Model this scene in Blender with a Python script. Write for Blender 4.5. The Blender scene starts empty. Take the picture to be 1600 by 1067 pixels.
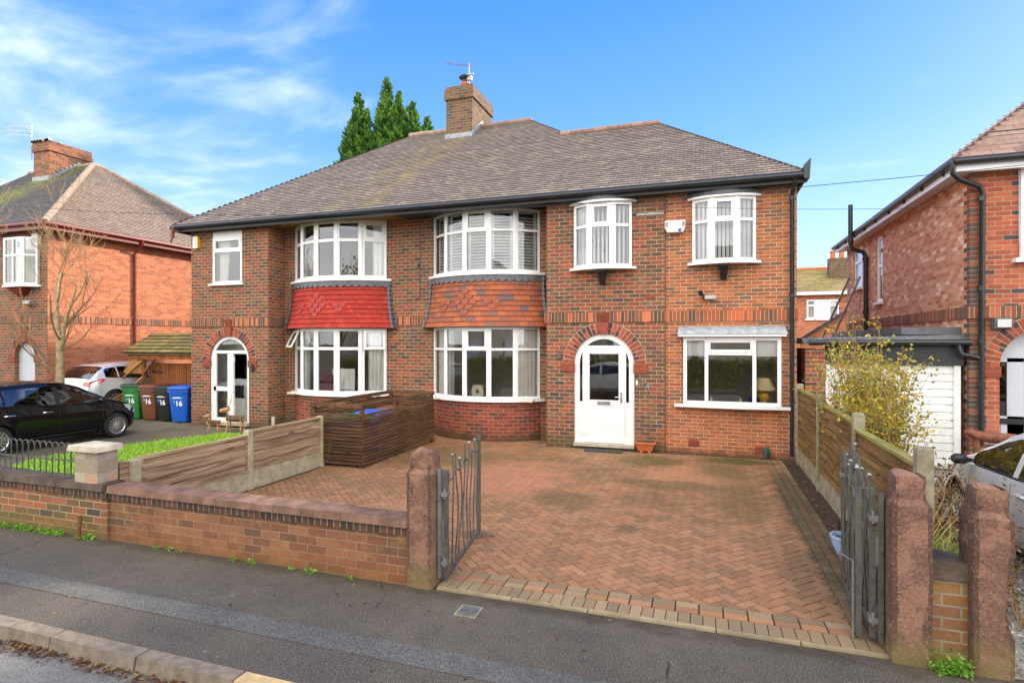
import bpy, math, random
from math import sin, cos, pi, sqrt, atan2, radians as R
from mathutils import Vector, Matrix, noise as mnoise
S = bpy.context.scene
COL = S.collection
# ------------------------------------------------------------------ camera, world, sun, exposure
cam = bpy.data.cameras.new('camera'); cam_o = bpy.data.objects.new('camera', cam); COL.objects.link(cam_o)
cam.sensor_width = 36; cam.lens = 36*890/1600; cam.clip_end = 3000; cam.clip_start = .05
cam_o.location = (0, 0, 2.35); cam_o.rotation_euler = (R(90), 0, R(18.6))
S.camera = cam_o
S.view_settings.view_transform = 'Standard'; S.view_settings.look = 'None'
S.view_settings.exposure = 0.8; S.view_settings.gamma = 1
S.cycles.max_bounces = 8; S.cycles.transparent_max_bounces = 16; S.cycles.caustics_reflective = False; S.cycles.caustics_refractive = False
SUN_EL, SUN_AZ = R(25), R(47)          # azimuth from +X towards +Y
sun = bpy.data.lights.new('sun', 'SUN'); sun.energy = 4.2; sun.angle = R(2.5); sun.color = (1, .9, .76)
sun_o = bpy.data.objects.new('sun', sun); COL.objects.link(sun_o)
sd = Vector((cos(SUN_EL)*cos(SUN_AZ), cos(SUN_EL)*sin(SUN_AZ), sin(SUN_EL)))
sun_o.rotation_euler = sd.to_track_quat('Z', 'Y').to_euler(); sun_o.location = sd*60

class NT:
    """small helper for writing node trees"""
    def __init__(s, nt): s.nt = nt; nt.nodes.clear()
    def n(s, t, **k):
        nd = s.nt.nodes.new(t)
        for a, b in k.items():
            if a[0] == '_': continue
            setattr(nd, a, b)
        return nd
    def put(s, v, sock):
        if isinstance(v, bpy.types.NodeSocket): s.nt.links.new(v, sock)
        elif v is not None:
            try: sock.default_value = v
            except Exception: sock.default_value = (v[0], v[1], v[2], 1)
    def math(s, op, a, b=None, c=None, clamp=False):
        nd = s.n('ShaderNodeMath', operation=op, use_clamp=clamp)
        for i, v in enumerate((a, b, c)): s.put(v, nd.inputs[i])
        return nd.outputs[0]
    def vmath(s, op, a, b=None):
        nd = s.n('ShaderNodeVectorMath', operation=op)
        s.put(a, nd.inputs[0]); s.put(b, nd.inputs[1])
        return nd.outputs['Value'] if op in ('DOT_PRODUCT', 'LENGTH', 'DISTANCE') else nd.outputs[0]
    def mix(s, f, a, b, blend='MIX'):
        nd = s.n('ShaderNodeMix', data_type='RGBA', blend_type=blend)
        s.put(f, nd.inputs[0]); s.put(a, nd.inputs[6]); s.put(b, nd.inputs[7]); return nd.outputs[2]
    def noise(s, vec, scale, detail=4, rough=.55, dist=0):
        nd = s.n('ShaderNodeTexNoise'); s.put(vec, nd.inputs['Vector'])
        nd.inputs['Scale'].default_value = scale; nd.inputs['Detail'].default_value = detail
        nd.inputs['Roughness'].default_value = rough; nd.inputs['Distortion'].default_value = dist
        return nd.outputs[0]
    def ramp(s, f, stops, interp='LINEAR'):
        nd = s.n('ShaderNodeValToRGB'); s.put(f, nd.inputs[0]); cr = nd.color_ramp; cr.interpolation = interp
        while len(cr.elements) < len(stops): cr.elements.new(.5)
        for e, (p, c) in zip(cr.elements, stops):
            e.position = p; e.color = (c, c, c, 1) if not hasattr(c, '__len__') else (c[0], c[1], c[2], 1)
        return nd.outputs[0]
    def rng(s, v, a, b, c=0, d=1, smooth=True):
        nd = s.n('ShaderNodeMapRange', interpolation_type='SMOOTHSTEP' if smooth else 'LINEAR')
        for i, x in enumerate((v, a, b, c, d)): s.put(x, nd.inputs[i])
        return nd.outputs[0]

world = bpy.data.worlds.new('World'); S.world = world; world.use_nodes = True
w = NT(world.node_tree)
sky = w.n('ShaderNodeTexSky', sky_type='NISHITA', sun_disc=False)
sky.sun_elevation = SUN_EL; sky.sun_rotation = pi/2 - SUN_AZ; sky.air_density = 1.0; sky.dust_density = .5; sky.ozone_density = 2.0
tc = w.n('ShaderNodeTexCoord').outputs['Generated']
sep = w.n('ShaderNodeSeparateXYZ'); w.put(tc, sep.inputs[0]); dx, dy, dz = sep.outputs
hs = w.n('ShaderNodeHueSaturation'); hs.inputs['Saturation'].default_value = 1.32; hs.inputs['Hue'].default_value = .503
w.put(sky.outputs[0], hs.inputs['Color'])
base = w.vmath('SCALE', hs.outputs[0]); base.node.inputs['Scale'].default_value = .15
# planar cloud layer: project the direction on a plane high above
zc = w.math('MAXIMUM', dz, .04)
comb = w.n('ShaderNodeCombineXYZ'); w.put(w.math('DIVIDE', dx, w.math('ADD', zc, .12)), comb.inputs[0]); w.put(w.math('DIVIDE', dy, w.math('ADD', zc, .12)), comb.inputs[1])
pl = comb.outputs[0]
n1 = w.noise(w.vmath('MULTIPLY', pl, (1.0, 1.5, 1)), 1.5, 8, .56, .35); n2 = w.noise(pl, .45, 3, .5)
def lobe(d, a, b):
    v = Vector(d).normalized(); return w.rng(w.vmath('DOT_PRODUCT', tc, tuple(v)), a, b)
def dirpix(x, y):
    u, v = (x-800)/890, (533-y)/890; c, s_ = cos(R(18.6)), sin(R(18.6)); return (-s_+u*c, c+u*s_, v)
cl_left = lobe(dirpix(120, 30), .86, .985); cl_mid = lobe(dirpix(1150, 95), .965, .998); cl_l2 = lobe(dirpix(20, 260), .90, .99); cl_r = lobe(dirpix(1500, 190), .93, .995)
cover = w.math('ADD', w.math('ADD', w.math('MULTIPLY', cl_left, .175), w.math('MULTIPLY', cl_l2, .04)), w.math('ADD', w.math('MULTIPLY', cl_r, .085), w.math('MULTIPLY', cl_mid, .05)))
south = w.rng(dy, .35, -.25)                       # unseen overcast behind the camera, added extra bright to light the house fronts
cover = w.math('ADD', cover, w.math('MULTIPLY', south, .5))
dens = w.rng(w.math('ADD', w.math('ADD', w.math('MULTIPLY', n1, .75), w.math('MULTIPLY', n2, .25)), cover), .64, 1.0)
haze_low = w.rng(dz, .36, -.02, 0, .75)
grad = w.ramp(dz, [(0, (.58, .70, .94)), (.15, (.35, .54, .93)), (.32, (.14, .34, .87)), (.5, (.065, .235, .77)), (1, (.05, .18, .62))])
c1 = w.mix(.78, w.mix(haze_low, base, (.52, .68, .92)), grad)
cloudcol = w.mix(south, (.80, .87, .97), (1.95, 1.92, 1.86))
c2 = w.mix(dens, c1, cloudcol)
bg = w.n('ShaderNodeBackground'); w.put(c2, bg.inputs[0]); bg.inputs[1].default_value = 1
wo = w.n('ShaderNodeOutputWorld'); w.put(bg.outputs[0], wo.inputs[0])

# ------------------------------------------------------------------ materials
MATS = {}
def newmat(name):
    m = bpy.data.materials.new(name); m.use_nodes = True; t = NT(m.node_tree)
    b = t.n('ShaderNodeBsdfPrincipled'); o = t.n('ShaderNodeOutputMaterial'); t.nt.links.new(b.outputs[0], o.inputs[0])
    MATS[name] = m; return m, t, b, o
def bump(t, b, h, st, dist=.01):
    nd = t.n('ShaderNodeBump'); nd.inputs['Strength'].default_value = st; nd.inputs['Distance'].default_value = dist
    t.put(h, nd.inputs['Height']); t.put(nd.outputs[0], b.inputs['Normal'])
def M(name, col, rough=.6, var=.25, scale=6, bmp=0, metal=0, col2=None, fine=0, spec=.5, coat=0, amt=.5):
    if name in MATS: return MATS[name]
    m, t, b, o = newmat(name)
    P = t.n('ShaderNodeNewGeometry').outputs['Position']
    n = t.noise(P, scale, 5, .6)
    c2 = col2 or tuple(x*(1-var) for x in col); c1 = tuple(min(1, x*(1+var*.5)) for x in col) if not col2 else col
    c = t.mix(t.rng(n, amt-.2, amt+.2), c2, c1)
    if fine:
        f = t.noise(P, fine, 2, .6); c = t.mix(t.rng(f, .3, .7, 0, .35), c, tuple(x*.45 for x in col))
    t.put(c, b.inputs['Base Color']); b.inputs['Roughness'].default_value = rough; b.inputs['Metallic'].default_value = metal
    b.inputs['Specular IOR Level'].default_value = spec; b.inputs['Coat Weight'].default_value = coat; b.inputs['Coat Roughness'].default_value = .05
    if bmp: bump(t, b, t.noise(P, fine or scale*4, 4, .6), bmp)
    return m
def lin(r, g, b):
    f = lambda c: (c/255/12.92 if c <= 10 else ((c/255+.055)/1.055)**2.4); return (f(r), f(g), f(b))
def brick(name, bw, bh, stops, mortar, off=.5, joint=.006, dirt=.35, bst=.6, wash=None, moss_z=None, freq=2):
    m, t, b, o = newmat(name)
    uv = t.n('ShaderNodeUVMap').outputs[0]
    P = t.n('ShaderNodeNewGeometry').outputs['Position']
    jit = t.n('ShaderNodeTexNoise'); t.put(uv, jit.inputs['Vector']); jit.inputs['Scale'].default_value = 9
    uvj = t.vmath('ADD', uv, t.vmath('MULTIPLY', t.vmath('SUBTRACT', jit.outputs['Color'], (.5, .5, .5)), (.008, .006, 0)))
    br = t.n('ShaderNodeTexBrick', offset=off, offset_frequency=freq); t.put(uvj, br.inputs['Vector'])
    for k, v in (('Color1', (0, 0, 0, 1)), ('Color2', (1, 1, 1, 1)), ('Mortar', (0, 0, 0, 1)), ('Scale', 1), ('Mortar Size', joint), ('Mortar Smooth', .15), ('Bias', 0), ('Brick Width', bw), ('Row Height', bh)):
        br.inputs[k].default_value = v
    c = t.ramp(br.outputs['Color'], stops, 'CONSTANT')
    n = t.noise(P, 30, 4, .65); c = t.mix(t.rng(n, .3, .75, 0, .4), c, t.mix(1, c, (.45, .42, .42), 'MULTIPLY'))
    big = t.noise(P, .9, 5, .65); c = t.mix(t.rng(big, .48, .72, 0, dirt), c, (.075, .058, .043))
    mt = t.mix(t.rng(t.noise(P, 4, 4, .6), .35, .65, 0, .6), mortar, tuple(x*.5 for x in mortar))
    c = t.mix(br.outputs['Fac'], c, mt)
    if wash: c = t.mix(t.rng(t.noise(P, 7, 5, .7), .5, .68, 0, wash[3]), c, wash[:3])
    if moss_z:
        sp = t.n('ShaderNodeSeparateXYZ'); t.put(P, sp.inputs[0])
        f = t.math('ADD', t.rng(sp.outputs[2], moss_z[0], moss_z[1], 1, 0), t.math('MULTIPLY', t.math('SUBTRACT', t.noise(P, 3, 5, .7), .5), 1.6))
        c = t.mix(t.rng(f, .3, 1.0, 0, moss_z[3] if len(moss_z) > 3 else .8), c, moss_z[2])
    t.put(c, b.inputs['Base Color']); b.inputs['Roughness'].default_value = .85; b.inputs['Specular IOR Level'].default_value = .3
    h = t.math('SUBTRACT', t.math('MULTIPLY', n, .5), br.outputs['Fac']); bump(t, b, h, bst, .008)
    return m
OLD = [(0, lin(140, 78, 54)), (.17, lin(118, 82, 60)), (.34, lin(148, 80, 55)), (.50, lin(108, 74, 57)), (.66, lin(130, 90, 62)), (.82, lin(100, 72, 58)), (.92, lin(166, 86, 54)), (.978, lin(80, 68, 64))]
NEW = [(0, lin(170, 98, 58)), (.22, lin(138, 92, 66)), (.42, lin(178, 102, 60)), (.62, lin(156, 88, 58)), (.80, lin(124, 88, 70)), (.90, lin(186, 110, 64))]
ORG = [(0, lin(190, 108, 66)), (.3, lin(174, 96, 58)), (.55, lin(184, 112, 74)), (.8, lin(160, 96, 66))]
SOL = [(0, lin(140, 84, 58)), (.26, lin(190, 100, 62)), (.36, lin(108, 76, 58)), (.58, lin(90, 70, 60)), (.74, lin(150, 80, 54)), (.9, lin(206, 114, 72))]
MO = (.46, .38, .27)
brick('old_brick', .235, .0865, OLD, MO, wash=lin(158, 136, 112)+(.22,), moss_z=(-.05, .75, lin(88, 74, 48), .55))
brick('extension_brick', .2285, .0743, NEW, (.52, .43, .30), dirt=.12, joint=.0065)
brick('orange_brick', .2285, .0743, ORG, (.52, .43, .30), dirt=.1, joint=.0065, moss_z=(-.05, .3, lin(90, 60, 44), .8))
brick('soldier_brick', .077, 40, SOL, MO, off=0)
brick('soldier_extension', .077, 40, [(0, lin(170, 90, 56)), (.3, lin(132, 84, 58)), (.55, lin(196, 102, 60)), (.8, lin(110, 72, 56))], (.46, .38, .27), off=0)
brick('bay_brick', .235, .0865, [(0, lin(142, 66, 50)), (.3, lin(154, 76, 54)), (.6, lin(128, 62, 50)), (.85, lin(108, 66, 54))], (.36, .27, .2), moss_z=(-.05, .5, lin(70, 62, 40), .85))
brick('chimney_brick', .235, .0865, [(0, lin(112, 86, 64)), (.3, lin(94, 74, 58)), (.6, lin(126, 90, 64)), (.85, lin(84, 70, 60))], (.30, .26, .20), dirt=.5, wash=lin(134, 122, 60)+(.35,))
brick('red_chimney_brick', .235, .0865, [(0, lin(150, 88, 62)), (.3, lin(120, 78, 58)), (.6, lin(162, 98, 68)), (.85, lin(104, 76, 60))], (.34, .28, .2), dirt=.5, wash=lin(134, 128, 96)+(.35,))
brick('red_side_brick', .235, .0865, [(0, lin(192, 116, 82)), (.3, lin(180, 107, 76)), (.6, lin(198, 124, 88)), (.85, lin(166, 98, 72))], (.50, .34, .22), dirt=.1, joint=.005)
brick('washed_brick', .235, .0865, [(0, lin(204, 144, 116)), (.3, lin(192, 126, 98)), (.6, lin(214, 160, 132)), (.86, lin(230, 190, 166)), (.95, lin(176, 108, 84))], (.50, .38, .28), dirt=.08)
brick('deep_red_brick', .235, .0865, [(0, lin(176, 92, 66)), (.3, lin(162, 84, 60)), (.6, lin(186, 104, 72)), (.85, lin(140, 84, 64)), (.95, lin(84, 72, 68))], (.46, .36, .28), dirt=.12)
brick('garden_brick', .235, .0865, [(0, lin(142, 93, 66)), (.3, lin(130, 84, 62)), (.6, lin(150, 102, 72)), (.85, lin(116, 80, 60))], (.30, .24, .16), dirt=.5, wash=lin(164, 128, 82)+(.35,), joint=.005, moss_z=(-.1, .42, lin(124, 84, 46), .55))
brick('mossy_garden_brick', .235, .0865, [(0, lin(150, 98, 66)), (.25, lin(124, 92, 62)), (.5, lin(166, 100, 68)), (.75, lin(112, 92, 58)), (.93, lin(84, 70, 66))], (.42, .36, .24), dirt=.4, moss_z=(-.1, .5, lin(108, 96, 50), .7))
brick('coping_brick', .077, 40, [(0, lin(92, 66, 54)), (.3, lin(76, 58, 50)), (.6, lin(110, 72, 56)), (.85, lin(66, 54, 48))], (.26, .22, .17), off=0, dirt=.5)
brick('stone_block', .30, .155, [(0, lin(176, 164, 142)), (.3, lin(158, 142, 118)), (.6, lin(186, 150, 124)), (.8, lin(146, 138, 124))], (.40, .36, .30), dirt=.25, joint=.008)
brick('gold_brick', .235, .0865, [(0, lin(150, 108, 66)), (.35, lin(158, 118, 74)), (.7, lin(136, 88, 68)), (.85, lin(144, 100, 70))], (.34, .29, .22), dirt=.4, joint=.008, moss_z=(-.1, .35, lin(120, 116, 60), .7))
def rooftile(name, stops, moss=None, tw=.17, gauge=.12, joint=.004):
    m, t, b, o = newmat(name)
    uv = t.n('ShaderNodeUVMap').outputs[0]; P = t.n('ShaderNodeNewGeometry').outputs['Position']
    br = t.n('ShaderNodeTexBrick', offset=.5); t.put(uv, br.inputs['Vector'])
    for k, v in (('Color1', (0, 0, 0, 1)), ('Color2', (1, 1, 1, 1)), ('Mortar', (0, 0, 0, 1)), ('Scale', 1), ('Mortar Size', joint), ('Mortar Smooth', .1), ('Bias', 0), ('Brick Width', tw), ('Row Height', gauge)):
        br.inputs[k].default_value = v
    c = t.ramp(br.outputs['Color'], stops, 'LINEAR')
    n = t.noise(P, 14, 5, .7); c = t.mix(t.rng(n, .35, .7, 0, .55), c, t.mix(1, c, (.5, .47, .45), 'MULTIPLY'))
    c = t.mix(t.rng(t.noise(P, 1.1, 5, .65), .45, .7, 0, .3), c, (.14, .12, .105))
    c = t.mix(br.outputs['Fac'], c, (.035, .03, .028))
    if moss:
        for (ax, bx, yy, width, mc, am) in moss:       # a mossy run down the slope from (ax, y0) to (bx, y1)
            sp = t.n('ShaderNodeSeparateXYZ'); t.put(P, sp.inputs[0])
            k = (bx-ax)/(yy[1]-yy[0])
            lx = t.math('ADD', t.math('MULTIPLY', t.math('SUBTRACT', sp.outputs[1], yy[0]), k), ax)
            d = t.math('ABSOLUTE', t.math('SUBTRACT', sp.outputs[0], lx))
            f = t.math('MULTIPLY', t.rng(d, width, width*.1), t.rng(t.noise(P, 3.2, 6, .75), .40, .62))
            c = t.mix(t.math('MULTIPLY', f, am), c, mc)
    t.put(c, b.inputs['Base Color']); b.inputs['Roughness'].default_value = .8; b.inputs['Specular IOR Level'].default_value = .3
    bump(t, b, t.math('SUBTRACT', n, br.outputs['Fac']), .5, .01)
    return m
TILE = [(0, lin(146, 131, 119)), (.25, lin(128, 116, 107)), (.5, lin(160, 143, 129)), (.75, lin(137, 125, 117)), (1, lin(174, 154, 136))]
MOSS = lin(138, 122, 56)
rooftile('roof_tile', TILE, [(-8.0, -7.05, (12.1, 16.4), .55, MOSS, .5), (-9.1, -7.8, (12.1, 16.4), .4, MOSS, .3)])
rooftile('sunlit_roof_tile', [(0, lin(150, 128, 112)), (.3, lin(134, 114, 100)), (.6, lin(164, 142, 124)), (1, lin(146, 126, 112))])  # hip slope of the far-left house: sunlight put into lighter, browner tile colours
rooftile('grey_roof_tile', [(0, lin(96, 92, 90)), (.5, lin(116, 110, 106)), (1, lin(84, 82, 82))], [(-24.2, -24.6, (11.5, 16.5), 1.6, lin(128, 138, 40), .8)])
rooftile('pink_roof_tile', [(0, lin(146, 116, 102)), (.5, lin(166, 136, 120)), (1, lin(126, 102, 92))], tw=.33, gauge=.25)
rooftile('mossy_roof_tile', [(0, lin(150, 128, 90)), (.5, lin(136, 122, 76)), (1, lin(160, 130, 104))], [(7, 7.2, (38, 46), 2.5, lin(150, 140, 70), .8)])
rooftile('moss_shingle', [(0, lin(146, 130, 66)), (.5, lin(124, 110, 60)), (1, lin(164, 148, 84))], tw=.22, gauge=.2)
brick('red_hung_tile', .20, .125, [(0, lin(180, 56, 46)), (.5, lin(168, 50, 43)), (1, lin(190, 64, 52))], (.08, .02, .015), joint=.003, dirt=.22, wash=lin(190, 96, 80)+(.3,), bst=.3)
brick('mixed_hung_tile', .20, .125, [(0, lin(170, 94, 66)), (.24, lin(154, 90, 70)), (.42, lin(180, 102, 66)), (.6, lin(128, 96, 88)), (.68, lin(164, 90, 64)), (.84, lin(146, 92, 76)), (.95, lin(110, 96, 98))], (.07, .04, .03), joint=.003, dirt=.15, bst=.3)
M('hung_tile_orange', lin(150, 80, 54), .75, .2, 12)
M('hung_tile_red', lin(160, 40, 32), .6, .1, 12)
M('white_upvc', (.78, .78, .78), .28, .04, 3)
M('white_paint', (.74, .74, .72), .5, .12, 5)
M('grey_white_paint', lin(186, 190, 198), .45, .05, 3)
M('black_gutter', (.016, .017, .019), .3, .3, 6)
M('black_paint', (.02, .021, .023), .5, .4, 8, .2)
M('lead', (.055, .058, .064), .5, .5, 9, .3, col2=(.11, .115, .125), amt=.6)
M('lead_light', (.30, .33, .36), .5, .3, 9, .3)
M('red_pipe', lin(122, 48, 38), .4, .2, 6)
M('terracotta', lin(198, 108, 62), .75, .2, 10)
M('impost', lin(142, 70, 50), .8, .25, 12, .3)
M('room_wall', (.62, .56, .46), .9, .1, 1)
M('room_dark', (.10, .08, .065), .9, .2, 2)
M('curtain', (.88, .87, .82), .9, .08, 3)
M('blind', (.80, .80, .79), .6, .05, 3)
M('mortar_flaunch', (.42, .40, .35), .9, .3, 12, .4)
M('hip_mortar', lin(158, 138, 118), .85, .3, 8, .4)
M('steel', (.14, .135, .125), .6, .35, 20, .1, metal=.2)
M('gate_iron', (.045, .045, .045), .55, .4, 14, .3, metal=.2, col2=(.12, .115, .10), amt=.6)
M('galvanised', (.30, .30, .30), .45, .3, 12, .1, metal=.6)
M('chrome', (.7, .7, .7), .2, .1, 12, metal=1)
M('concrete', lin(186, 172, 142), .9, .3, 7, .4, fine=60)
M('concrete_old', lin(150, 142, 118), .9, .4, 6, .4, fine=60)
M('kerb_stone', lin(132, 118, 102), .85, .35, 9, .6, fine=100)
M('kerb_yellow', lin(206, 176, 124), .85, .25, 9, .3, fine=120)
M('pale_render', lin(206, 198, 182), .9, .15, 2)
M('edging', lin(158, 140, 108), .9, .3, 5, .4, fine=80)
M('coping_stone', lin(104, 84, 72), .9, .45, 5, .6, fine=70, col2=lin(58, 52, 46))
M('coping_red', lin(140, 104, 86), .9, .4, 5, .6, fine=70, col2=lin(88, 68, 54))
M('cap_stone', lin(196, 184, 164), .9, .3, 6, .4, fine=60)
M('tyre', (.02, .02, .02), .85, .3, 20)
M('alloy', (.62, .63, .64), .3, .1, 12, metal=.8)
M('dark_trim', (.012, .012, .013), .5, .2, 12)
M('car_black', (.004, .004, .005), .15, .1, 3, coat=.35, spec=.3)
M('car_silver', (.60, .61, .62), .35, .06, 3, metal=.12, coat=.6)
M('car_white_silver', (.68, .69, .71), .3, .06, 3, metal=.35, coat=1)
M('seat_cloth', (.05, .055, .06), .9, .3, 8)
M('seat_light', (.30, .38, .38), .9, .2, 8)
M('tail_red', lin(214, 40, 30), .15, .1, 6, coat=1)
M('head_glass', (.6, .63, .66), .08, .2, 12, coat=1)
M('plate_yellow', lin(232, 182, 40), .4, .05, 6)
M('bin_green', lin(40, 124, 52), .45, .15, 5); M('bin_lid_green', lin(28, 64, 40), .45, .2, 5)
M('bin_brown', lin(112, 64, 40), .45, .15, 5); M('bin_black', (.014, .014, .016), .4, .2, 5); M('bin_blue', lin(24, 92, 190), .45, .12, 5)
M('decal_white', (.82, .83, .84), .5, .03, 5); M('decal_blue', lin(60, 170, 230), .5, .03, 5)
M('alarm_white', (.72, .72, .70), .4, .08, 6); M('alarm_yellow', lin(236, 170, 30), .4, .08, 6); M('alarm_blue', lin(40, 60, 150), .3, .05, 6)
M('log', lin(190, 140, 90), .85, .3, 20, .3); M('bark', lin(104, 76, 54), .9, .4, 18, .5)
M('bare_bark', lin(164, 146, 108), .85, .4, 9, .3); M('twig', lin(150, 124, 88), .85, .3, 9)
M('shrub_twig', lin(172, 134, 82), .85, .3, 9)
M('conifer_bark', lin(80, 60, 44), .9, .3, 6)
M('boot', (.012, .014, .012), .5, .2, 12); M('rubber_mat', (.035, .04, .035), .8, .6, 30, .4)
M('pot_blue', lin(150, 176, 210), .25, .15, 12, coat=.6); M('soil', lin(70, 52, 38), .95, .5, 14, .6, fine=50)
M('lamp_yellow', lin(236, 178, 40), .35, .08, 6, coat=.5); M('lampshade', lin(236, 214, 160), .8, .06, 6); M('blue_glaze', lin(30, 50, 150), .2, .2, 8, coat=.6)
M('ivory', lin(232, 222, 196), .4, .08, 8); M('crimson_cloth', lin(120, 24, 48), .9, .2, 8); M('cream_cloth', lin(226, 220, 204), .9, .1, 8)
M('plank', lin(178, 128, 74), .8, .3, 7); M('ladder_metal', lin(176, 176, 170), .45, .2, 9, metal=.5)
M('weed', lin(96, 140, 48), .7, .3, 12)
M('floodlight_glass', (.5, .52, .52), .15, .1, 9)
M('bag_blue', lin(110, 160, 220), .4, .3, 12); M('rust', lin(112, 70, 44), .8, .4, 20, .3)
M('stain_teal', lin(60, 140, 140), .3, .2, 20)
def wood(name, c1, c2, axis, rough=.8, st=.4, green=None):
    m, t, b, o = newmat(name)
    P = t.n('ShaderNodeNewGeometry').outputs['Position']
    sc = [22, 22, 22]; sc[axis] = 1.1
    v = t.vmath('MULTIPLY', P, tuple(sc)); n = t.noise(v, 1, 6, .65, .6)
    pl_ = t.noise(t.vmath('MULTIPLY', P, tuple(0.6 if i == axis else 7 for i in range(3))), 1, 2, .5)
    c = t.mix(t.rng(n, .32, .68), c2, c1); c = t.mix(t.rng(pl_, .35, .65, 0, .5), c, t.mix(1, c, (.55, .5, .45), 'MULTIPLY'))
    vo = t.n('ShaderNodeTexVoronoi'); t.put(t.vmath('MULTIPLY', P, tuple(1.6 if i == axis else 5 for i in range(3))), vo.inputs['Vector']); vo.inputs['Scale'].default_value = 1
    c = t.mix(t.rng(vo.outputs['Distance'], .16, .07, 0, .75), c, tuple(x*.3 for x in c2))
    if green: c = t.mix(t.rng(t.noise(P, 2.2, 5, .7), .48, .68, 0, green[3]), c, green[:3])
    t.put(c, b.inputs['Base Color']); b.inputs['Roughness'].default_value = rough; b.inputs['Specular IOR Level'].default_value = .25
    bump(t, b, n, st, .01); return m
wood('fence_wood', lin(186, 158, 128), lin(124, 98, 76), 1)
wood('fence_wood_green', lin(136, 104, 64), lin(84, 62, 38), 1, green=lin(104, 104, 44)+(.6,))
wood('fence_cap', lin(196, 172, 134), lin(146, 122, 88), 1)
wood('fence_cap_green', lin(160, 146, 88), lin(106, 104, 52), 1, green=lin(130, 132, 50)+(.8,))
wood('slat_x', lin(110, 80, 58), lin(66, 48, 36), 0); wood('slat_y', lin(124, 90, 62), lin(72, 52, 38), 1)
wood('gate_wood', lin(164, 100, 54), lin(112, 66, 36), 2); wood('soffit_wood', lin(170, 130, 70), lin(110, 80, 44), 0)
def glass():
    m = bpy.data.materials.new('window_glass'); m.use_nodes = True; t = NT(m.node_tree)
    o = t.n('ShaderNodeOutputMaterial'); g = t.n('ShaderNodeBsdfGlossy'); g.inputs['Roughness'].default_value = .0
    g.inputs['Color'].default_value = (.95, .97, 1, 1)
    P = t.n('ShaderNodeNewGeometry').outputs['Position']; bm = t.n('ShaderNodeBump'); bm.inputs['Strength'].default_value = .04; bm.inputs['Distance'].default_value = .02
    t.put(t.noise(P, 1.6, 2, .5), bm.inputs['Height']); t.put(bm.outputs[0], g.inputs['Normal'])
    tr = t.n('ShaderNodeBsdfTransparent'); tr.inputs['Color'].default_value = (.98, .99, .98, 1)
    lw = t.n('ShaderNodeFresnel'); lw.inputs['IOR'].default_value = 1.5
    f = t.math('ADD', t.math('MULTIPLY', lw.outputs[0], 1.35), .06, clamp=True)
    mx = t.n('ShaderNodeMixShader'); t.put(f, mx.inputs[0]); t.put(tr.outputs[0], mx.inputs[1]); t.put(g.outputs[0], mx.inputs[2]); t.put(mx.outputs[0], o.inputs[0])
    MATS['window_glass'] = m
    m2 = m.copy(); m2.name = 'car_glass'; MATS['car_glass'] = m2
    for n in m2.node_tree.nodes:
        if n.type == 'BSDF_TRANSPARENT': n.inputs['Color'].default_value = (.45, .52, .5, 1)
    m3 = m.copy(); m3.name = 'dark_car_glass'; MATS['dark_car_glass'] = m3
    for n in m3.node_tree.nodes:
        if n.type == 'BSDF_TRANSPARENT': n.inputs['Color'].default_value = (.12, .13, .14, 1)
glass()
def asphalt(name, base, light, wet=.55, moss=None, speck=.5, foot=False):
    m, t, b, o = newmat(name)
    P = t.n('ShaderNodeNewGeometry').outputs['Position']
    f = t.noise(P, 95, 2, .8); big = t.noise(P, .8, 5, .6); mid = t.noise(P, 5, 4, .6)
    c = t.mix(t.rng(big, .35, .68), base, light); c = t.mix(t.rng(mid, .4, .7, 0, .4), c, tuple(x*.65 for x in base))
    c = t.mix(t.rng(f, .53, .66, 0, speck), c, (.28, .255, .225)); c = t.mix(t.rng(f, .46, .32, 0, .8), c, (.03, .028, .026))
    if foot:                                             # grit and moss against the walls, gum spots, hair cracks
        sp = t.n('ShaderNodeSeparateXYZ'); t.put(P, sp.inputs[0])
        gf = t.math('ADD', t.rng(sp.outputs[1], 4.45, 4.86), t.math('MULTIPLY', t.math('SUBTRACT', t.noise(P, 4, 6, .7), .5), 1.6))
        c = t.mix(t.rng(gf, .55, 1.1, 0, .7), c, lin(62, 54, 40))
        vo = t.n('ShaderNodeTexVoronoi'); t.put(P, vo.inputs['Vector']); vo.inputs['Scale'].default_value = 2.6
        c = t.mix(t.rng(vo.outputs['Distance'], .045, .03, 0, .55), c, lin(140, 134, 124))
        vc = t.n('ShaderNodeTexVoronoi', feature='DISTANCE_TO_EDGE'); t.put(t.vmath('ADD', P, t.vmath('MULTIPLY', t.n('ShaderNodeTexNoise').outputs['Color'], (.25, .25, 0))), vc.inputs['Vector']); vc.inputs['Scale'].default_value = .55
        c = t.mix(t.math('MULTIPLY', t.rng(vc.outputs['Distance'], .006, .002), t.rng(t.noise(P, 1.1, 3, .5), .5, .6)), c, (.025, .023, .02))
    if moss: c = t.mix(t.rng(t.noise(P, 1.4, 6, .75), .52, .66, 0, moss[3]), c, moss[:3])
    t.put(c, b.inputs['Base Color']); t.put(t.rng(big, .3, .7, wet+.15, wet+.35), b.inputs['Roughness']); b.inputs['Specular IOR Level'].default_value = .25; bump(t, b, f, .6, .006); return m
asphalt('tarmac', lin(74, 67, 59), lin(91, 82, 71), speck=.8, foot=True); asphalt('trench_tarmac', lin(82, 82, 79), lin(96, 94, 90), .75, speck=.6)
asphalt('road_tarmac', lin(108, 107, 104), lin(122, 119, 114), .65, speck=.7); asphalt('old_drive', lin(92, 84, 72), lin(118, 110, 90), .75, lin(96, 98, 50)+(.6,), .3)
asphalt('yard_soil', lin(84, 74, 54), lin(100, 96, 60), .9); asphalt('gravel_base', lin(120, 114, 104), lin(170, 164, 152), .9)
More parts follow.
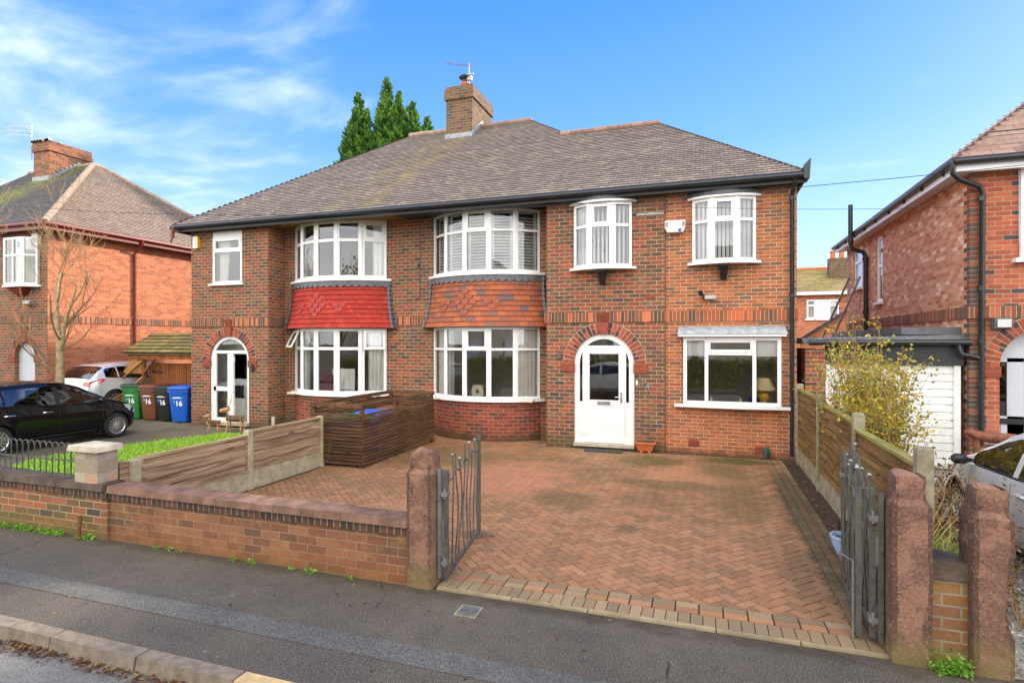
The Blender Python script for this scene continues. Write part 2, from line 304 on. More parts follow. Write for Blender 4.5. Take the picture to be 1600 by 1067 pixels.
def attr_mat(name, rough=.7, attr='Col', bst=.3, tr=0, spec=.3, stain=False):
    m, t, b, o = newmat(name)
    a = t.n('ShaderNodeAttribute', attribute_name=attr).outputs['Color']; P = t.n('ShaderNodeNewGeometry').outputs['Position']
    c = a
    if bst:
        n = t.noise(P, 70, 3, .7); c = t.mix(t.rng(n, .35, .7, 0, .3), c, t.mix(1, c, (.55, .52, .5), 'MULTIPLY')); bump(t, b, n, bst, .004)
    if stain:
        sp = t.n('ShaderNodeSeparateXYZ'); t.put(P, sp.inputs[0]); X, Y = sp.outputs[0], sp.outputs[1]
        wn = t.math('MULTIPLY', t.math('SUBTRACT', t.noise(P, 1.7, 5, .6), .5), 1.5)
        def blob(x, y, rx, ry, mc, am):
            nonlocal c
            d = t.math('SQRT', t.math('ADD', t.math('POWER', t.math('DIVIDE', t.math('SUBTRACT', X, x), rx), 2), t.math('POWER', t.math('DIVIDE', t.math('SUBTRACT', Y, y), ry), 2)))
            c = t.mix(t.math('MULTIPLY', t.rng(t.math('ADD', d, wn), 1.15, .55), am), c, mc)
        dirt = lin(96, 80, 54)
        f = t.math('MULTIPLY', t.rng(t.noise(P, .8, 6, .7), .34, .70), t.rng(Y, 6.0, 9.5, .2, .6)); c = t.mix(f, c, dirt)
        blob(-3.3, 9.2, 1.15, 1.3, lin(182, 122, 96), .5); blob(-.3, 10.3, .8, 1.0, lin(176, 126, 94), .45); blob(.5, 8.9, .4, 1.2, lin(104, 86, 58), .55); blob(.3, 10.9, .5, .6, lin(96, 82, 52), .6); blob(1.0, 6.3, .3, .9, lin(104, 86, 60), .5)
        blob(.55, 11.9, .7, .35, lin(72, 74, 34), .85); blob(-.6, 9.6, .9, .35, lin(92, 78, 50), .6); blob(-4.8, 10.5, 1.2, 1.2, lin(112, 92, 56), .6); blob(-2.6, 6.4, .22, .16, lin(70, 60, 50), .6); blob(-.9, 7.2, .2, .25, lin(84, 70, 54), .5); blob(-1.0, 11.4, .6, .5, lin(84, 80, 40), .7); blob(1.3, 8.5, .28, 3.6, lin(66, 60, 42), .75); blob(-1.9, 8.2, .5, .5, lin(84, 74, 50), .5)
    t.put(c, b.inputs['Base Color']); b.inputs['Roughness'].default_value = rough; b.inputs['Specular IOR Level'].default_value = spec
    if tr:
        d = t.n('ShaderNodeBsdfTranslucent'); t.put(c, d.inputs[0]); mx = t.n('ShaderNodeMixShader'); mx.inputs[0].default_value = tr
        t.put(b.outputs[0], mx.inputs[1]); t.put(d.outputs[0], mx.inputs[2]); t.put(mx.outputs[0], o.inputs[0])
    return m
attr_mat('paving_block', .72, stain=True); attr_mat('leafy', .6, bst=0, tr=.35); attr_mat('pebble', .8, bst=.2)
def sandstone():
    m, t, b, o = newmat('sandstone'); P = t.n('ShaderNodeNewGeometry').outputs['Position']
    n = t.noise(P, 55, 4, .85); big = t.noise(P, 4.5, 6, .65, .3); sp = t.n('ShaderNodeSeparateXYZ'); t.put(P, sp.inputs[0])
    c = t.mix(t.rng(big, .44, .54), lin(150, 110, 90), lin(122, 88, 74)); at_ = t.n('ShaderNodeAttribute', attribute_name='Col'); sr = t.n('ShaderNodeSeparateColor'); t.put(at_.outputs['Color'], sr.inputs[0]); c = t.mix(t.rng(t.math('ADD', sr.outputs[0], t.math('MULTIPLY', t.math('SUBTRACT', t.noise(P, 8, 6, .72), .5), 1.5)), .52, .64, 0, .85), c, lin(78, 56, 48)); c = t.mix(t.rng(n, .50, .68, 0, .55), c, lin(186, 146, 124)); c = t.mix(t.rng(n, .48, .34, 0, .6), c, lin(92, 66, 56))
    f = t.math('ADD', t.rng(sp.outputs[2], -.05, .6, 1, 0), t.math('MULTIPLY', t.math('SUBTRACT', t.noise(P, 9, 5, .7), .5), 1.6)); c = t.mix(t.rng(f, .35, 1.15, 0, .8), c, lin(130, 114, 68))
    t.put(c, b.inputs['Base Color']); b.inputs['Roughness'].default_value = .92; bump(t, b, t.math('ADD', n, t.math('MULTIPLY', big, 2)), 1.0, .016)
sandstone()
# ------------------------------------------------------------------ mesh helpers
def V(*a): return Vector(a)
class MB:
    def __init__(s): s.v = []; s.ix = {}; s.f = []; s.uv = []; s.mi = []; s.col = []
    def vi(s, p):
        k = (round(p[0], 5), round(p[1], 5), round(p[2], 5)); i = s.ix.get(k)
        if i is None: i = s.ix[k] = len(s.v); s.v.append(k)
        return i
    def face(s, pts, uv=None, m=0, col=None):
        ids = [s.vi(p) for p in pts]
        if len(set(ids)) < len(ids):
            o = []; u2 = []
            for j, i in enumerate(ids):
                if i not in o: o.append(i); u2.append(uv[j] if uv else None)
            ids = o; uv = u2 if uv else None
            if len(ids) < 3: return
        if uv is None:
            P = [Vector(s.v[i]) for i in ids]; n = Vector((0, 0, 0))
            for a in range(len(P)): n += P[a].cross(P[(a+1) % len(P)])
            ax, ay, az = abs(n.x), abs(n.y), abs(n.z)
            if az >= ax and az >= ay: uv = [(p.x, p.y) for p in P]
            elif ay >= ax: uv = [(p.x, p.z) for p in P]
            else: uv = [(p.y, p.z) for p in P]
        s.f.append(ids); s.uv.append(uv); s.mi.append(m); s.col.append(col)
    def hexa(s, b, t, m=0, col=None):
        n = len(b)
        s.face(b[::-1], m=m, col=col); s.face(t, m=m, col=col)
        for i in range(n): s.face([b[i], b[(i+1) % n], t[(i+1) % n], t[i]], m=m, col=col)
    def box(s, x0, x1, y0, y1, z0, z1, m=0, col=None):
        s.hexa([(x0, y0, z0), (x1, y0, z0), (x1, y1, z0), (x0, y1, z0)], [(x0, y0, z1), (x1, y0, z1), (x1, y1, z1), (x0, y1, z1)], m, col)
    def obox(s, O, U, Wn, u0, u1, v0, v1, w0, w1, m=0):
        """box in a facet frame: U along, Z up, Wn outward"""
        f = lambda u, v, q: (O[0]+U[0]*u+Wn[0]*q, O[1]+U[1]*u+Wn[1]*q, v)
        s.hexa([f(u0, v0, w1), f(u1, v0, w1), f(u1, v0, w0), f(u0, v0, w0)], [f(u0, v1, w1), f(u1, v1, w1), f(u1, v1, w0), f(u0, v1, w0)], m)
    def bar(s, p, q, a, b=None, up=(0, 0, 1), m=0, col=None):
        p, q = Vector(p), Vector(q); b = a if b is None else b; d = (q-p).normalized(); u = Vector(up)
        if abs(d.dot(u)) > .99: u = Vector((1, 0, 0))
        r = d.cross(u).normalized(); u = r.cross(d)
        c = [(-a/2, -b/2), (a/2, -b/2), (a/2, b/2), (-a/2, b/2)]
        s.hexa([tuple(p+r*x+u*y) for x, y in c], [tuple(q+r*x+u*y) for x, y in c], m, col)
    def tube(s, pts, rad, n=8, m=0, cap=True, col=None):
        pts = [Vector(p) for p in pts]; rr = rad if hasattr(rad, '__len__') else [rad]*len(pts)
        rings = []; prev = None
        for i, p in enumerate(pts):
            d = (pts[min(i+1, len(pts)-1)]-pts[max(i-1, 0)])
            if d.length < 1e-9: d = Vector((0, 0, 1))
            d.normalize()
            if prev is None:
                u = Vector((0, 0, 1)) if abs(d.z) < .9 else Vector((1, 0, 0)); a = d.cross(u).normalized()
            else:
                a = prev-d*prev.dot(d)
                a = a.normalized() if a.length > 1e-6 else d.cross(Vector((1, 0, 0))).normalized()
            prev = a; bb = d.cross(a)
            rings.append([tuple(p+(a*cos(2*pi*k/n)+bb*sin(2*pi*k/n))*rr[i]) for k in range(n)])
        for i in range(len(rings)-1):
            for k in range(n): s.face([rings[i][k], rings[i][(k+1) % n], rings[i+1][(k+1) % n], rings[i+1][k]], m=m, col=col)
        if cap: s.face(rings[0][::-1], m=m, col=col); s.face(rings[-1], m=m, col=col)
    def lathe(s, c, prof, n=20, axis='z', m=0):
        def P(r, h, a):
            x, y = r*cos(a), r*sin(a)
            return (c[0]+x, c[1]+y, c[2]+h) if axis == 'z' else ((c[0]+x, c[1]+h, c[2]+y) if axis == 'y' else (c[0]+h, c[1]+x, c[2]+y))
        for i in range(len(prof)-1):
            for k in range(n):
                a, b2 = 2*pi*k/n, 2*pi*(k+1)/n
                s.face([P(*prof[i], a), P(*prof[i], b2), P(*prof[i+1], b2), P(*prof[i+1], a)], m=m)
    def build(s, name, mats, parent=None, smooth=None, local=False, origin=None):
        me = bpy.data.meshes.new(name)
        if origin is not None: o0 = Vector(origin)
        elif local: o0 = Vector((0, 0, 0))
        elif parent is not None: o0 = wloc(parent)
        else:
            xs = [p[0] for p in s.v]; ys = [p[1] for p in s.v]; zs = [p[2] for p in s.v]
            o0 = Vector(((min(xs)+max(xs))/2, (min(ys)+max(ys))/2, min(zs)))
        me.from_pydata([(p[0]-o0.x, p[1]-o0.y, p[2]-o0.z) for p in s.v], [], s.f)
        ul = me.uv_layers.new(name='UVMap'); fl = [c for u in s.uv for p in u for c in p]; ul.data.foreach_set('uv', fl)
        me.polygons.foreach_set('material_index', s.mi)
        if any(c is not None for c in s.col):
            ca = me.color_attributes.new('Col', 'FLOAT_COLOR', 'CORNER'); cd = []
            for f, c in zip(s.f, s.col):
                c = c or (.5, .5, .5)
                for _ in f: cd += [c[0], c[1], c[2], 1]
            ca.data.foreach_set('color', cd)
        for mm in (mats if isinstance(mats, (list, tuple)) else [mats]): me.materials.append(MATS[mm])
        if smooth is not None:
            me.polygons.foreach_set('use_smooth', [True]*len(s.f)); me.set_sharp_from_angle(angle=R(smooth))
        me.update()
        o = bpy.data.objects.new(name, me); COL.objects.link(o)
        if parent is not None: o.parent = parent; o.location = (0, 0, 0) if not local and origin is None else (0, 0, 0)
        elif not local: o.location = o0
        return o
def build_each(mb, name, mats, parent=None, **k):
    """one object for every separate piece of the mesh"""
    par = list(range(len(mb.v)))
    def find(a):
        while par[a] != a: par[a] = par[par[a]]; a = par[a]
        return a
    for f in mb.f:
        for i in f[1:]: par[find(i)] = find(f[0])
    groups = {}
    for i, f in enumerate(mb.f): groups.setdefault(find(f[0]), []).append(i)
    out = []
    for ids in groups.values():
        m = MB()
        for i in ids: m.face([mb.v[j] for j in mb.f[i]], uv=mb.uv[i], m=mb.mi[i], col=mb.col[i])
        out.append(m.build(name, mats, parent, **k))
    return out
def wloc(o):
    v = Vector((0, 0, 0))
    while o is not None: v += o.location; o = o.parent
    return v
def tag(o, label=None, cat=None, group=None, kind=None):
    if label: o['label'] = label
    if cat: o['category'] = cat
    if group: o['group'] = group
    if kind: o['kind'] = kind
    return o
def thing(name, label, cat, loc, group=None, rz=0):
    o = bpy.data.objects.new(name, None); COL.objects.link(o); o.empty_display_size = .2
    o.location = loc; o.rotation_euler = (0, 0, rz); return tag(o, label, cat, group)
def struct(mb, name, mat_, label, smooth=None): return tag(mb.build(name, mat_, smooth=smooth), label, name.replace('_', ' '), kind='structure')
def text_mesh(name, txt, size, mat_, parent, loc, rot, depth=.002, local=True, bold=0):
    cu = bpy.data.curves.new('t', 'FONT'); cu.body = txt; cu.size = size; cu.extrude = depth; cu.align_x = 'CENTER'; cu.offset = bold
    tmp = bpy.data.objects.new('t', cu); COL.objects.link(tmp); bpy.context.view_layer.update()
    me = bpy.data.meshes.new_from_object(tmp.evaluated_get(bpy.context.evaluated_depsgraph_get())); bpy.data.objects.remove(tmp); bpy.data.curves.remove(cu)
    me.name = name; me.materials.clear(); me.materials.append(MATS[mat_])
    o = bpy.data.objects.new(name, me); COL.objects.link(o)
    o.location = Vector(loc) - (wloc(parent) if not local else Vector((0, 0, 0))); o.rotation_euler = rot; o.parent = parent; return o
rnd = random.Random(14)

# ------------------------------------------------------------------ house parts
def wall(mb, x0, x1, z0, z1, Y, holes=(), rev=.14, ax='y', sgn=-1):
    """brick face at Y (or X when ax='x') with openings; holes: (x0,x1,z0,z1[, arch radius])"""
    pt = (lambda u, z, d=0: (u, Y-sgn*d, z)) if ax == 'y' else (lambda u, z, d=0: (Y-sgn*d, u, z))
    us = sorted({x0, x1, *[h[0] for h in holes], *[h[1] for h in holes]}); zs = {z0, z1}
    for h in holes:
        zs |= {h[2], h[3]}
        if len(h) > 4: zs.add(h[3]-h[4])
    zs = sorted(zs)
    for i in range(len(us)-1):
        for j in range(len(zs)-1):
            cu, cz = (us[i]+us[i+1])/2, (zs[j]+zs[j+1])/2
            if any(h[0] < cu < h[1] and h[2] < cz < h[3] for h in holes): continue
            mb.face([pt(us[i], zs[j]), pt(us[i+1], zs[j]), pt(us[i+1], zs[j+1]), pt(us[i], zs[j+1])])
    for h in holes:
        a, b, c, d = h[:4]; r = h[4] if len(h) > 4 else 0; sp = d-r
        out = [(a, c), (a, sp)]
        if r:
            n = 20; cx = (a+b)/2; rx = (b-a)/2; arc = [(cx-rx*cos(pi*k/n), sp+r*sin(pi*k/n)) for k in range(n+1)]; out += arc[1:-1]
            for k in range(n):
                p, q = arc[k], arc[k+1]
                mb.face([pt(*p), pt(*q), pt(q[0], d), pt(p[0], d)])
        else: pass
        out += [(b, sp), (b, c)]
        for k in range(len(out)):
            p, q = out[k], out[(k+1) % len(out)]
            mb.face([pt(*p), pt(*q), pt(*q, rev), pt(*p, rev)])
def arcpts(xa, xb, Y, s, n, off=0):
    wd = (xb-xa)/2; rad = (wd*wd+s*s)/(2*s); a = math.asin(min(1, wd/rad)); cx = (xa+xb)/2; cy = Y+rad-s
    return [(cx+(rad+off)*sin(-a+2*a*i/n), cy-(rad+off)*cos(-a+2*a*i/n)) for i in range(n+1)]
def facet(fr, gl, a, b, z0, z1, cells, fw=.05, dep=.06, gx=.0):
    """frame of one flat window bay from a to b (xy); cells: (u0,u1,v0,v1,sash?) as fractions"""
    a, b = Vector(a), Vector(b); L = (b-a).length; U = (b-a)/L; N = Vector((U.y, -U.x)); H = z1-z0
    us = sorted({c[0] for c in cells} | {c[1] for c in cells}); vs = sorted({c[2] for c in cells} | {c[3] for c in cells})
    for c in cells:
        u0, u1, v0, v1 = c[0]*L, c[1]*L, z0+c[2]*H, z0+c[3]*H; q = fw/2
        e = [fw if c[0] == 0 else q, fw if c[1] == 1 else q, fw if c[2] == 0 else q, fw if c[3] == 1 else q]
        sash = len(c) > 4 and c[4]
        fr.obox(a, U, N, u0, u0+e[0], v0, v1, -dep/2, dep/2); fr.obox(a, U, N, u1-e[1], u1, v0, v1, -dep/2, dep/2)
        fr.obox(a, U, N, u0+e[0], u1-e[1], v0, v0+e[2], -dep/2, dep/2-.001); fr.obox(a, U, N, u0+e[0], u1-e[1], v1-e[3], v1, -dep/2, dep/2-.001)
        i0, i1, j0, j1 = u0+e[0], u1-e[1], v0+e[2], v1-e[3]
        if sash:
            w_ = .042; k = dep/2+.012; ox = .012
            fr.obox(a, U, N, i0-ox, i0+w_, j0-ox, j1+ox, -.01, k); fr.obox(a, U, N, i1-w_, i1+ox, j0-ox, j1+ox, -.01, k)
            fr.obox(a, U, N, i0+w_, i1-w_, j0-ox, j0+w_, -.01, k-.001); fr.obox(a, U, N, i0+w_, i1-w_, j1-w_, j1+ox, -.01, k-.001)
            i0 += w_; i1 -= w_; j0 += w_; j1 -= w_
        P = lambda u, v: (a.x+U.x*u, a.y+U.y*u, v)
        if gl: gl.face([P(i0, j0), P(i1, j0), P(i1, j1), P(i0, j1)])
def strip_slab(mb, pts, back, z0, z1, pin=None):
    """slab between an outer polyline and a straight back line y=back"""
    for i in range(len(pts)-1):
        (ax, ay), (bx, by) = pts[i], pts[i+1]
        mb.face([(ax, ay, z1), (bx, by, z1), (bx, back, z1), (ax, back, z1)]); mb.face([(ax, ay, z0), (ax, back, z0), (bx, back, z0), (bx, by, z0)])
        mb.face([(ax, ay, z0), (bx, by, z0), (bx, by, z1), (ax, ay, z1)])
    for (x, y) in (pts[0], pts[-1]): mb.face([(x, y, z0), (x, back, z0), (x, back, z1), (x, y, z1)])
def bowed(mb, P0, P1, z0, z1, u0=0):
    u = u0
    for i in range(len(P0)-1):
        L = (Vector(P0[i+1])-Vector(P0[i])).length
        mb.face([(*P0[i], z0), (*P0[i+1], z0), (*P1[i+1], z1), (*P1[i], z1)], uv=[(u, z0), (u+L, z0), (u+L, z1), (u, z1)]); u += L
def curtain(mb, a, b, z0, z1, amp=.03, waves=5, n=None, pinch=0):
    a, b = Vector(a), Vector(b); U = (b-a); N = Vector((U.y, -U.x)).normalized(); n = n or waves*8
    for i in range(n):
        f0, f1 = i/n, (i+1)/n
        g = lambda f, z: tuple((a+U*(f*(1-pinch*z)))+N*amp*sin(f*waves*2*pi))
        mb.face([(*g(f0, 1), z0), (*g(f1, 1), z0), (*g(f1, 0), z1), (*g(f0, 0), z1)])
def bay(house, xa, xb, mirror, red):
    """two-storey bow: brick base, lower window, hung-tile skirt, upper window"""
    Y, s, n = 13.05, .6, 5
    P = arcpts(xa, xb, Y, s, n); fine = arcpts(xa-.02, xb+.02, Y, s, 24, .0)
    base = MB(); bowed(base, arcpts(xa-.03, xb+.03, Y, s+.02, 28), arcpts(xa-.03, xb+.03, Y, s+.02, 28), 0, .93); base.build('bay_base', 'bay_brick', house, smooth=40)
    for lvl, (z0, z1, tr) in enumerate(((1.0, 2.69, .69), (3.98, 5.47, .66))):
        fr, gl = MB(), MB()
        for i in range(n):
            if not red: op = (i == 2)
            else: op = (i == 4) or (i == 0 and lvl == 0)
            cells = [(0, 1, 0, tr), (0, 1, tr, 1, op and not (red and lvl == 0))]
            facet(fr, gl, P[i], P[i+1], z0, z1, cells, fw=.055 if not red else .075)
            if i:
                q = Vector(P[i]); fr.tube([(*q, z0), (*q, z1)], .034 if not red else .05, 8)
        wd = fr.build('window', 'white_upvc', house)
        gl.build('pane', 'window_glass', wd)
        if red and lvl == 0:      # two top lights hang open
            for i in (0, 4):
                a, b = Vector(P[i]), Vector(P[i+1]); L = (b-a).length; U = (b-a)/L; N = Vector((U.y, -U.x)); zt = z1-.05; h = (z1-z0)*(1-tr)-.03; t = MB(); g = MB()
                an = R(26 if i == 0 else 10)
                f = lambda u, d, o=0: (a.x+U.x*u+N.x*(.05+sin(an)*d+o), a.y+U.y*u+N.y*(.05+sin(an)*d+o), zt-cos(an)*d)
                for (u0, u1, d0, d1) in ((.05, .10, 0, h), (L-.10, L-.05, 0, h), (.10, L-.10, 0, .05), (.10, L-.10, h-.05, h)):
                    t.hexa([f(u0, d1), f(u1, d1), f(u1, d1, .035), f(u0, d1, .035)], [f(u0, d0), f(u1, d0), f(u1, d0, .035), f(u0, d0, .035)])
                g.face([f(.1, h-.05, .02), f(L-.1, h-.05, .02), f(L-.1, .05, .02), f(.1, .05, .02)])
                t.face([f(.1, h-.05, .015), f(L-.1, h-.05, .015), f(L-.1, h-.052, .015), f(.1, h-.052, .015)])
                t.build('opening_sash', 'white_upvc', wd); g.build('pane', 'window_glass', wd)
        sl = MB(); strip_slab(sl, arcpts(xa-.10, xb+.10, Y, s+.02, 20, .075), Y, z0-.065, z0-.005); sl.build('sill', 'white_upvc', wd)
        # ceiling / floor of the bay so that one does not look into the void
        # (shared with the rooms below)
        ins = [Vector(p)+Vector((0, .12)) for p in P]
        if red:
            cu = MB()
            if lvl == 0:
                curtain(cu, ins[0], ins[1]+V(.15, 0), z0+.02, z1, .03, 4); curtain(cu, ins[4]+V(.12, .02), ins[5]-V(.02, 0), z0+.02, z1, .03, 5, pinch=.15)
                curtain(cu, ins[2]+V(.05, .5), ins[2]+V(.75, .5), z0+.05, z0+.62, .02, 4)
            else: curtain(cu, ins[4]+V(.2, .1), ins[5], z0+.02, z1, .03, 4); curtain(cu, ins[0], ins[1], z0+.02, z1, .025, 3)
            cu.build('curtain', 'curtain', wd, smooth=60)
        elif lvl == 0:
            cu = MB(); curtain(cu, ins[0], ins[1]+V(.06, 0), z0+.02, z1, .03, 5); curtain(cu, ins[1]+V(.06, 0), ins[1]+V(.16, 0), z0+.02, z1, .02, 2); curtain(cu, ins[4]+V(-.02, 0), ins[5], z0+.02, z1, .03, 7)
            cu.build('curtain', 'curtain', wd, smooth=60)
        else:
            cu = MB()
            for i in range(n):
                a, b = Vector(P[i]), Vector(P[i+1]); L = (b-a).length; U = (b-a)/L; N = Vector((U.y, -U.x)); a2 = a-N*.10
                for (u0, u1) in ((.05, .12), (L-.12, L-.05)): cu.obox(a2, U, N, u0, u1, z0, z1, -.015, .015)
                cu.obox(a2, U, N, .12, L-.12, z0, z0+.10, -.014, .014); cu.obox(a2, U, N, .12, L-.12, z1-.10, z1, -.014, .014)
                k = int((z1-z0-.2)/.072)
                for j in range(k):
                    zz = z0+.115+j*.072; dd = .024; hh = .040
                    f = lambda u, d, z: (a2.x+U.x*u+N.x*d, a2.y+U.y*u+N.y*d, z)
                    cu.face([f(.12, dd, zz), f(L-.12, dd, zz), f(L-.12, -dd, zz+hh), f(.12, -dd, zz+hh)])
                    cu.face([f(.12, dd, zz+.008), f(.12, -dd, zz+hh+.008), f(L-.12, -dd, zz+hh+.008), f(L-.12, dd, zz+.008)])
            cu.build('shutter', 'white_paint', wd)
    # flared hung-tile skirt
    z0, z1, rows = 2.70, 3.80, 9; sk = MB(); NN = 28
    def prof(z): t = (z1-z)/(z1-z0); return .03+.155*t**2.2
    def ring(z, e=0): return arcpts(xa-.05-prof(z)*.55, xb+.05+prof(z)*.55, Y, s+.02, NN, prof(z)*.75+e)
    for k in range(rows):
        za, zb = z0+(z1-z0)*k/rows, z0+(z1-z0)*(k+1)/rows
        lo, hi = ring(za, .02), ring(zb, .0); u = 0
        for i in range(NN):
            L = (Vector(lo[i+1])-Vector(lo[i])).length; vv = k*.125
            sk.face([(*lo[i], za), (*lo[i+1], za), (*hi[i+1], zb), (*hi[i], zb)], uv=[(u, vv+.001), (u+L, vv+.001), (u+L, vv+.124), (u, vv+.124)])
            l2 = ring(za, -.005); sk.face([(*lo[i], za), (*l2[i], za), (*l2[i+1], za), (*lo[i+1], za)], uv=[(u, vv)]*4); u += L
    skirt = sk.build('hung_tile_skirt', 'red_hung_tile' if red else 'mixed_hung_tile', house)
    # scalloped tiles set in a diamond pattern
    sc = MB(); cen = .42
    pat = [(6.7, (0,)), (5.7, (-.5, .5)), (4.7, (-3.4, -2.5, -1, 0, 1, 2.8, 3.7)), (3.7, (-2.9, -.5, .5, 3.25)), (2.7, (0,))]
    for (row, offs) in pat:
        for o_ in offs:
            tt = cen+o_*.062
            zz = z0+(z1-z0)*row/rows
            def at(dt, z, e): 
                q = ring(z, e); x = (tt+dt)*NN; i = max(0, min(NN-1, int(x))); f = x-i; p = Vector(q[i]).lerp(Vector(q[i+1]), f); return (p.x, p.y, z)
            w_ = .026; hh = .062; bot = [(-w_*cos(pi*k/8), zz-hh*sin(pi*k/8)*.75) for k in range(9)]
            fr_ = [at(d, z, .031) for d, z in bot]+[at(w_, zz+.075, .021), at(-w_, zz+.075, .021)]
            sc.face(fr_); bk = [at(d, z, .006) for d, z in bot]
            for k in range(8): sc.face([fr_[k], bk[k], bk[k+1], fr_[k+1]])
    build_each(sc, 'scalloped_tile', 'hung_tile_red' if red else 'hung_tile_orange', skirt)
    # lead flashing with a scalloped lower edge and black hips at both sides
    fl = MB(); m_ = 18; zt = 3.915
    q0, q1 = arcpts(xa-.09, xb+.09, Y, s+.02, m_*6, .055), arcpts(xa-.075, xb+.075, Y, s+.02, m_*6, .06)
    for i in range(m_*6):
        zb = lambda j: 3.80-.055*abs(sin(pi*j/6))
        fl.face([(*q1[i], zb(i)), (*q1[i+1], zb(i+1)), (*q0[i+1], zt), (*q0[i], zt)])
    for e, sg in ((0, -1), (-1, 1)):
        for k in range(rows+1):
            za = z0+(z1-z0)*k/rows; zb = za+.14
            p = Vector(ring(za, .03)[e]); p2 = Vector(ring(min(zb, z1), .01)[e])
            fl.hexa([(p.x-.03, p.y-.05, za), (p.x+.03, p.y-.05, za), (p.x+.05*sg+.03, Y, za), (p.x+.05*sg-.03, Y, za)],
                    [(p2.x-.03, p2.y-.03, zb), (p2.x+.03, p2.y-.03, zb), (p2.x+.03, Y, zb), (p2.x-.03, Y, zb)])
    fl.build('lead_flashing', 'lead', skirt)
    return P
def arch_ring(house, cx, rx, sp, z_ap, Y, name='door_arch'):
    """two rings of arch bricks, a keystone and two ribbed imposts"""
    mb = MB(); mb2 = MB(); n = 26; proud = .012; r0 = .0; rr = z_ap-sp
    for k in range(n):
        if n//2-1 <= k <= n//2: continue
        a0, a1 = pi*k/n, pi*(k+1)/n; g = .012
        rings = ((.0, .115), (.125, .24)) if k % 2 == 0 else ((.0, .235),)
        if k % 4 == 3: rings = ((.0, .07), (.08, .24))
        for (q0, q1) in rings:
            def pt(r, a, y): return (cx-(rx+r)*cos(a), y, sp+(rr+r)*sin(a))
            f = [pt(q0, a0+g, Y-proud), pt(q0, a1-g, Y-proud), pt(q1, a1-g, Y-proud), pt(q1, a0+g, Y-proud)]
            b = [pt(q0, a0+g, Y+.01), pt(q0, a1-g, Y+.01), pt(q1, a1-g, Y+.01), pt(q1, a0+g, Y+.01)]
            t = rnd.random(); col = lin(150, 72, 48) if t < .5 else (lin(92, 58, 54) if t < .85 else lin(172, 84, 50))
            (mb if k < n//2 else mb2).hexa(b, f, 0, col)
    d = MB()
    for k in range(n*2):
        a0, a1 = pi*k/n/2, pi*(k+1)/n/2; pt = lambda r, a: (cx-(rx+r)*cos(a), Y-.004, sp+(rr+r)*sin(a))
        d.face([pt(0, a0), pt(0, a1), pt(.25, a1), pt(.25, a0)])
    d.build('arch_joint', 'mortar_flaunch', house); mb.build(name, 'arch_brick', house); mb2.build(name, 'arch_brick', house)
    ks = MB(); kz = z_ap-.01
    ks.hexa([(cx-.075, Y-.05, kz), (cx+.075, Y-.05, kz), (cx+.075, Y+.02, kz), (cx-.075, Y+.02, kz)], [(cx-.12, Y-.05, kz+.26), (cx+.12, Y-.05, kz+.26), (cx+.12, Y+.02, kz+.26), (cx-.12, Y+.02, kz+.26)])
    for s_ in (-1, 1):
        ip = MB()
        for j in range(4): ip.box(cx+s_*(rx+.13)-.145, cx+s_*(rx+.13)+.145, Y-.028-(j % 2)*.006, Y+.05, sp-.19+j*.047, sp-.19+j*.047+.047)
        ip.build('impost', 'impost', house)
    ks.build('keystone', 'impost', house); ks = MB()
    for j in range(-4, 5): ks.hexa([(cx+j*.02-.006, Y-.056, kz+.27), (cx+j*.02+.006, Y-.056, kz+.27), (cx+j*.02+.006, Y+.01, kz+.27), (cx+j*.02-.006, Y+.01, kz+.27)], [(cx+j*.032-.009, Y-.056, kz+.47), (cx+j*.032+.009, Y-.056, kz+.47), (cx+j*.032+.009, Y+.01, kz+.47), (cx+j*.032-.009, Y+.01, kz+.47)])
    ks.build('fan_bricks', 'impost', house)
attr_mat('arch_brick', .85, bst=.5)
def string_course(mb, x0, x1, Y, z0=2.765, z1=2.985, proud=.022): mb.box(x0, x1, Y-proud, Y+.01, z0, z1)
def slope(mb, left, right, D0, D1, z0, pitch, pt, u_off=0, gauge=.12, th=.02):
    """tile courses up a roof plane; left/right give the extent along the eave at plan depth D; pt(u, D, z)"""
    cp = cos(math.atan(pitch)); n = max(1, int(round((D1-D0)/cp/gauge))); st = (D1-D0)/n
    for i in range(n):
        a, b = D0+st*i, D0+st*(i+1); la, ra, lb, rb = left(a), right(a), left(b), right(b); za, zb = z0+pitch*a, z0+pitch*b
        v0, v1 = i*gauge+.002, (i+1)*gauge
        lo, hi = th, .002; j = lambda: rnd.uniform(-.003, .003); ja, jb = j(), j()
        N = max(1, int((ra-la)/1.1))
        for k in range(N):
            f0, f1 = k/N, (k+1)/N; A, B = la+(ra-la)*f0, la+(ra-la)*f1; Cc, Dd = la+(ra-la)*f1, la+(ra-la)*f0
            sx = sy = 0
            A2, B2 = max(lb, min(rb, A)), max(lb, min(rb, B))
            if k == 0: A2 = lb if lb <= la else max(lb, A)
            if k == N-1: B2 = rb
            w0 = ja+(jb-ja)*f0+.003*mnoise.noise(V(A*1.7, i*.6, 3)); w1 = ja+(jb-ja)*f1+.003*mnoise.noise(V(B*1.7, i*.6, 3))
            mb.face([pt(A, a, za+lo+w0), pt(B, a, za+lo+w1), pt(B, b, zb+hi), pt(A, b, zb+hi)], uv=[(A+u_off, v0), (B+u_off, v0), (B+u_off, v1), (A+u_off, v1)])
            mb.face([pt(A, a, za+lo+w0), pt(A, a, za-.008), pt(B, a, za-.008), pt(B, a, za+lo+w1)], uv=[(A, v0)]*4)
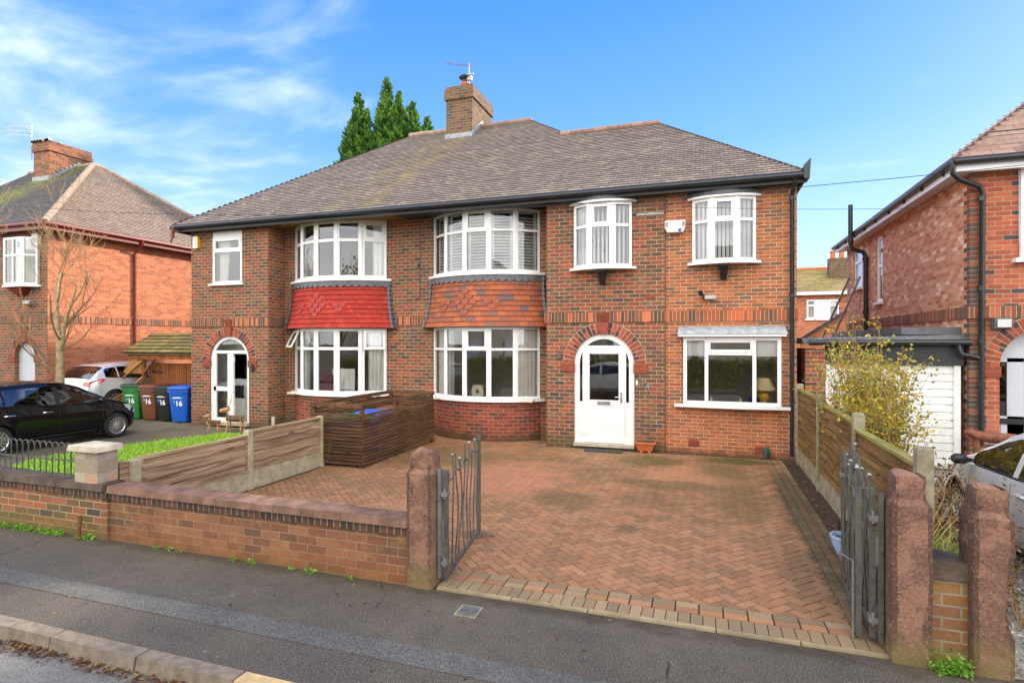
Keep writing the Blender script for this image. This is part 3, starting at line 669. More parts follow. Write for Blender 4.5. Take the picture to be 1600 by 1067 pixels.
def ridge_tiles(mb, p, q, r=.085, seg=.33):
    p, q = Vector(p), Vector(q); L = (q-p).length; n = max(1, int(L/seg)); d = (q-p)/n
    for i in range(n):
        a, b = p+d*i, p+d*(i+1)+d*.06; k = .006 if i % 2 else 0
        j = Vector((0, 0, rnd.uniform(-.008, .008)))
        mb.tube([a+j, b+j], [r+.006, r-.002], 10)
def gutter(mb, pts, r=.058):
    mb.tube(pts, r, 10)
# ------------------------------------------------------------------ setting: ground, road, pavement, drives
def sheet(name, label, mat_, pts, z, lab_kind='structure'):
    mb = MB(); mb.face([(x, y, z) for x, y in pts]); return struct(mb, name, mat_, label)
def rect(x0, x1, y0, y1): return [(x0, y0), (x1, y0), (x1, y1), (x0, y1)]
sheet('ground', 'wide ground reaching to the horizon', 'yard_soil', rect(-400, 400, -400, 600), -.13)
sheet('road', 'grey tarmac road along the kerb', 'road_tarmac', rect(-90, 90, -3.4, 3.2), -.10)
g = MB(); g.box(-90, 90, 3.24, 4.885, -.12, 0); struct(g, 'pavement', 'tarmac', 'dark grey tarmac pavement in front of the garden walls')
sheet('pavement', 'long paler strip of patched tarmac running along the pavement', 'trench_tarmac', rect(-90, 90, 3.68, 3.93), .004)
g = MB(); g.box(-90, 90, 4.885, 60, -.12, -.012); struct(g, 'ground', 'yard_soil', 'bare garden soil around the houses')
sheet('driveway', 'worn tarmac drive beside the black hatchback', 'old_drive', rect(-18.6, -6.95, 4.95, 13.2), -.004)
g = MB(); g.face([(-26, 10.9, .0), (-16.9, 10.9, .0), (-16.9, 12.2, .22), (-26, 12.2, .22)]); g.face([(-26, 12.2, .22), (-16.9, 12.2, .22), (-16.9, 30, .26), (-26, 30, .26)])
struct(g, 'driveway', 'old_drive', 'raised drive under the silver hatchback behind the bare tree')
sheet('driveway', 'pale gravel drive under the silver car at the right', 'gravel_base', rect(2.05, 14, 4.9, 12.4), -.006)
# kerb: separate stones, a dropped pale one at the end
g = MB(); x = -3.085-.915*41; k = 0
while x < 40:
    L = .915; drop = x > -3.2 and x < 2.4; z = 0.004 if not drop else (-.06 if x > -2.5 else 0.002)
    if not (-3.4 < x+L and x < 2.4 and drop): pass
    yy = rnd.uniform(-.006, .006); x1 = x+L-.012
    g.hexa([(x, 3.10+yy, -.13), (x1, 3.10+yy, -.13), (x1, 3.245, -.13), (x, 3.245, -.13)], [(x, 3.125+yy, z), (x1, 3.125+yy, z), (x1, 3.24, z+.002), (x, 3.24, z+.002)], 1 if drop else 0)
    x += L
kb = g.build('kerb', ['kerb_stone', 'kerb_yellow']); tag(kb, 'weathered stone kerb between road and pavement', 'kerb', kind='structure')
# block-paved drive: herringbone field clipped by its borders
def clip(poly, x0, x1, y0, y1):
    for (ax, val, sg) in ((0, x0, 1), (0, x1, -1), (1, y0, 1), (1, y1, -1)):
        o = []
        for i in range(len(poly)):
            p, q = poly[i], poly[(i+1) % len(poly)]; a, b = sg*(p[ax]-val), sg*(q[ax]-val)
            if a >= 0: o.append(p)
            if (a >= 0) != (b >= 0): t = a/(a-b); o.append((p[0]+(q[0]-p[0])*t, p[1]+(q[1]-p[1])*t))
        poly = o
        if len(poly) < 3: return []
    return poly
pv = MB(); prn = random.Random(3)
def block(poly, palette, gap=.0028, zt=.014):
    cx = sum(p[0] for p in poly)/len(poly); cy = sum(p[1] for p in poly)/len(poly)
    A = abs(sum(poly[i][0]*poly[(i+1) % len(poly)][1]-poly[(i+1) % len(poly)][0]*poly[i][1] for i in range(len(poly))))/2
    if A < .0004: return
    sh = lambda e: [(cx+(p[0]-cx)*(1-e/max(.02, sqrt((p[0]-cx)**2+(p[1]-cy)**2))), cy+(p[1]-cy)*(1-e/max(.02, sqrt((p[0]-cx)**2+(p[1]-cy)**2)))) for p in poly]
    a, b = sh(gap*1.4), sh(gap*1.4+.005); z = zt+prn.uniform(-.0015, .0015)+.004*mnoise.noise(V(cx*.8, cy*.8, 0))
    c = palette[int(prn.random()**1.25*len(palette))]; k = prn.uniform(.92, 1.07); c = tuple(x*k for x in c)
    tx, ty = prn.uniform(-.012, .012), prn.uniform(-.012, .012)
    Z = lambda p: z+(p[0]-cx)*tx+(p[1]-cy)*ty
    pv.face([(p[0], p[1], Z(p)) for p in b], col=c); n = len(poly)
    for i in range(n): pv.face([(*a[i], -.004), (*a[(i+1) % n], -.004), (*b[(i+1) % n], Z(b[(i+1) % n])), (*b[i], Z(b[i]))], col=tuple(x*.9 for x in c))
BR = [lin(160, 116, 84), lin(155, 111, 79), lin(164, 122, 89), lin(149, 107, 77), lin(158, 118, 86), lin(144, 107, 78), lin(165, 117, 84), lin(139, 106, 78)]
GR = [lin(152, 130, 100), lin(142, 120, 92), lin(134, 114, 88), lin(158, 134, 102), lin(146, 120, 90)]
RD = [lin(168, 120, 86), lin(160, 112, 80), lin(170, 124, 90), lin(152, 110, 80)]
def field(x0, x1, y0, y1):
    c45 = cos(R(45)); N = 130
    ox, oy = (x0+x1)/2, (y0+y1)/2; ex = max(x1-x0, y1-y0)*.75+.5
    for b in range(-N, N):
        for a in range(-2*N, 2*N):
            hx, hy = a-2*b, a+2*b
            for (u, v, du, dv) in ((hx, hy, 2, 1), (hx, hy+1, 1, 2)):
                U, W = (u+du/2)*.1, (v+dv/2)*.1; X, Y = ox+(U-W)*c45, oy+(U+W)*c45
                if abs(X-ox) > ex or abs(Y-oy) > ex or not (x0-.15 < X < x1+.15 and y0-.15 < Y < y1+.15): continue
                q = [((u)*.1, v*.1), ((u+du)*.1, v*.1), ((u+du)*.1, (v+dv)*.1), (u*.1, (v+dv)*.1)]
                q = clip([(ox+(m-n)*c45, oy+(m+n)*c45) for m, n in q], x0, x1, y0, y1)
                if q: block(q, BR)
field(-6.72, 1.15, 5.35, 12.18); field(-6.72, -3.5, 12.18, 13.0)
def course(x0, x1, y0, y1, along, n, pal):
    for i in range(n):
        if along == 'x': L = (x1-x0)/n; block([(x0+L*i, y0), (x0+L*(i+1), y0), (x0+L*(i+1), y1), (x0+L*i, y1)], pal)
        else: L = (y1-y0)/n; block([(x0, y0+L*i), (x1, y0+L*i), (x1, y0+L*(i+1)), (x0, y0+L*(i+1))], pal)
course(-2.42, 1.30, 4.94, 5.14, 'x', 37, GR); course(-2.42, 1.35, 5.14, 5.245, 'x', 19, RD+GR[:1]); course(-2.42, 1.15, 5.245, 5.35, 'x', 18, GR)
course(-6.72, -2.42, 5.10, 5.35, 'x', 21, BR)
course(1.15, 1.255, 5.245, 12.3, 'y', 35, GR); course(1.255, 1.36, 5.245, 12.3, 'y', 35, RD); course(1.36, 1.46, 5.0, 12.3, 'y', 36, GR)
course(-3.35, 1.46, 12.18, 12.28, 'x', 48, GR); course(-3.5, -3.36, 12.3, 12.95, 'y', 4, GR)
course(-6.6, -3.5, 12.86, 13.0, 'x', 15, GR)
tag(pv.build('driveway', 'paving_block'), 'herringbone brick-paved drive with grey and red border courses', 'drive', kind='structure')
sheet('ground', 'dark mossy sand between the paving blocks', 'soil', rect(-6.85, 1.70, 4.93, 13.05), .002)
g = MB(); xx = -2.40
for L in (.75, .7, 1.05, .62, .60): g.box(xx, xx+L-.01, 4.885, 4.935, -.03, .018+rnd.uniform(-.003, .003)); xx += L
struct(g, 'kerb', 'edging', 'thin pale stone edging between drive and pavement')
# lawn
lawn_poly = [(-11.6, 11.45), (-12.45, 9.3), (-12.75, 7.8), (-11.9, 6.6), (-10.9, 5.25), (-6.98, 5.25), (-6.98, 9.2), (-8.0, 11.2)]
mb = MB(); mb.face([(x, y, .012) for x, y in lawn_poly[::-1]]); M('lawn_base', lin(96, 128, 40), .9, .3, 6, .3); struct(mb, 'lawn', 'lawn_base', 'bright green front lawn beyond the wooden fence')
def inside(p, poly):
    c = False
    for i in range(len(poly)):
        a, b = poly[i], poly[i-1]
        if (a[1] > p[1]) != (b[1] > p[1]) and p[0] < (b[0]-a[0])*(p[1]-a[1])/(b[1]-a[1])+a[0]: c = not c
    return c
mb = MB(); gr = random.Random(5); cnt = 0
while cnt < 15000:
    p = (gr.uniform(-12.8, -6.98), gr.uniform(5.25, 11.5))
    if not inside(p, lawn_poly): continue
    cnt += 1; a = gr.uniform(0, 6.28); h = gr.uniform(.03, .075); wv = .009; lx, ly = gr.uniform(-.03, .03), gr.uniform(-.03, .03); d = (cos(a)*wv, sin(a)*wv)
    k = gr.uniform(.75, 1.2); base = gr.choice([lin(178, 222, 50), lin(158, 208, 46), lin(190, 226, 66), lin(164, 200, 70)]); col = tuple(x*k for x in base)
    mb.face([(p[0]-d[0], p[1]-d[1], .01), (p[0]+d[0], p[1]+d[1], .01), (p[0]+lx, p[1]+ly, .01+h)], col=col)
tag(mb.build('grass', 'leafy'), 'short bright green grass of the front lawn', 'grass', kind='stuff')

# ------------------------------------------------------------------ the pair of houses
EZ, EY, PITCH = 5.60, 12.10, 3.55/4.75
PX = -7.22                                                       # party line
def room(mb, x0, x1, y1, z0, z1, y0=13.07):
    mb.face([(x0, y1, z0), (x1, y1, z0), (x1, y1, z1), (x0, y1, z1)]); mb.face([(x0, y0, z0), (x0, y1, z0), (x0, y1, z1), (x0, y0, z1)]); mb.face([(x1, y0, z0), (x1, y1, z0), (x1, y1, z1), (x1, y0, z1)])
    mb.face([(x0, y0, z0), (x1, y0, z0), (x1, y1, z0), (x0, y1, z0)]); mb.face([(x0, y0, z1), (x1, y0, z1), (x1, y1, z1), (x0, y1, z1)])
def pt_front(u, D, z): return (u, EY+D, z)
def pt_back(u, D, z): return (u, 21.6-D, z)
# ---- house 14 (right): pier with the arched door, bow bay, flush extension
h14 = thing('semi_detached_house', 'right-hand brick house with brown tile-hung bay, white arched door and side extension', 'house', (-3.0, 12.4, 0), 'semi-detached houses on the street')
W = MB(); wall(W, -3.35, -.77, 0, 5.52, 12.40, [(-2.72, -1.41, .1, 2.52, .655), (-2.70, -1.47, 3.93, 5.34)])
W.face([(-3.35, 12.40, 0), (-3.35, 13.05, 0), (-3.35, 13.05, 5.52), (-3.35, 12.40, 5.52)])
wall(W, PX, -3.35, 0, 5.52, 13.05, [(-6.45, -3.72, .98, 2.70), (-6.45, -3.72, 3.96, 5.49)])
W.build('front_wall', 'old_brick', h14)
W = MB(); wall(W, -.765, 1.74, 1.03, 5.52, 12.425, [(-.40, 1.45, 1.03, 2.45), (-.21, .98, 3.95, 5.27)])
W.face([(1.74, 12.425, 0), (1.74, 21.6, 0), (1.74, 21.6, 5.52), (1.74, 12.425, 5.52)]); W.face([(-.765, 12.40, 0), (-.765, 12.425, 0), (-.765, 12.425, 5.5), (-.765, 12.40, 5.5)])
W.face([(PX, 21.6, 0), (1.74, 21.6, 0), (1.74, 21.6, 5.5), (PX, 21.6, 5.5)])
W.build('extension_wall', 'extension_brick', h14)
W = MB(); wall(W, -.765, 1.74, 0, 1.03, 12.425); W.build('extension_wall', 'orange_brick', h14)
W = MB()
string_course(W, -3.37, -.77, 12.40); W.box(PX, -6.75, 13.03, 13.06, 2.765, 2.985); W.box(-3.39, -3.351, 12.38, 13.05, 2.765, 2.985); build_each(W, 'string_course', 'soldier_brick', h14)
W = MB(); string_course(W, -.765, 1.76, 12.425); W.box(1.738, 1.765, 12.426, 21, 2.765, 2.985); build_each(W, 'string_course', 'soldier_extension', h14)
arch_ring(h14, -2.065, .655, 1.865, 2.52, 12.40)
P14 = bay(h14, -6.45, -3.70, False, False)
# rooms behind the windows
rm = MB(); room(rm, -7.1, -3.4, 16.5, .3, 2.74); room(rm, -7.1, -3.4, 16.5, 3.0, 5.5); room(rm, -.7, 1.7, 16.2, .3, 2.6); room(rm, -.7, 1.7, 16.2, 2.9, 5.5); room(rm, -3.3, -.8, 17.5, .05, 2.75); room(rm, -3.3, -.8, 15.2, 2.9, 5.5)
rm.build('room_lining', 'room_wall', h14)
# front door set
dr = MB(); gl = MB(); Y = 12.47; cx = -2.065
def arch_frame(fr, cx, rx, z0, sp, rz, Y, wd, dep=.07):
    n = 22; out = [(cx-rx, z0), (cx-rx, sp)]+[(cx-rx*cos(pi*k/n), sp+rz*sin(pi*k/n)) for k in range(1, n)]+[(cx+rx, sp), (cx+rx, z0)]
    inn = [(cx-rx+wd, z0), (cx-rx+wd, sp)]+[(cx-(rx-wd)*cos(pi*k/n), sp+(rz-wd)*sin(pi*k/n)) for k in range(1, n)]+[(cx+rx-wd, sp), (cx+rx-wd, z0)]
    for i in range(len(out)-1):
        a, b, c, d = out[i], out[i+1], inn[i+1], inn[i]; y0, y1 = Y-dep/2, Y+dep/2
        fr.face([(a[0], y0, a[1]), (d[0], y0, d[1]), (c[0], y0, c[1]), (b[0], y0, b[1])]); fr.face([(d[0], y0, d[1]), (d[0], y1, d[1]), (c[0], y1, c[1]), (c[0], y0, c[1])]); fr.face([(a[0], y0, a[1]), (b[0], y0, b[1]), (b[0], y1, b[1]), (a[0], y1, a[1])])
    return inn
inn = arch_frame(dr, cx, .655, .13, 1.865, .655, Y, .115)
dr.box(cx-.475, cx-.437, Y-.03, Y+.03, .13, 2.26); dr.box(cx+.437, cx+.475, Y-.03, Y+.03, .13, 2.26)     # mullions
dr.box(cx-.50, cx+.50, Y-.032, Y+.03, 2.19, 2.26)                                                     # transom
for sgn in (-1, 1): dr.box(cx+sgn*.51-.034, cx+sgn*.51+.034, Y-.02, Y+.02, .13, 1.02); dr.box(cx+sgn*.51-.034, cx+sgn*.51+.034, Y-.026, Y+.03, .99, 1.03)
dset = dr.build('door_frame', 'white_upvc', h14)
gl.face([(cx-.45, Y, 2.25), (cx+.45, Y, 2.25), (cx+.3, Y, 2.42), (cx, Y, 2.46), (cx-.3, Y, 2.42)])
for sgn in (-1, 1): gl.face([(cx+sgn*.475, Y, 1.0), (cx+sgn*.545, Y, 1.0), (cx+sgn*.545, Y, 1.88), (cx+sgn*.475, Y, 2.12)])
gl.build('pane', 'window_glass', dset)
dl = MB(); y0, y1 = Y-.045, Y+.02
for (a, b, c, d) in ((-.435, -.32, .14, 2.188), (.32, .435, .14, 2.188), (-.32, .32, 2.08, 2.188), (-.32, .32, .95, 1.07), (-.32, .32, .14, .25)): dl.box(cx+a, cx+b, y0 if abs(a) > .33 or a > .3 else y0+.001, y1, c, d)
dl.box(cx-.32, cx+.32, Y-.034, Y+.02, .25, .95)
door = dl.build('door', 'white_upvc', h14)
g2 = MB(); g2.face([(cx-.32, Y, 1.07), (cx+.32, Y, 1.07), (cx+.32, Y, 2.08), (cx-.32, Y, 2.08)]); g2.build('pane', 'window_glass', door)
ld = MB()
for k in range(1, 5): ld.box(cx-.32+k*.128-.003, cx-.32+k*.128+.003, Y+.004, Y+.008, 1.07, 2.08)
for k in range(1, 7): ld.box(cx-.32, cx+.32, Y+.008, Y+.011, 1.07+k*.144-.003, 1.07+k*.144+.003)
ld.build('leaded_bars', 'lead', door)
hd = MB(); hd.box(cx+.362, cx+.392, y0-.012, y0, 1.02, 1.25); hd.tube([(cx+.377, y0-.012, 1.15), (cx+.377, y0-.05, 1.15), (cx+.25, y0-.055, 1.148)], .010, 8); hd.build('handle', 'chrome', door)
lb = MB(); lb.box(cx-.14, cx+.14, y0-.014, y0+.002, .975, 1.045); lb.box(cx-.122, cx+.122, y0-.018, y0-.014, .99, 1.03); lb.build('letterbox', 'galvanised', door)
hg = MB()
for z in (.38, 1.15, 1.92): hg.box(cx-.465, cx-.425, y0-.02, y0+.001, z-.05, z+.05)
build_each(hg, 'hinge', 'white_upvc', door)
st = MB(); st.box(cx-.66, cx+.66, 12.33, 12.56, .06, .13); st.build('door_step', 'cap_stone', h14)
# flat-fronted extension window with canopy
fr, gl = MB(), MB(); a, b = (-.40, 12.36), (1.45, 12.36)
facet(fr, gl, a, b, 1.06, 2.44, [(0, .245, 0, 1), (.245, .735, 0, .76), (.245, .735, .76, 1, True), (.735, 1, 0, 1)], fw=.07)
wd = fr.build('window', 'white_upvc', h14); gl.build('pane', 'window_glass', wd)
s_ = MB(); strip_slab(s_, [(-.58+2.2*k/10, 12.31-.09*sin(pi*k/10)) for k in range(11)], 12.43, 1.0, 1.055); s_.build('sill', 'white_upvc', wd)
s_ = MB(); s_.box(-.50, 1.53, 12.20, 12.44, 2.45, 2.50); s_.build('canopy', 'white_upvc', wd)
s_ = MB(); s_.hexa([(-.52, 12.18, 2.50), (1.55, 12.18, 2.50), (1.55, 12.43, 2.50), (-.52, 12.43, 2.50)], [(-.50, 12.24, 2.58), (1.53, 12.24, 2.58), (1.53, 12.43, 2.66), (-.50, 12.43, 2.66)]); s_.build('canopy_lead', 'lead_light', wd)
s_ = MB(); s_.box(-.40, .02, 12.45, 12.46, 2.05, 2.44); s_.box(1.02, 1.45, 12.45, 12.46, 2.05, 2.44); s_.box(.06, .95, 12.45, 12.46, 2.32, 2.40); s_.build('blind', 'blind', wd)
# two oriel windows upstairs
def oriel(house, x0, x1, z0, z1, Y, pr, curt):
    fr, gl = MB(), MB(); L = x1-x0; P = [(x0, Y-.02), (x0+L*.30, Y-pr), (x1-L*.30, Y-pr), (x1, Y-.02)]
    for i in range(3):
        facet(fr, gl, P[i], P[i+1], z0, z1, [(0, 1, 0, .64), (0, 1, .64, 1, i == 1)], fw=.06)
        if 0 < i: fr.tube([(*P[i], z0), (*P[i], z1)], .04, 8)
    wd = fr.build('window', 'white_upvc', house); gl.build('pane', 'window_glass', wd)
    cv = [(x0-.11, Y-.05)]+[(x0-.11+(L+.22)*k/12, Y-.05-(pr+.05)*sin(pi*k/12)**.8) for k in range(1, 12)]+[(x1+.11, Y-.05)]
    s = MB(); strip_slab(s, cv, Y+.02, z0-.05, z0); s.build('sill', 'white_upvc', wd)
    s = MB(); strip_slab(s, cv, Y+.02, z1+.001, z1+.045); s.build('canopy', 'white_upvc', wd)
    s = MB(); top = [(x, y+.03) for x, y in cv]
    for i in range(len(cv)-1): s.face([(*cv[i], z1+.046), (*cv[i+1], z1+.046), (top[i+1][0], min(Y, top[i+1][1]), z1+.19), (top[i][0], min(Y, top[i][1]), z1+.19)])
    for k in range(22):
        t = (k+.5)/22*(len(cv)-1); i = int(t); f = t-i; p = Vector(cv[i]).lerp(Vector(cv[i+1]), f)
        s.bar((p.x, p.y-.008, z1+.05), (p.x, min(Y, p.y+.025), z1+.19), .014, .02)
    s.build('lead_hood', 'lead', wd)
    s = MB(); m_ = (x0+x1)/2; s.hexa([(m_-.06, Y-.07, z0-.36), (m_+.06, Y-.07, z0-.36), (m_+.06, Y, z0-.36), (m_-.06, Y, z0-.36)], [(m_-.085, Y-.2, z0-.09), (m_+.085, Y-.2, z0-.09), (m_+.085, Y, z0-.09), (m_-.085, Y, z0-.09)]); s.box(m_-.1, m_+.1, Y-.24, Y, z0-.09, z0-.052); s.build('bracket', 'black_gutter', wd)
    s = MB()
    if curt == 'v':
        for k in range(15): 
            x = x0+.04+(L-.08)*k/14; s.hexa([(x-.028, Y+.02, z0), (x+.028, Y-.01, z0), (x+.03, Y-.008, z0), (x-.026, Y+.022, z0)], [(x-.028, Y+.02, z1), (x+.028, Y-.01, z1), (x+.03, Y-.008, z1), (x-.026, Y+.022, z1)])
    else:
        curtain(s, (x0+.02, Y+.04), (x0+.32, Y+.04), z0, z1, .03, 4)
        for k in range(9): x = x0+.42+(L-.5)*k/8; s.box(x-.02, x+.02, Y+.05, Y+.053, z0, z1)
    s.build('blind', 'blind', wd, smooth=40)
oriel(h14, -2.70, -1.47, 3.95, 5.33, 12.40, .24, 'c'); oriel(h14, -.21, .98, 3.97, 5.26, 12.425, .20, 'v')
# roof of 14
DM = 4.75; DE = 3.28
def r14(D): return 1.86-D*(1.86+1.1)/DE if D < DE else -3.55-(D-DE)
rf = MB(); slope(rf, lambda D: PX, r14, 0, DE, EZ, PITCH, pt_front); slope(rf, lambda D: PX, lambda D: -3.55-(D-DE), DE, DM, EZ, PITCH, pt_front)
slope(rf, lambda D: PX, r14, 0, DE, EZ, PITCH, pt_back); slope(rf, lambda D: PX, lambda D: -3.55-(D-DE), DE, DM, EZ, PITCH, pt_back)
def pt_r14(u, D, z): return (1.86-D*(2.96/DE), u, z)
slope(rf, lambda D: EY+D, lambda D: 21.6-D, 0, DE, EZ, PITCH, pt_r14)
def pt_r14b(u, D, z): return (-3.55-(D-DE), u, z)
slope(rf, lambda D: EY+D, lambda D: 21.6-D, DE, DM, EZ, PITCH, pt_r14b)
rz = EZ+PITCH*DE; rf.face([(-3.6, EY+DE, rz), (-1.1, EY+DE, rz), (-1.1, 21.6-DE, rz), (-3.6, 21.6-DE, rz)])
roof14 = rf.build('roof', 'roof_tile', h14)
rd = MB(); ridge_tiles(rd, (PX, EY+DM, EZ+PITCH*DM+.02), (-5.05, EY+DM, EZ+PITCH*DM+.02)); rd.build('ridge_tiles', 'pink_roof_tile', roof14, smooth=50); rd = MB(); ridge_tiles(rd, (-3.75, EY+DE, rz+.02), (-1.1, EY+DE, rz+.02))
rd.build('ridge_tiles', 'pink_roof_tile', roof14, smooth=50)
ev = MB(); ev.box(PX, 1.84, EY+.02, EY+.045, 5.40, 5.58); ev.face([(PX, EY+.03, 5.42), (1.84, EY+.03, 5.42), (1.84, 13.1, 5.5), (PX, 13.1, 5.5)]); ev.box(1.79, 1.84, EY+.045, 21.4, 5.40, 5.58); ev.face([(1.84, 12.3, 5.45), (1.84, 21.4, 5.45), (1.70, 21.4, 5.5), (1.70, 12.3, 5.5)]); ev.face([(PX, 12.38, 5.49), (1.76, 12.38, 5.49), (1.76, 21.4, 5.49), (PX, 21.4, 5.49)])
ev.build('eaves_board', 'black_paint', h14)
gt = MB(); gutter(gt, [(PX, EY-.04, 5.525), (1.83, EY-.04, 5.525)], .06); gt.hexa([(1.80, EY-.12, 5.44), (1.90, EY-.12, 5.44), (1.90, EY+.25, 5.44), (1.80, EY+.25, 5.44)], [(1.80, EY-.10, 5.70), (1.92, EY-.12, 5.82), (1.92, EY+.22, 5.74), (1.80, EY+.25, 5.66)]); gt.build('gutter', 'black_gutter', h14)
dp = MB(); dp.tube([(1.66, EY+.0, 5.48), (1.66, EY+.02, 5.38), (1.64, 12.33, 5.2), (1.64, 12.345, .1)], .042, 10)
for z in (5.16, 3.25, 1.2): dp.tube([(1.64, 12.34, z-.03), (1.64, 12.34, z+.03)], .052, 10)
dp.build('downpipe', 'black_gutter', h14, smooth=40)
# chimney with lead flashing, pot and cowl
ch = MB(); cx0, cx1, cy0, cy1 = -7.62, -6.74, 16.2, 17.9
ch.box(cx0, cx1, cy0, cy1, 8.4, 9.86); ch.box(cx0-.05, cx1+.05, cy0-.05, cy1+.05, 9.86, 10.16); ch.box(cx0-.02, cx1+.02, cy0-.02, cy1+.02, 10.16, 10.26)
chim = ch.build('chimney', 'chimney_brick', h14)
f = MB(); zf = EZ+PITCH*(cy0-EY); f.box(cx0-.02, cx1+.02, cy0-.05, cy0-.005, zf-.02, zf+.12)
for i in range(7):
    y = cy0+i*.12; zz = EZ+PITCH*(y-EY); f.box(cx1+.002, cx1+.025, y, y+.125, zz-.1, zz+.2)
f.build('lead_flashing', 'lead_light', chim)
f = MB(); f.box(cx0+.06, cx1-.06, cy0+.1, cy1-.1, 10.262, 10.32); f.build('flaunching', 'mortar_flaunch', chim)
f = MB(); f.lathe((-7.15, 16.6, 10.30), [(.13, 0), (.12, .14), (.145, .15), (.145, .2), (.1, .2)], 16); f.build('pot', 'terracotta', chim, smooth=40)
f = MB(); f.lathe((-7.15, 16.6, 10.50), [(.09, 0), (.09, .10), (.19, .16), (.20, .20), (.05, .27), (.001, .28)], 16); f.build('cowl', 'black_gutter', chim, smooth=40)
# air bricks
for (x, z) in ((-.30, .17), (.98, .10)):
    f = MB(); f.box(x, x+.215, 12.416, 12.426, z, z+.14)
    for k in range(4): f.box(x+.012, x+.203, 12.410, 12.417, z+.014+k*.033, z+.03+k*.033)
    f.build('air_brick', 'impost', h14)
f = MB()
f.box(-1.20, -.98, 12.392, 12.401, 3.26, 3.33)
for nm_ in (0,): f.build('air_brick', 'impost', h14)
# ---- house 16 (left)
h16 = thing('semi_detached_house', 'left-hand brick house with bright red tile-hung bay and open white arched door', 'house', (-10.5, 12.4, 0), 'semi-detached houses on the street')
W = MB(); wall(W, -13.76, -11.07, 0, 5.52, 12.40, [(-13.08, -11.72, .1, 2.50, .66), (-13.0, -11.96, 3.93, 5.40)])
W.face([(-11.07, 12.40, 0), (-11.07, 13.05, 0), (-11.07, 13.05, 5.52), (-11.07, 12.40, 5.52)]); wall(W, -11.07, PX, 0, 5.52, 13.05, [(-10.70, -7.85, .98, 2.70), (-10.70, -7.85, 3.96, 5.49)])
W.face([(-13.76, 12.40, 0), (-13.76, 21.6, 0), (-13.76, 21.6, 5.52), (-13.76, 12.40, 5.52)]); W.face([(-13.76, 21.6, 0), (PX, 21.6, 0), (PX, 21.6, 5.52), (-13.76, 21.6, 5.52)])
W.build('front_wall', 'old_brick', h16)
W = MB(); string_course(W, -13.78, -11.05, 12.40); W.box(-7.75, PX, 13.03, 13.06, 2.765, 2.985); W.box(-11.069, -11.05, 12.41, 13.05, 2.765, 2.985); build_each(W, 'string_course', 'soldier_brick', h16)
arch_ring(h16, -12.40, .68, 1.84, 2.50, 12.40)
bay(h16, -10.70, -7.85, True, True)
rm = MB(); room(rm, -11.0, -7.3, 16.5, .3, 2.74); room(rm, -11.0, -7.3, 16.5, 3.0, 5.5); room(rm, -13.7, -11.1, 14.6, .03, 2.75, 12.6); room(rm, -13.7, -11.1, 15.2, 2.9, 5.5); rm.build('room_lining', 'room_wall', h16)
fr, gl = MB(), MB(); facet(fr, gl, (-13.0, 12.44), (-11.96, 12.44), 3.95, 5.24, [(0, 1, 0, .70), (0, 1, .70, 1, True)], fw=.07); fr.box(-13.0, -11.96, 12.42, 12.47, 5.24, 5.40)
wd = fr.build('window', 'white_upvc', h16); gl.build('pane', 'window_glass', wd); s_ = MB(); s_.box(-13.08, -11.88, 12.33, 12.5, 3.90, 3.945); s_.build('sill', 'white_upvc', wd)
s_ = MB(); curtain(s_, (-12.92, 12.6), (-12.55, 12.6), 3.96, 5.2, .03, 4, pinch=.3); s_.build('curtain', 'curtain', wd, smooth=60)
dr = MB(); cx = -12.40; Y = 12.47; arch_frame(dr, cx, .68, .13, 1.84, .66, Y, .09); dr.box(cx-.60, cx+.60, Y-.032, Y+.03, 2.02, 2.10); dr.box(cx-.03, cx+.09, Y-.033, Y+.03, .13, 2.02)
dr.box(cx-.59, cx-.03, Y-.03, Y+.03, .13, .24); dr.box(cx-.59, cx-.03, Y-.03, Y+.03, .98, 1.10); dr.box(cx-.59, cx-.50, Y-.03, Y+.03, .24, 2.02); dr.box(cx-.10, cx-.03, Y-.031, Y+.03, .24, 2.02)
for z in (.5, 1.2, 1.85): dr.box(cx+.09, cx+.115, Y-.02, Y+.02, z-.06, z+.06)
dset = dr.build('door_frame', 'white_upvc', h16)
gl = MB(); gl.face([(cx-.50, Y, .24), (cx-.10, Y, .24), (cx-.10, Y, .98), (cx-.50, Y, .98)]); gl.face([(cx-.50, Y, 1.10), (cx-.10, Y, 1.10), (cx-.10, Y, 2.02), (cx-.50, Y, 2.02)]); gl.face([(cx-.55, Y, 2.10), (cx+.55, Y, 2.10), (cx+.35, Y, 2.32), (cx, Y, 2.40), (cx-.35, Y, 2.32)]); gl.build('pane', 'window_glass', dset)
d = MB(); d.box(cx+.53, cx+.575, Y+.05, Y+.75, .15, 2.0); d.tube([(cx+.53, Y+.68, 1.05), (cx+.47, Y+.68, 1.05), (cx+.47, Y+.56, 1.05)], .01, 8); d.build('door', 'white_upvc', h16)   # open leaf swung inwards
d = MB(); y = 13.02
for (a, b, c, e) in ((-1.25, -.45, .03, 2.3), (.02, 1.1, .03, 2.3), (-.45, .02, 1.98, 2.3), (-.45, .02, .03, 1.28)): d.box(cx+a, cx+b, y, y+.04, c, e)
d.box(cx-.40, cx-.03, y-.012, y, .15, .72); d.box(cx-.47, cx+.04, y-.02, y+.03, 1.24, 1.28)
ind = d.build('inner_door', 'white_paint', h16); g2 = MB(); g2.face([(cx-.45, y+.02, 1.28), (cx+.02, y+.02, 1.28), (cx+.02, y+.02, 1.98), (cx-.45, y+.02, 1.98)]); g2.build('pane', 'dark_car_glass', ind)
st = MB(); st.box(cx-.70, cx+.70, 12.30, 12.56, .05, .13); st.build('door_step', 'concrete', h16)
rf = MB(); l16 = lambda D: -14.12+D*(14.12-9.25)/DM
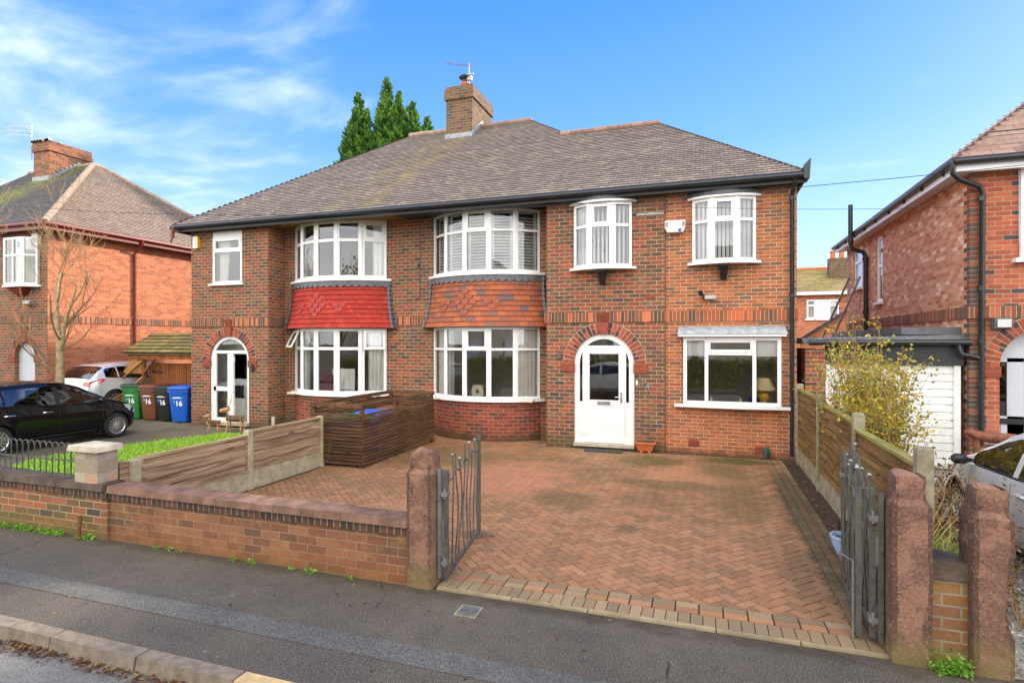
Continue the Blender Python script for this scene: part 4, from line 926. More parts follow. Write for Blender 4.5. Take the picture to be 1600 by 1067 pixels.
slope(rf, l16, lambda D: PX, 0, DM, EZ, PITCH, pt_front); slope(rf, l16, lambda D: PX, 0, DM, EZ, PITCH, pt_back)
def pt_l16(u, D, z): return (l16(D), u, z)
slope(rf, lambda D: EY+D, lambda D: 21.6-D, 0, DM, EZ, PITCH, pt_l16)
roof16 = rf.build('roof', 'roof_tile', h16); rd = MB(); ridge_tiles(rd, (-9.25, EY+DM, EZ+PITCH*DM+.02), (PX-.01, EY+DM, EZ+PITCH*DM+.02)); rd.build('ridge_tiles', 'hip_mortar', roof16, smooth=50)
ev = MB(); ev.box(-14.10, PX, EY+.02, EY+.045, 5.40, 5.58); ev.box(-14.10, -14.07, EY+.045, 21.4, 5.42, 5.58); ev.face([(-14.1, EY+.03, 5.425), (-11.0, EY+.03, 5.425), (-11.0, 12.42, 5.47), (-14.1, 12.42, 5.47)]); ev.build('eaves_board', 'black_paint', h16)
ev = MB(); ev.face([(-11.0, EY+.05, 5.43), (PX, EY+.05, 5.43), (PX, 13.1, 5.5), (-11.0, 13.1, 5.5)]); ev.face([(-14.1, EY+.05, 5.50), (-11.0, EY+.05, 5.50), (-11.0, 21.4, 5.50), (-14.1, 21.4, 5.50)]); ev.build('soffit', 'soffit_wood', h16)
gt = MB(); gutter(gt, [(-14.12, EY-.04, 5.53), (PX, EY-.04, 5.53)], .058); gt.build('gutter', 'black_gutter', h16)
# black fascia panels above the bays
for hs_, xa, xb in ((h14, -6.45, -3.70), (h16, -10.70, -7.85)):
    f = MB(); bowed(f, arcpts(xa, xb, 13.05, .6, 10, .0), arcpts(xa, xb, 13.05, .6, 10, .0), 5.47, 5.56); f.build('bay_head', 'black_paint' if hs_ is h14 else 'white_paint', hs_)
# ------------------------------------------------------------------ house 18 on the far left
h18 = thing('neighbour_house', 'left-edge brick house with orange side wall, mossy chimney and rust-red drainpipe', 'house', (-21, 12, 0), 'semi-detached houses on the street')
XF, YF, E8 = -19.05, 12.0, 5.93
W = MB(); wall(W, -25.5, XF, 0, 5.86, YF, [(-20.55, -19.62, .15, 2.35, .46), (-20.85, -19.40, 4.05, 5.62)]); W.build('front_wall', 'old_brick', h18)
W = MB(); wall(W, YF, 21.2, 0, 5.86, XF, ax='x', sgn=1); W.build('side_wall', 'red_side_brick', h18)
W = MB(); string_course(W, -25.5, XF+.02, YF, 2.93, 3.15); W.box(XF-.01, XF+.022, YF, 21.2, 2.93, 3.15); build_each(W, 'string_course', 'soldier_brick', h18)
arch_ring(h18, -20.085, .465, 1.89, 2.35, YF)
W = MB(); W.box(-20.6, -19.58, YF+.12, YF+.16, .55, 2.4); W.build('porch_screen', 'grey_white_paint', h18)
fr, gl = MB(), MB(); Pq = [(-20.85, YF-.05), (-20.55, YF-.28), (-19.70, YF-.28), (-19.40, YF-.05)]
facet(fr, gl, Pq[0], Pq[1], 4.10, 5.55, [(0, 1, 0, .62), (0, 1, .62, 1)]); facet(fr, gl, Pq[1], Pq[2], 4.10, 5.55, [(0, .5, 0, .62), (0, .5, .62, 1), (.5, 1, 0, .62), (.5, 1, .62, 1)], fw=.07); facet(fr, gl, Pq[2], Pq[3], 4.10, 5.55, [(0, 1, 0, .62), (0, 1, .62, 1)])
wd = fr.build('window', 'white_paint', h18); gl.build('pane', 'window_glass', wd)
s_ = MB(); strip_slab(s_, [(-20.92, YF-.05), (-20.58, YF-.33), (-19.67, YF-.33), (-19.33, YF-.05)], YF, 4.03, 4.095); s_.build('sill', 'white_paint', wd)
s_ = MB(); s_.box(-20.8, -19.45, YF+.1, YF+.11, 4.1, 5.55); s_.build('curtain', 'curtain', wd)
s_ = MB(); s_.box(-19.98, -19.88, YF-.268, YF-.26, 5.22, 5.40); s_.build('stained_glass', 'stain_teal', wd)
s_ = MB(); s_.hexa([(-20.25, YF-.1, 3.75), (-20.0, YF-.1, 3.75), (-20.0, YF, 3.75), (-20.25, YF, 3.75)], [(-20.5, YF-.26, 4.02), (-19.8, YF-.26, 4.02), (-19.8, YF, 4.02), (-20.5, YF, 4.02)]); s_.build('bracket', 'red_pipe', wd)
rf = MB(); cx8 = XF+.38; slope(rf, lambda D: -27.2, lambda D: cx8-D, 0, DM, E8, PITCH, lambda u, D, z: (u, YF-.32+D, z)); rf.build('roof', 'grey_roof_tile', h18)
rf = MB(); slope(rf, lambda D: YF-.32+D, lambda D: 21.5-D, 0, DM, E8, PITCH, lambda u, D, z: (cx8-D, u, z)); rf.face([(-27.2, 21.5, E8), (cx8, 21.5, E8), (cx8-DM, 21.5-DM, E8+PITCH*DM), (-27.2, 21.5-DM, E8+PITCH*DM)]); rf.build('roof', 'sunlit_roof_tile', h18)
hp = MB(); a = Vector((cx8, YF-.32, E8)); b = Vector((cx8-DM, YF-.32+DM, E8+PITCH*DM)); ridge_tiles(hp, a, b, .10, .3); b2 = Vector((cx8-DM, 21.5-DM, E8+PITCH*DM)); ridge_tiles(hp, b, b2, .09); ridge_tiles(hp, (cx8, 21.5, E8), b2, .09); ridge_tiles(hp, (-27.2, b.y, b.z), b, .09); hp.build('hip_tiles', 'hip_mortar', h18, smooth=50)
W = MB(); W.box(-27, cx8, YF-.31, YF-.28, E8-.20, E8-.02); W.box(cx8-.03, cx8, YF-.28, 21.4, E8-.20, E8-.02); W.face([(-27, YF-.3, E8-.18), (cx8, YF-.3, E8-.18), (cx8, YF+.02, E8-.1), (-27, YF+.02, E8-.1)]); W.face([(cx8, YF-.3, E8-.18), (cx8, 21.4, E8-.18), (XF-.02, 21.4, E8-.1), (XF-.02, YF-.3, E8-.1)]); gutter(W, [(cx8+.05, YF-.36, E8-.03), (cx8+.05, 21.4, E8-.03)], .055); gutter(W, [(-27, YF-.36, E8-.03), (cx8+.05, YF-.36, E8-.03)], .055); W.build('gutter', 'red_pipe', h18)
W = MB(); W.tube([(cx8+.05, 14.78, E8-.06), (cx8+.04, 14.78, E8-.2), (XF+.06, 14.78, E8-.5), (XF+.06, 14.78, .3)], .045, 10); W.build('downpipe', 'red_pipe', h18, smooth=40)
ch = MB(); ch.box(-25.25, -24.35, 15.4, 17.0, 8.2, 9.85); ch.box(-25.31, -24.29, 15.34, 17.06, 9.85, 10.0); ch.box(-25.28, -24.32, 15.37, 17.03, 10.0, 10.25)
chim = ch.build('chimney', 'red_chimney_brick', h18)
f = MB(); rr = random.Random(8)
for i in range(40): x, y = rr.uniform(-25.3, -24.3), rr.choice([15.36, rr.uniform(15.4, 17)]); f.box(x-.06, x+.06, y-.03, y+.06, 10.22, 10.27+rr.random()*.07)
f.build('flaunching', 'cap_stone', chim); f = MB()
for i in range(8): y = 15.4+i*.15; zz = E8+PITCH*(y-YF+.32); f.box(-24.348, -24.32, y, y+.155, zz-.1, zz+.2)
f.box(-25.28, -24.32, 15.36, 15.398, E8+PITCH*3.72-.02, E8+PITCH*3.72+.14); f.build('lead_flashing', 'lead_light', chim)
# ------------------------------------------------------------------ house 12 on the right, with its garage
h12 = thing('neighbour_house', 'right-edge brick house with washed-out side wall, black drainpipes and pale arched porch', 'house', (5, 12.4, 0), 'semi-detached houses on the street')
XR = 4.56
W = MB(); wall(W, XR, 12, 0, 5.45, 12.40, [(5.0, 6.35, .05, 2.58, .675), (5.28, 8.2, 3.80, 5.40)]); W.build('front_wall', 'deep_red_brick', h12)
W = MB(); wall(W, 12.40, 21.7, 0, 5.45, XR, [(17.7, 18.25, 3.42, 5.22), (19.75, 20.75, 4.0, 5.25)], ax='x', sgn=-1)
W.face([(XR, 21.7, 0), (12, 21.7, 0), (12, 21.7, 5.4), (XR, 21.7, 5.4)]); W.build('side_wall', 'washed_brick', h12)
q = MB()
for k in range(63):
    if k*.0865+.0865 > 5.44: break
    a = .24 if k % 2 else .12; q.box(XR-.004, XR+a, 12.396, 12.40+(.12 if k % 2 else .24), k*.0865+.005, k*.0865+.0815, col=rnd.choice([lin(120, 74, 58), lin(96, 78, 68), lin(150, 78, 56), lin(140, 96, 64), lin(84, 74, 68)]))
q.build('corner_bricks', 'arch_brick', h12)
W = MB(); string_course(W, XR-.02, 12, 12.40); W.box(XR-.022, XR+.01, 12.40, 21.7, 2.765, 2.985); build_each(W, 'string_course', 'soldier_brick', h12)
arch_ring(h12, 5.675, .675, 1.905, 2.58, 12.40)
for (y0, y1, z0, z1, t) in ((17.7, 18.25, 3.42, 5.22, .55), (19.75, 20.75, 4.0, 5.25, .66)):
    fr, gl = MB(), MB(); facet(fr, gl, (XR+.05, y1), (XR+.05, y0), z0, z1, [(0, 1, 0, t), (0, 1, t, 1)], fw=.09); wd = fr.build('window', 'white_upvc', h12); gl.build('pane', 'window_glass', wd)
    s_ = MB(); s_.box(XR-.08, XR+.08, y0-.07, y1+.07, z0-.06, z0); s_.build('sill', 'white_paint', wd); s_ = MB(); s_.box(XR+.25, XR+.26, y0-.1, y1+.1, z0, z1); s_.build('blind', 'blind', wd)
fr, gl = MB(), MB(); facet(fr, gl, (5.28, 12.36), (8.2, 12.36), 3.82, 5.42, [(i/4, (i+1)/4, a, b, i == 0 and b == 1) for i in range(4) for a, b in ((0, .66), (.66, 1))], fw=.10); wd = fr.build('window', 'white_upvc', h12); gl.build('pane', 'window_glass', wd)
s_ = MB(); s_.box(5.18, 8.3, 12.26, 12.42, 3.74, 3.815); s_.build('sill', 'white_upvc', wd); s_ = MB(); curtain(s_, (5.4, 12.55), (8.1, 12.55), 3.8, 5.4, .03, 20); s_.build('curtain', 'curtain', wd, smooth=60)
d = MB(); y = 12.62
for (a, b, c, e) in ((4.95, 5.08, .05, 2.6), (5.20, 5.36, .05, 2.05), (5.60, 6.35, .05, 2.6), (5.08, 5.60, 1.98, 2.6), (5.08, 5.60, .05, 1.0), (5.36, 5.45, .05, 2.05)): d.box(a, b, y, y+.05, c, e)
for (a, b) in ((5.1, 5.19), (5.47, 5.58)): d.box(a, b, y-.012, y, .15, .85)
pd = d.build('porch_door', 'grey_white_paint', h12); g2 = MB(); g2.face([(5.08, y+.03, 1), (5.6, y+.03, 1), (5.6, y+.03, 1.98), (5.08, y+.03, 1.98)]); g2.build('pane', 'dark_car_glass', pd)
s_ = MB(); s_.box(5.08, 5.9, y-.03, y, .86, .96); s_.build('letter_plate', 'black_gutter', pd)
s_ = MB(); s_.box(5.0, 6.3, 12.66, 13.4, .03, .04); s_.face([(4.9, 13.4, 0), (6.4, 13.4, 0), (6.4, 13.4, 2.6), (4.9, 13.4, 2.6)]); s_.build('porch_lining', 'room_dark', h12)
rf = MB(); ex = XR-.36; slope(rf, lambda D: ex+D, lambda D: 12.0, 0, DM, 5.58, .80, lambda u, D, z: (u, 12.05+D, z), gauge=.2, th=.025); slope(rf, lambda D: 12.05+D, lambda D: 22.0-D, 0, DM, 5.58, .80, lambda u, D, z: (ex+D, u, z), gauge=.2, th=.025); rf.build('roof', 'pink_roof_tile', h12)
W = MB(); W.box(ex+.04, 12, 12.10, 12.13, 5.35, 5.52); W.box(ex+.04, ex+.07, 12.13, 21.9, 5.35, 5.52); W.face([(ex+.04, 12.1, 5.36), (12, 12.1, 5.36), (12, 12.45, 5.40), (ex+.04, 12.45, 5.40)]); W.face([(ex+.04, 12.1, 5.362), (ex+.04, 21.9, 5.362), (XR+.05, 21.9, 5.40), (XR+.05, 12.1, 5.40)]); W.face([(ex, 21.95, 5.56), (12, 21.95, 5.56), (12, 21.95, 5.4), (ex, 21.95, 5.4)]); W.build('eaves_board', 'white_upvc', h12)
W = MB(); gutter(W, [(ex-.02, 12.02, 5.52), (12, 12.02, 5.52)], .055); gutter(W, [(ex-.02, 12.0, 5.52), (ex-.02, 21.95, 5.52)], .055)
for k in range(9): W.bar((ex+.0, 12.6+k*1.1, 5.43), (ex+.06, 12.6+k*1.1, 5.47), .05, .05)
W.build('gutter', 'black_gutter', h12)
W = MB(); W.tube([(ex-.02, 12.05, 5.5), (ex-.02, 12.05, 5.32), (ex+.1, 12.1, 5.22), (4.66, 12.30, 5.12), (4.72, 12.33, 5.0), (4.70, 12.33, .5)], .045, 10)
for z in (4.9, 3.3, 2.35, 1.6): W.tube([(4.705, 12.33, z-.04), (4.705, 12.33, z+.04)], .056, 10)
W.build('downpipe', 'black_gutter', h12, smooth=40)
W = MB(); W.tube([(ex-.12, 19.0, 6.35), (ex-.12, 19.0, 5.25), (ex-.08, 19.0, 5.05), (XR-.15, 19.0, 4.95), (XR-.09, 19.0, 4.8), (XR-.09, 19.0, 2.4)], .062, 10)
for z in (5.3, 4.75, 3.2): W.tube([(XR-.1 if z < 5 else ex-.12, 19.0, z-.05), (XR-.1 if z < 5 else ex-.12, 19.0, z+.05)], .08, 10)
W.build('soil_pipe', 'black_gutter', h12, smooth=40)
gar = thing('garage', 'flat-roofed garage with white boarded door and black fascia behind the yellow shrub', 'garage', (3.2, 12.5, 0))
W = MB(); W.box(1.90, 2.26, 12.5, 12.9, 0, 2.2); W.box(1.90, 2.1, 12.9, 18.5, 0, 2.2); W.build('wall', 'old_brick', gar)
W = MB(); W.box(2.26, 4.50, 12.48, 12.6, 1.91, 2.28); W.build('fascia', 'black_paint', gar)
W = MB(); W.box(1.85, 4.55, 12.42, 19, 2.30, 2.36); W.hexa([(1.85, 12.5, 2.36), (4.55, 12.5, 2.36), (4.55, 19, 2.36), (1.85, 19, 2.36)], [(1.85, 12.6, 2.42), (4.55, 12.6, 2.48), (4.55, 19, 2.5), (1.85, 19, 2.44)]); W.box(3.6, 4.55, 12.75, 19, 2.48, 2.62); W.build('flat_roof', 'lead', gar)
W = MB(); gutter(W, [(1.95, 12.37, 2.33), (4.57, 12.37, 2.33)], .06); W.tube([(4.38, 12.37, 2.3), (4.38, 12.37, 2.2), (4.42, 12.36, 2.12), (4.68, 12.33, 2.05)], .04, 8); W.build('gutter', 'black_gutter', gar, smooth=40)
W = MB(); n = 13
for k in range(n): z = .05+1.85*k/n; W.box(2.34, 4.36, 12.545-.006*(k % 2), 12.57, z, z+1.85/n-.012)
W.box(2.26, 2.34, 12.5, 12.58, 0, 1.91); W.box(4.36, 4.46, 12.5, 12.58, 0, 1.91); W.box(2.30, 4.4, 12.571, 12.60, 0, 1.91); W.build('garage_door', 'white_paint', gar)
# ------------------------------------------------------------------ the house far behind, between the two
hb = thing('background_house', 'distant house with mossy tiled roof and white window seen between two houses', 'house', (7, 38, 0))
W = MB(); wall(W, 1.5, 12, 0, 5.35, 40.0, [(6.15, 7.95, 3.75, 4.98)]); W.face([(1.5, 40, 0), (1.5, 48, 0), (1.5, 48, 5.3), (1.5, 40, 5.3)]); W.build('wall', 'red_side_brick', hb)
rf = MB(); slope(rf, lambda D: 4.2+D*.4 if D > 0 else 1.5, lambda D: 12.5, 0, 3.6, 5.45, .5, lambda u, D, z: (u, 39.7+D, z), gauge=.3); rf.face([(4.2, 39.7, 5.45), (5.64, 43.3, 7.25), (5.64, 48, 7.2), (4.2, 48, 5.45)]); r_ = rf.build('roof', 'mossy_roof_tile', hb)
rd = MB(); ridge_tiles(rd, (5.64, 43.3, 7.27), (12, 43.3, 7.27), .12); rd.build('ridge_tiles', 'terracotta', r_)
fr, gl = MB(), MB(); facet(fr, gl, (6.15, 39.97), (7.95, 39.97), 3.77, 4.96, [(i/3, (i+1)/3, a, b) for i in range(3) for a, b in ((0, .7), (.7, 1))], fw=.10); wd = fr.build('window', 'white_upvc', hb); gl.build('pane', 'window_glass', wd)
W = MB(); curtain(W, (6.2, 40.1), (6.6, 40.1), 3.8, 4.9, .04, 4); curtain(W, (7.5, 40.1), (7.9, 40.1), 3.8, 4.9, .04, 4); W.build('curtain', 'curtain', wd)
W = MB(); W.box(4, 12, 39.6, 39.66, 5.25, 5.45); W.box(6.05, 8.05, 39.9, 40, 3.68, 3.765); W.build('eaves_board', 'white_upvc', hb)
W = MB(); W.box(7.75, 8.75, 41.6, 42.4, 6.2, 7.75); c_ = W.build('chimney', 'chimney_brick', hb)
W = MB()
for x in (8.0, 8.5): W.lathe((x, 42, 7.75), [(.16, 0), (.14, .4), (.18, .42), (.18, .5), (.001, .5)], 12)
W.build('pot', 'terracotta', c_)
out = thing('outhouse_gable', 'orange brick gable end rising behind the garage roof', 'outhouse', (4.2, 30, 0))
W = MB(); W.hexa([(4.3, 30.0, 0), (7.6, 30.0, 0), (7.6, 30.3, 0), (4.3, 30.3, 0)], [(4.4, 30.0, 2.4), (7.6, 30.0, 4.6), (7.6, 30.3, 4.6), (4.4, 30.3, 2.4)]); W.build('wall', 'orange_brick', out)
W = MB(); W.bar((4.2, 30.0, 2.36), (7.6, 30.0, 4.70), .4, .08); W.build('roof_edge', 'black_gutter', out)

# ------------------------------------------------------------------ aerials, alarm boxes, lights, wires
def aerial(name, label, base, boom, n, up, brk):
    t = thing(name, label, 'aerial', base)
    m = MB(); b = Vector(base); m.tube([b, b+Vector((0, 0, up))], .018, 6); m.build('mast', 'galvanised', t)
    m = MB(); top = b+Vector((0, 0, up-.05)); d = Vector(boom); e = top+d; m.tube([top-d*.1, e], .012, 6); side = d.cross(Vector((0, 0, 1))).normalized()
    for i in range(n): p = top+d*((i+.5)/n); L = .16+.04*(i == 0); m.tube([p-side*L, p+side*L], .006, 4)
    m.build('aerial_rods', 'galvanised', t); return t
a1 = aerial('television_aerial', 'thin television aerial on the tall middle chimney', (-7.0, 16.55, 10.26), (-.95, .3, .35), 10, .82, 0)
m = MB(); b = Vector((-7.0, 16.55, 10.9)); m.box(-7.16, -6.84, 16.53, 16.57, 10.72, 10.76); m.box(-7.05, -6.9, 16.5, 16.6, 10.55, 10.68); m.build('aerial_clamp', 'galvanised', a1)
a2 = thing('television_aerial', 'three-armed television aerial beside the mossy left chimney', 'aerial', (-25.4, 15.45, 9.6)); m = MB(); m.tube([(-25.4, 15.42, 9.6), (-25.4, 15.42, 11.0)], .02, 6); m.build('mast', 'galvanised', a2)
m = MB()
for k in range(3):
    z = 10.95-k*.17; m.tube([(-25.3, 15.42, z), (-26.75, 15.2, z+.12)], .011, 5)
    for i in range(8): m.bar((-25.5-.15*i, 15.42-.02*i-.1, z+.013*i), (-25.5-.15*i, 15.42-.02*i+.1, z+.013*i), .01)
m.build('aerial_rods', 'galvanised', a2)
def wire(label, pts, sag):
    q = []; p0, p1 = Vector(pts[0]), Vector(pts[1])
    for i in range(25): t = i/24; q.append(p0.lerp(p1, t)-Vector((0, 0, sag*4*t*(1-t))))
    m = MB(); m.tube(q, .0035, 5); tag(m.build('telephone_wire', 'dark_trim'), label, 'wire', 'overhead telephone wires')
wire('lower overhead telephone wire crossing the upstairs windows', [(-12, 6.3, 4.75), (5.2, 6.3, 4.05)], .45)
wire('upper overhead telephone wire running to the right-hand house', [(-2, 7.5, 4.25), (5.4, 12.3, 4.75)], .10)
m = MB(); m.box(-13.62, -13.46, 12.31, 12.398, 4.96, 5.30, 0); m.box(-13.60, -13.48, 12.30, 12.312, 5.0, 5.26, 0); m.box(-13.46, -13.43, 12.315, 12.396, 4.97, 5.29, 1); tag(m.build('alarm_box', ['alarm_white', 'alarm_yellow']), 'white alarm box with yellow edge high on the left house corner', 'alarm box')
t = thing('alarm_box', 'large white alarm box between the two bowed upstairs windows', 'alarm box', (-.57, 12.42, 4.55)); m = MB(); m.hexa([(-.72, 12.30, 4.62), (-.40, 12.30, 4.62), (-.40, 12.424, 4.62), (-.72, 12.424, 4.62)], [(-.77, 12.28, 4.72), (-.36, 12.28, 4.72), (-.36, 12.424, 4.72), (-.77, 12.424, 4.72)]); m.box(-.77, -.36, 12.28, 12.424, 4.721, 4.86); m.build('case', 'alarm_white', t)
m = MB(); m.lathe((-.47, 12.275, 4.66), [(.028, 0), (.028, .03)], 12, 'y'); m.lathe((-.47, 12.275, 4.66), [(.001, 0), (.028, 0)], 12, 'y'); m.build('lamp', 'alarm_blue', t)
m = MB()
for k in range(4): m.box(-.765+.0, -.70, 12.274, 12.281, 4.74+k*.025, 4.75+k*.025); m.box(-.43, -.365, 12.274, 12.281, 4.74+k*.025, 4.75+k*.025)
m.build('vent', 'dark_trim', t)
m = MB(); m.box(-19.62, -19.34, 11.9, 12.0, 5.30, 5.66); tag(m.build('alarm_box', 'alarm_white'), 'plain white box high on the far-left house beside its oriel window', 'alarm box')
t = thing('security_light', 'black security light with sensor above the right-hand ground-floor window', 'light', (.12, 12.42, 3.25)); m = MB(); m.box(-.02, .20, 12.33, 12.424, 3.22, 3.28); m.tube([(-.06, 12.34, 3.36), (-.06, 12.26, 3.33)], .05, 10); m.bar((-.06, 12.41, 3.33), (.08, 12.41, 3.27), .03); m.build('housing', 'black_gutter', t); m = MB(); m.hexa([(.02, 12.28, 3.22), (.24, 12.28, 3.22), (.24, 12.36, 3.2), (.02, 12.36, 3.2)], [(.02, 12.27, 3.28), (.24, 12.27, 3.28), (.24, 12.36, 3.30), (.02, 12.36, 3.30)]); m.build('lamp', 'floodlight_glass', t)
t = thing('security_light', 'white floodlight above the right-edge porch arch', 'light', (4.98, 12.38, 2.6)); m = MB(); m.hexa([(4.86, 12.22, 2.58), (5.12, 12.22, 2.58), (5.12, 12.36, 2.56), (4.86, 12.36, 2.56)], [(4.86, 12.20, 2.76), (5.12, 12.20, 2.76), (5.12, 12.36, 2.78), (4.86, 12.36, 2.78)]); m.bar((4.99, 12.40, 2.66), (4.99, 12.34, 2.66), .06); m.build('housing', 'steel', t); m = MB(); m.box(4.89, 5.09, 12.19, 12.205, 2.60, 2.74); m.build('lamp', 'floodlight_glass', t)
m = MB(); m.hexa([(-19.85, 11.78, 3.50), (-19.55, 11.78, 3.50), (-19.55, 11.95, 3.44), (-19.85, 11.95, 3.44)], [(-19.85, 11.82, 3.60), (-19.55, 11.82, 3.60), (-19.55, 12.0, 3.56), (-19.85, 12.0, 3.56)]); tag(m.build('security_light', 'galvanised'), 'small grey floodlight under the far-left oriel window', 'light')
m = MB(); m.box(-1.36, -.79, 12.375, 12.399, 5.03, 5.075)
for k in range(6): m.lathe((-1.3+k*.1, 12.37, 5.052), [(.001, 0), (.01, .0), (.01, .01)], 6, 'y')
tag(m.build('wall_bracket', 'galvanised'), 'perforated metal strip fixed high on the wall beside the alarm box', 'bracket')
m = MB(); m.lathe((-6.93, 12.97, 4.30), [(.001, 0), (.055, .0), (.06, .04), (.06, .08)], 14, 'y'); m.tube([(-6.85, 13.03, 5.3), (-6.85, 13.03, 4.4), (-6.92, 13.0, 4.32), (-6.86, 13.03, 4.15), (-6.86, 13.03, 3.5), (-7.0, 13.03, 3.42)], .009, 5); tag(m.build('cable_junction', 'lead'), 'grey junction disc and cable on the wall between the bays', 'junction box')
m = MB(); m.bar((-13.78, 12.28, 5.48), (-13.98, 12.0, 5.44), .03); m.box(-14.0, -13.94, 11.95, 12.02, 5.22, 5.52); m.tube([(-13.97, 11.98, 5.25), (-13.94, 11.9, 5.1)], .03, 6); tag(m.build('aerial_bracket', 'rust'), 'rusty bracket under the left end of the long gutter', 'bracket')
m = MB(); m.box(-1.375, -1.335, 12.385, 12.401, 1.42, 1.52); tag(m.build('doorbell', 'alarm_white'), 'small white doorbell beside the closed arched door', 'doorbell')
def digits(txt, xs, zs, sz, mat_, label):
    t = thing('house_number', label, 'number', (xs[0], 12.39, zs[0]))
    for c, x, z in zip(txt, xs, zs): text_mesh('numeral', c, sz, mat_, t, (x, 12.392, z), (R(90), 0, 0), .006, local=False, bold=.004)
digits('14', (-1.235, -1.125), (1.415, 1.33), .20, 'galvanised', 'metal house number 14 on the brick right of the door')
m = MB(); m.box(-3.07, -3.02, 12.36, 12.401, 1.98, 2.10); tag(m.build('wall_vent', 'lead'), 'little grey box on the brick left of the right-hand door arch', 'wall box')
m = MB(); m.box(-11.62, -11.53, 12.35, 12.401, 1.55, 1.75); tag(m.build('wall_lamp', 'black_gutter'), 'small black wall lamp right of the open arched door', 'lamp')
m = MB(); m.lathe((1.19, 12.36, .06), [(.055, 0), (.06, .1), (.05, .17), (.001, .19)], 12); M('tap_green', lin(34, 84, 76), .4, .2, 9); tag(m.build('tap_cover', 'tap_green'), 'dark green tap cover at the foot of the extension wall', 'tap cover')
m = MB(); m.lathe((-11.0, 12.5, 0), [(.05, 0), (.05, .32), (.001, .33)], 10); tag(m.build('bollard_lamp', 'cap_stone'), 'short pale post at the foot of the left pier', 'post')
# doorstep things
m = MB(); m.box(-2.42, -1.62, 11.98, 12.27, .012, .032); tag(m.build('door_mat', 'rubber_mat'), 'worn dark mat in front of the closed arched door', 'mat')
t = thing('planter', 'orange terracotta trough at the foot of the wall by the door', 'planter', (-1.17, 12.3, .01)); m = MB(); m.hexa([(-1.31, 12.22, .05), (-1.03, 12.22, .05), (-1.03, 12.37, .05), (-1.31, 12.37, .05)], [(-1.37, 12.17, .21), (-.97, 12.17, .21), (-.97, 12.38, .21), (-1.37, 12.38, .21)]); m.box(-1.39, -.95, 12.15, 12.385, .205, .24)
for x in (-1.27, -1.11): m.box(x, x+.05, 12.22, 12.36, .014, .05)
m.build('trough', 'terracotta', t); m = MB(); m.box(-1.36, -.98, 12.18, 12.37, .235, .246); m.build('soil', 'soil', t)
# lamp and ornaments on the window boards, boots
t = thing('table_lamp', 'yellow table lamp with cream shade inside the extension window', 'lamp', (1.16, 12.72, 1.06)); m = MB(); m.lathe((1.16, 12.72, 1.06), [(.001, 0), (.09, 0), (.10, .02), (.06, .05), (.11, .13), (.12, .19), (.08, .26), (.03, .28), (.03, .33)], 20); m.build('lamp_base', 'lamp_yellow', t, smooth=50); m = MB(); m.lathe((1.16, 12.72, 1.06), [(.24, .30), (.19, .40), (.12, .54)], 24); m.build('lamp_shade', 'lampshade', t, smooth=60)
m = MB(); m.lathe((.98, 12.62, 1.06), [(.001, 0), (.09, .0), (.12, .06), (.11, .13), (.07, .15)], 18); tag(m.build('bowl', 'blue_glaze', smooth=50), 'deep blue bowl beside the yellow table lamp', 'bowl')
m = MB(); m.box(-.4, 1.45, 12.5, 12.95, 1.02, 1.055); tag(m.build('window_board', 'white_upvc', h14)); 
m = MB(); m.box(-6.4, -3.75, 12.62, 13.3, .94, .985); m.build('window_board', 'room_wall', h14); m = MB(); m.box(-10.65, -7.9, 12.62, 13.3, .94, .985); m.build('window_board', 'room_wall', h16)
for (x, h, l) in ((.15, .16, 'tiny pale figurine on the extension window board, left one'), (.72, .14, 'tiny pale figurine on the extension window board, near the bowl')):
    m = MB(); m.lathe((x, 12.6, 1.056), [(.001, 0), (.045, 0), (.03, h*.4), (.04, h*.6), (.015, h*.7), (.03, h*.85), (.001, h)], 12); tag(m.build('figurine', 'ivory', smooth=50), l, 'figurine')
m = MB(); pr = [(.16*sgn_*1, z) for sgn_, z in ()]
prof = [(-.10, 0), (.10, 0), (.14, .06), (.15, .16), (.14, .26), (.10, .32), (-.10, .32), (-.14, .26), (-.15, .16), (-.14, .06)]
cx, cz = -5.12, .99; n = len(prof); inn = [(.05*cos(2*pi*k/n-pi*.65), .17+.055*sin(2*pi*k/n-pi*.65)) for k in range(n)]
for (y, s) in ((12.62, 1), (12.74, -1)):
    for k in range(n): m.face([(cx+prof[k][0], y, cz+prof[k][1]), (cx+prof[(k+1) % n][0], y, cz+prof[(k+1) % n][1]), (cx+inn[(k+1) % n][0], y, cz+inn[(k+1) % n][1]), (cx+inn[k][0], y, cz+inn[k][1])])
for ring in (prof, inn):
    for k in range(n): p, q = ring[k], ring[(k+1) % n]; m.face([(cx+p[0], 12.62, cz+p[1]), (cx+q[0], 12.62, cz+q[1]), (cx+q[0], 12.74, cz+q[1]), (cx+p[0], 12.74, cz+p[1])])
tag(m.build('vase', 'ivory'), 'cream ring-shaped vase in the right-hand bay window', 'vase')
m = MB(); m.tube([(-9.55, 12.85, .985), (-9.55, 12.85, 1.25), (-9.55, 12.95, 1.45)], [.2, .24, .15], 12); tag(m.build('cushion', 'crimson_cloth', smooth=50), 'crimson cushion standing in the left-hand bay window', 'cushion')
t = thing('boots', 'pair of black boots just inside the open arched door', 'boots', (-12.55, 12.9, .74)); m = MB(); m.box(-12.75, -12.35, 12.82, 12.99, .03, .74); M('cabinet', lin(196, 196, 188), .6, .1, 4); tag(m.build('shoe_cabinet', 'cabinet'), 'low pale cabinet under the boots inside the open door', 'cabinet')
for x in (-12.62, -12.49):
    m = MB(); m.tube([(x, 12.92, 1.10), (x, 12.92, .85), (x+.02, 12.91, .80), (x+.12, 12.86, .785), (x+.15, 12.85, .785)], [.07, .06, .06, .045, .03], 10); m.build('boot', 'boot', t, smooth=60)
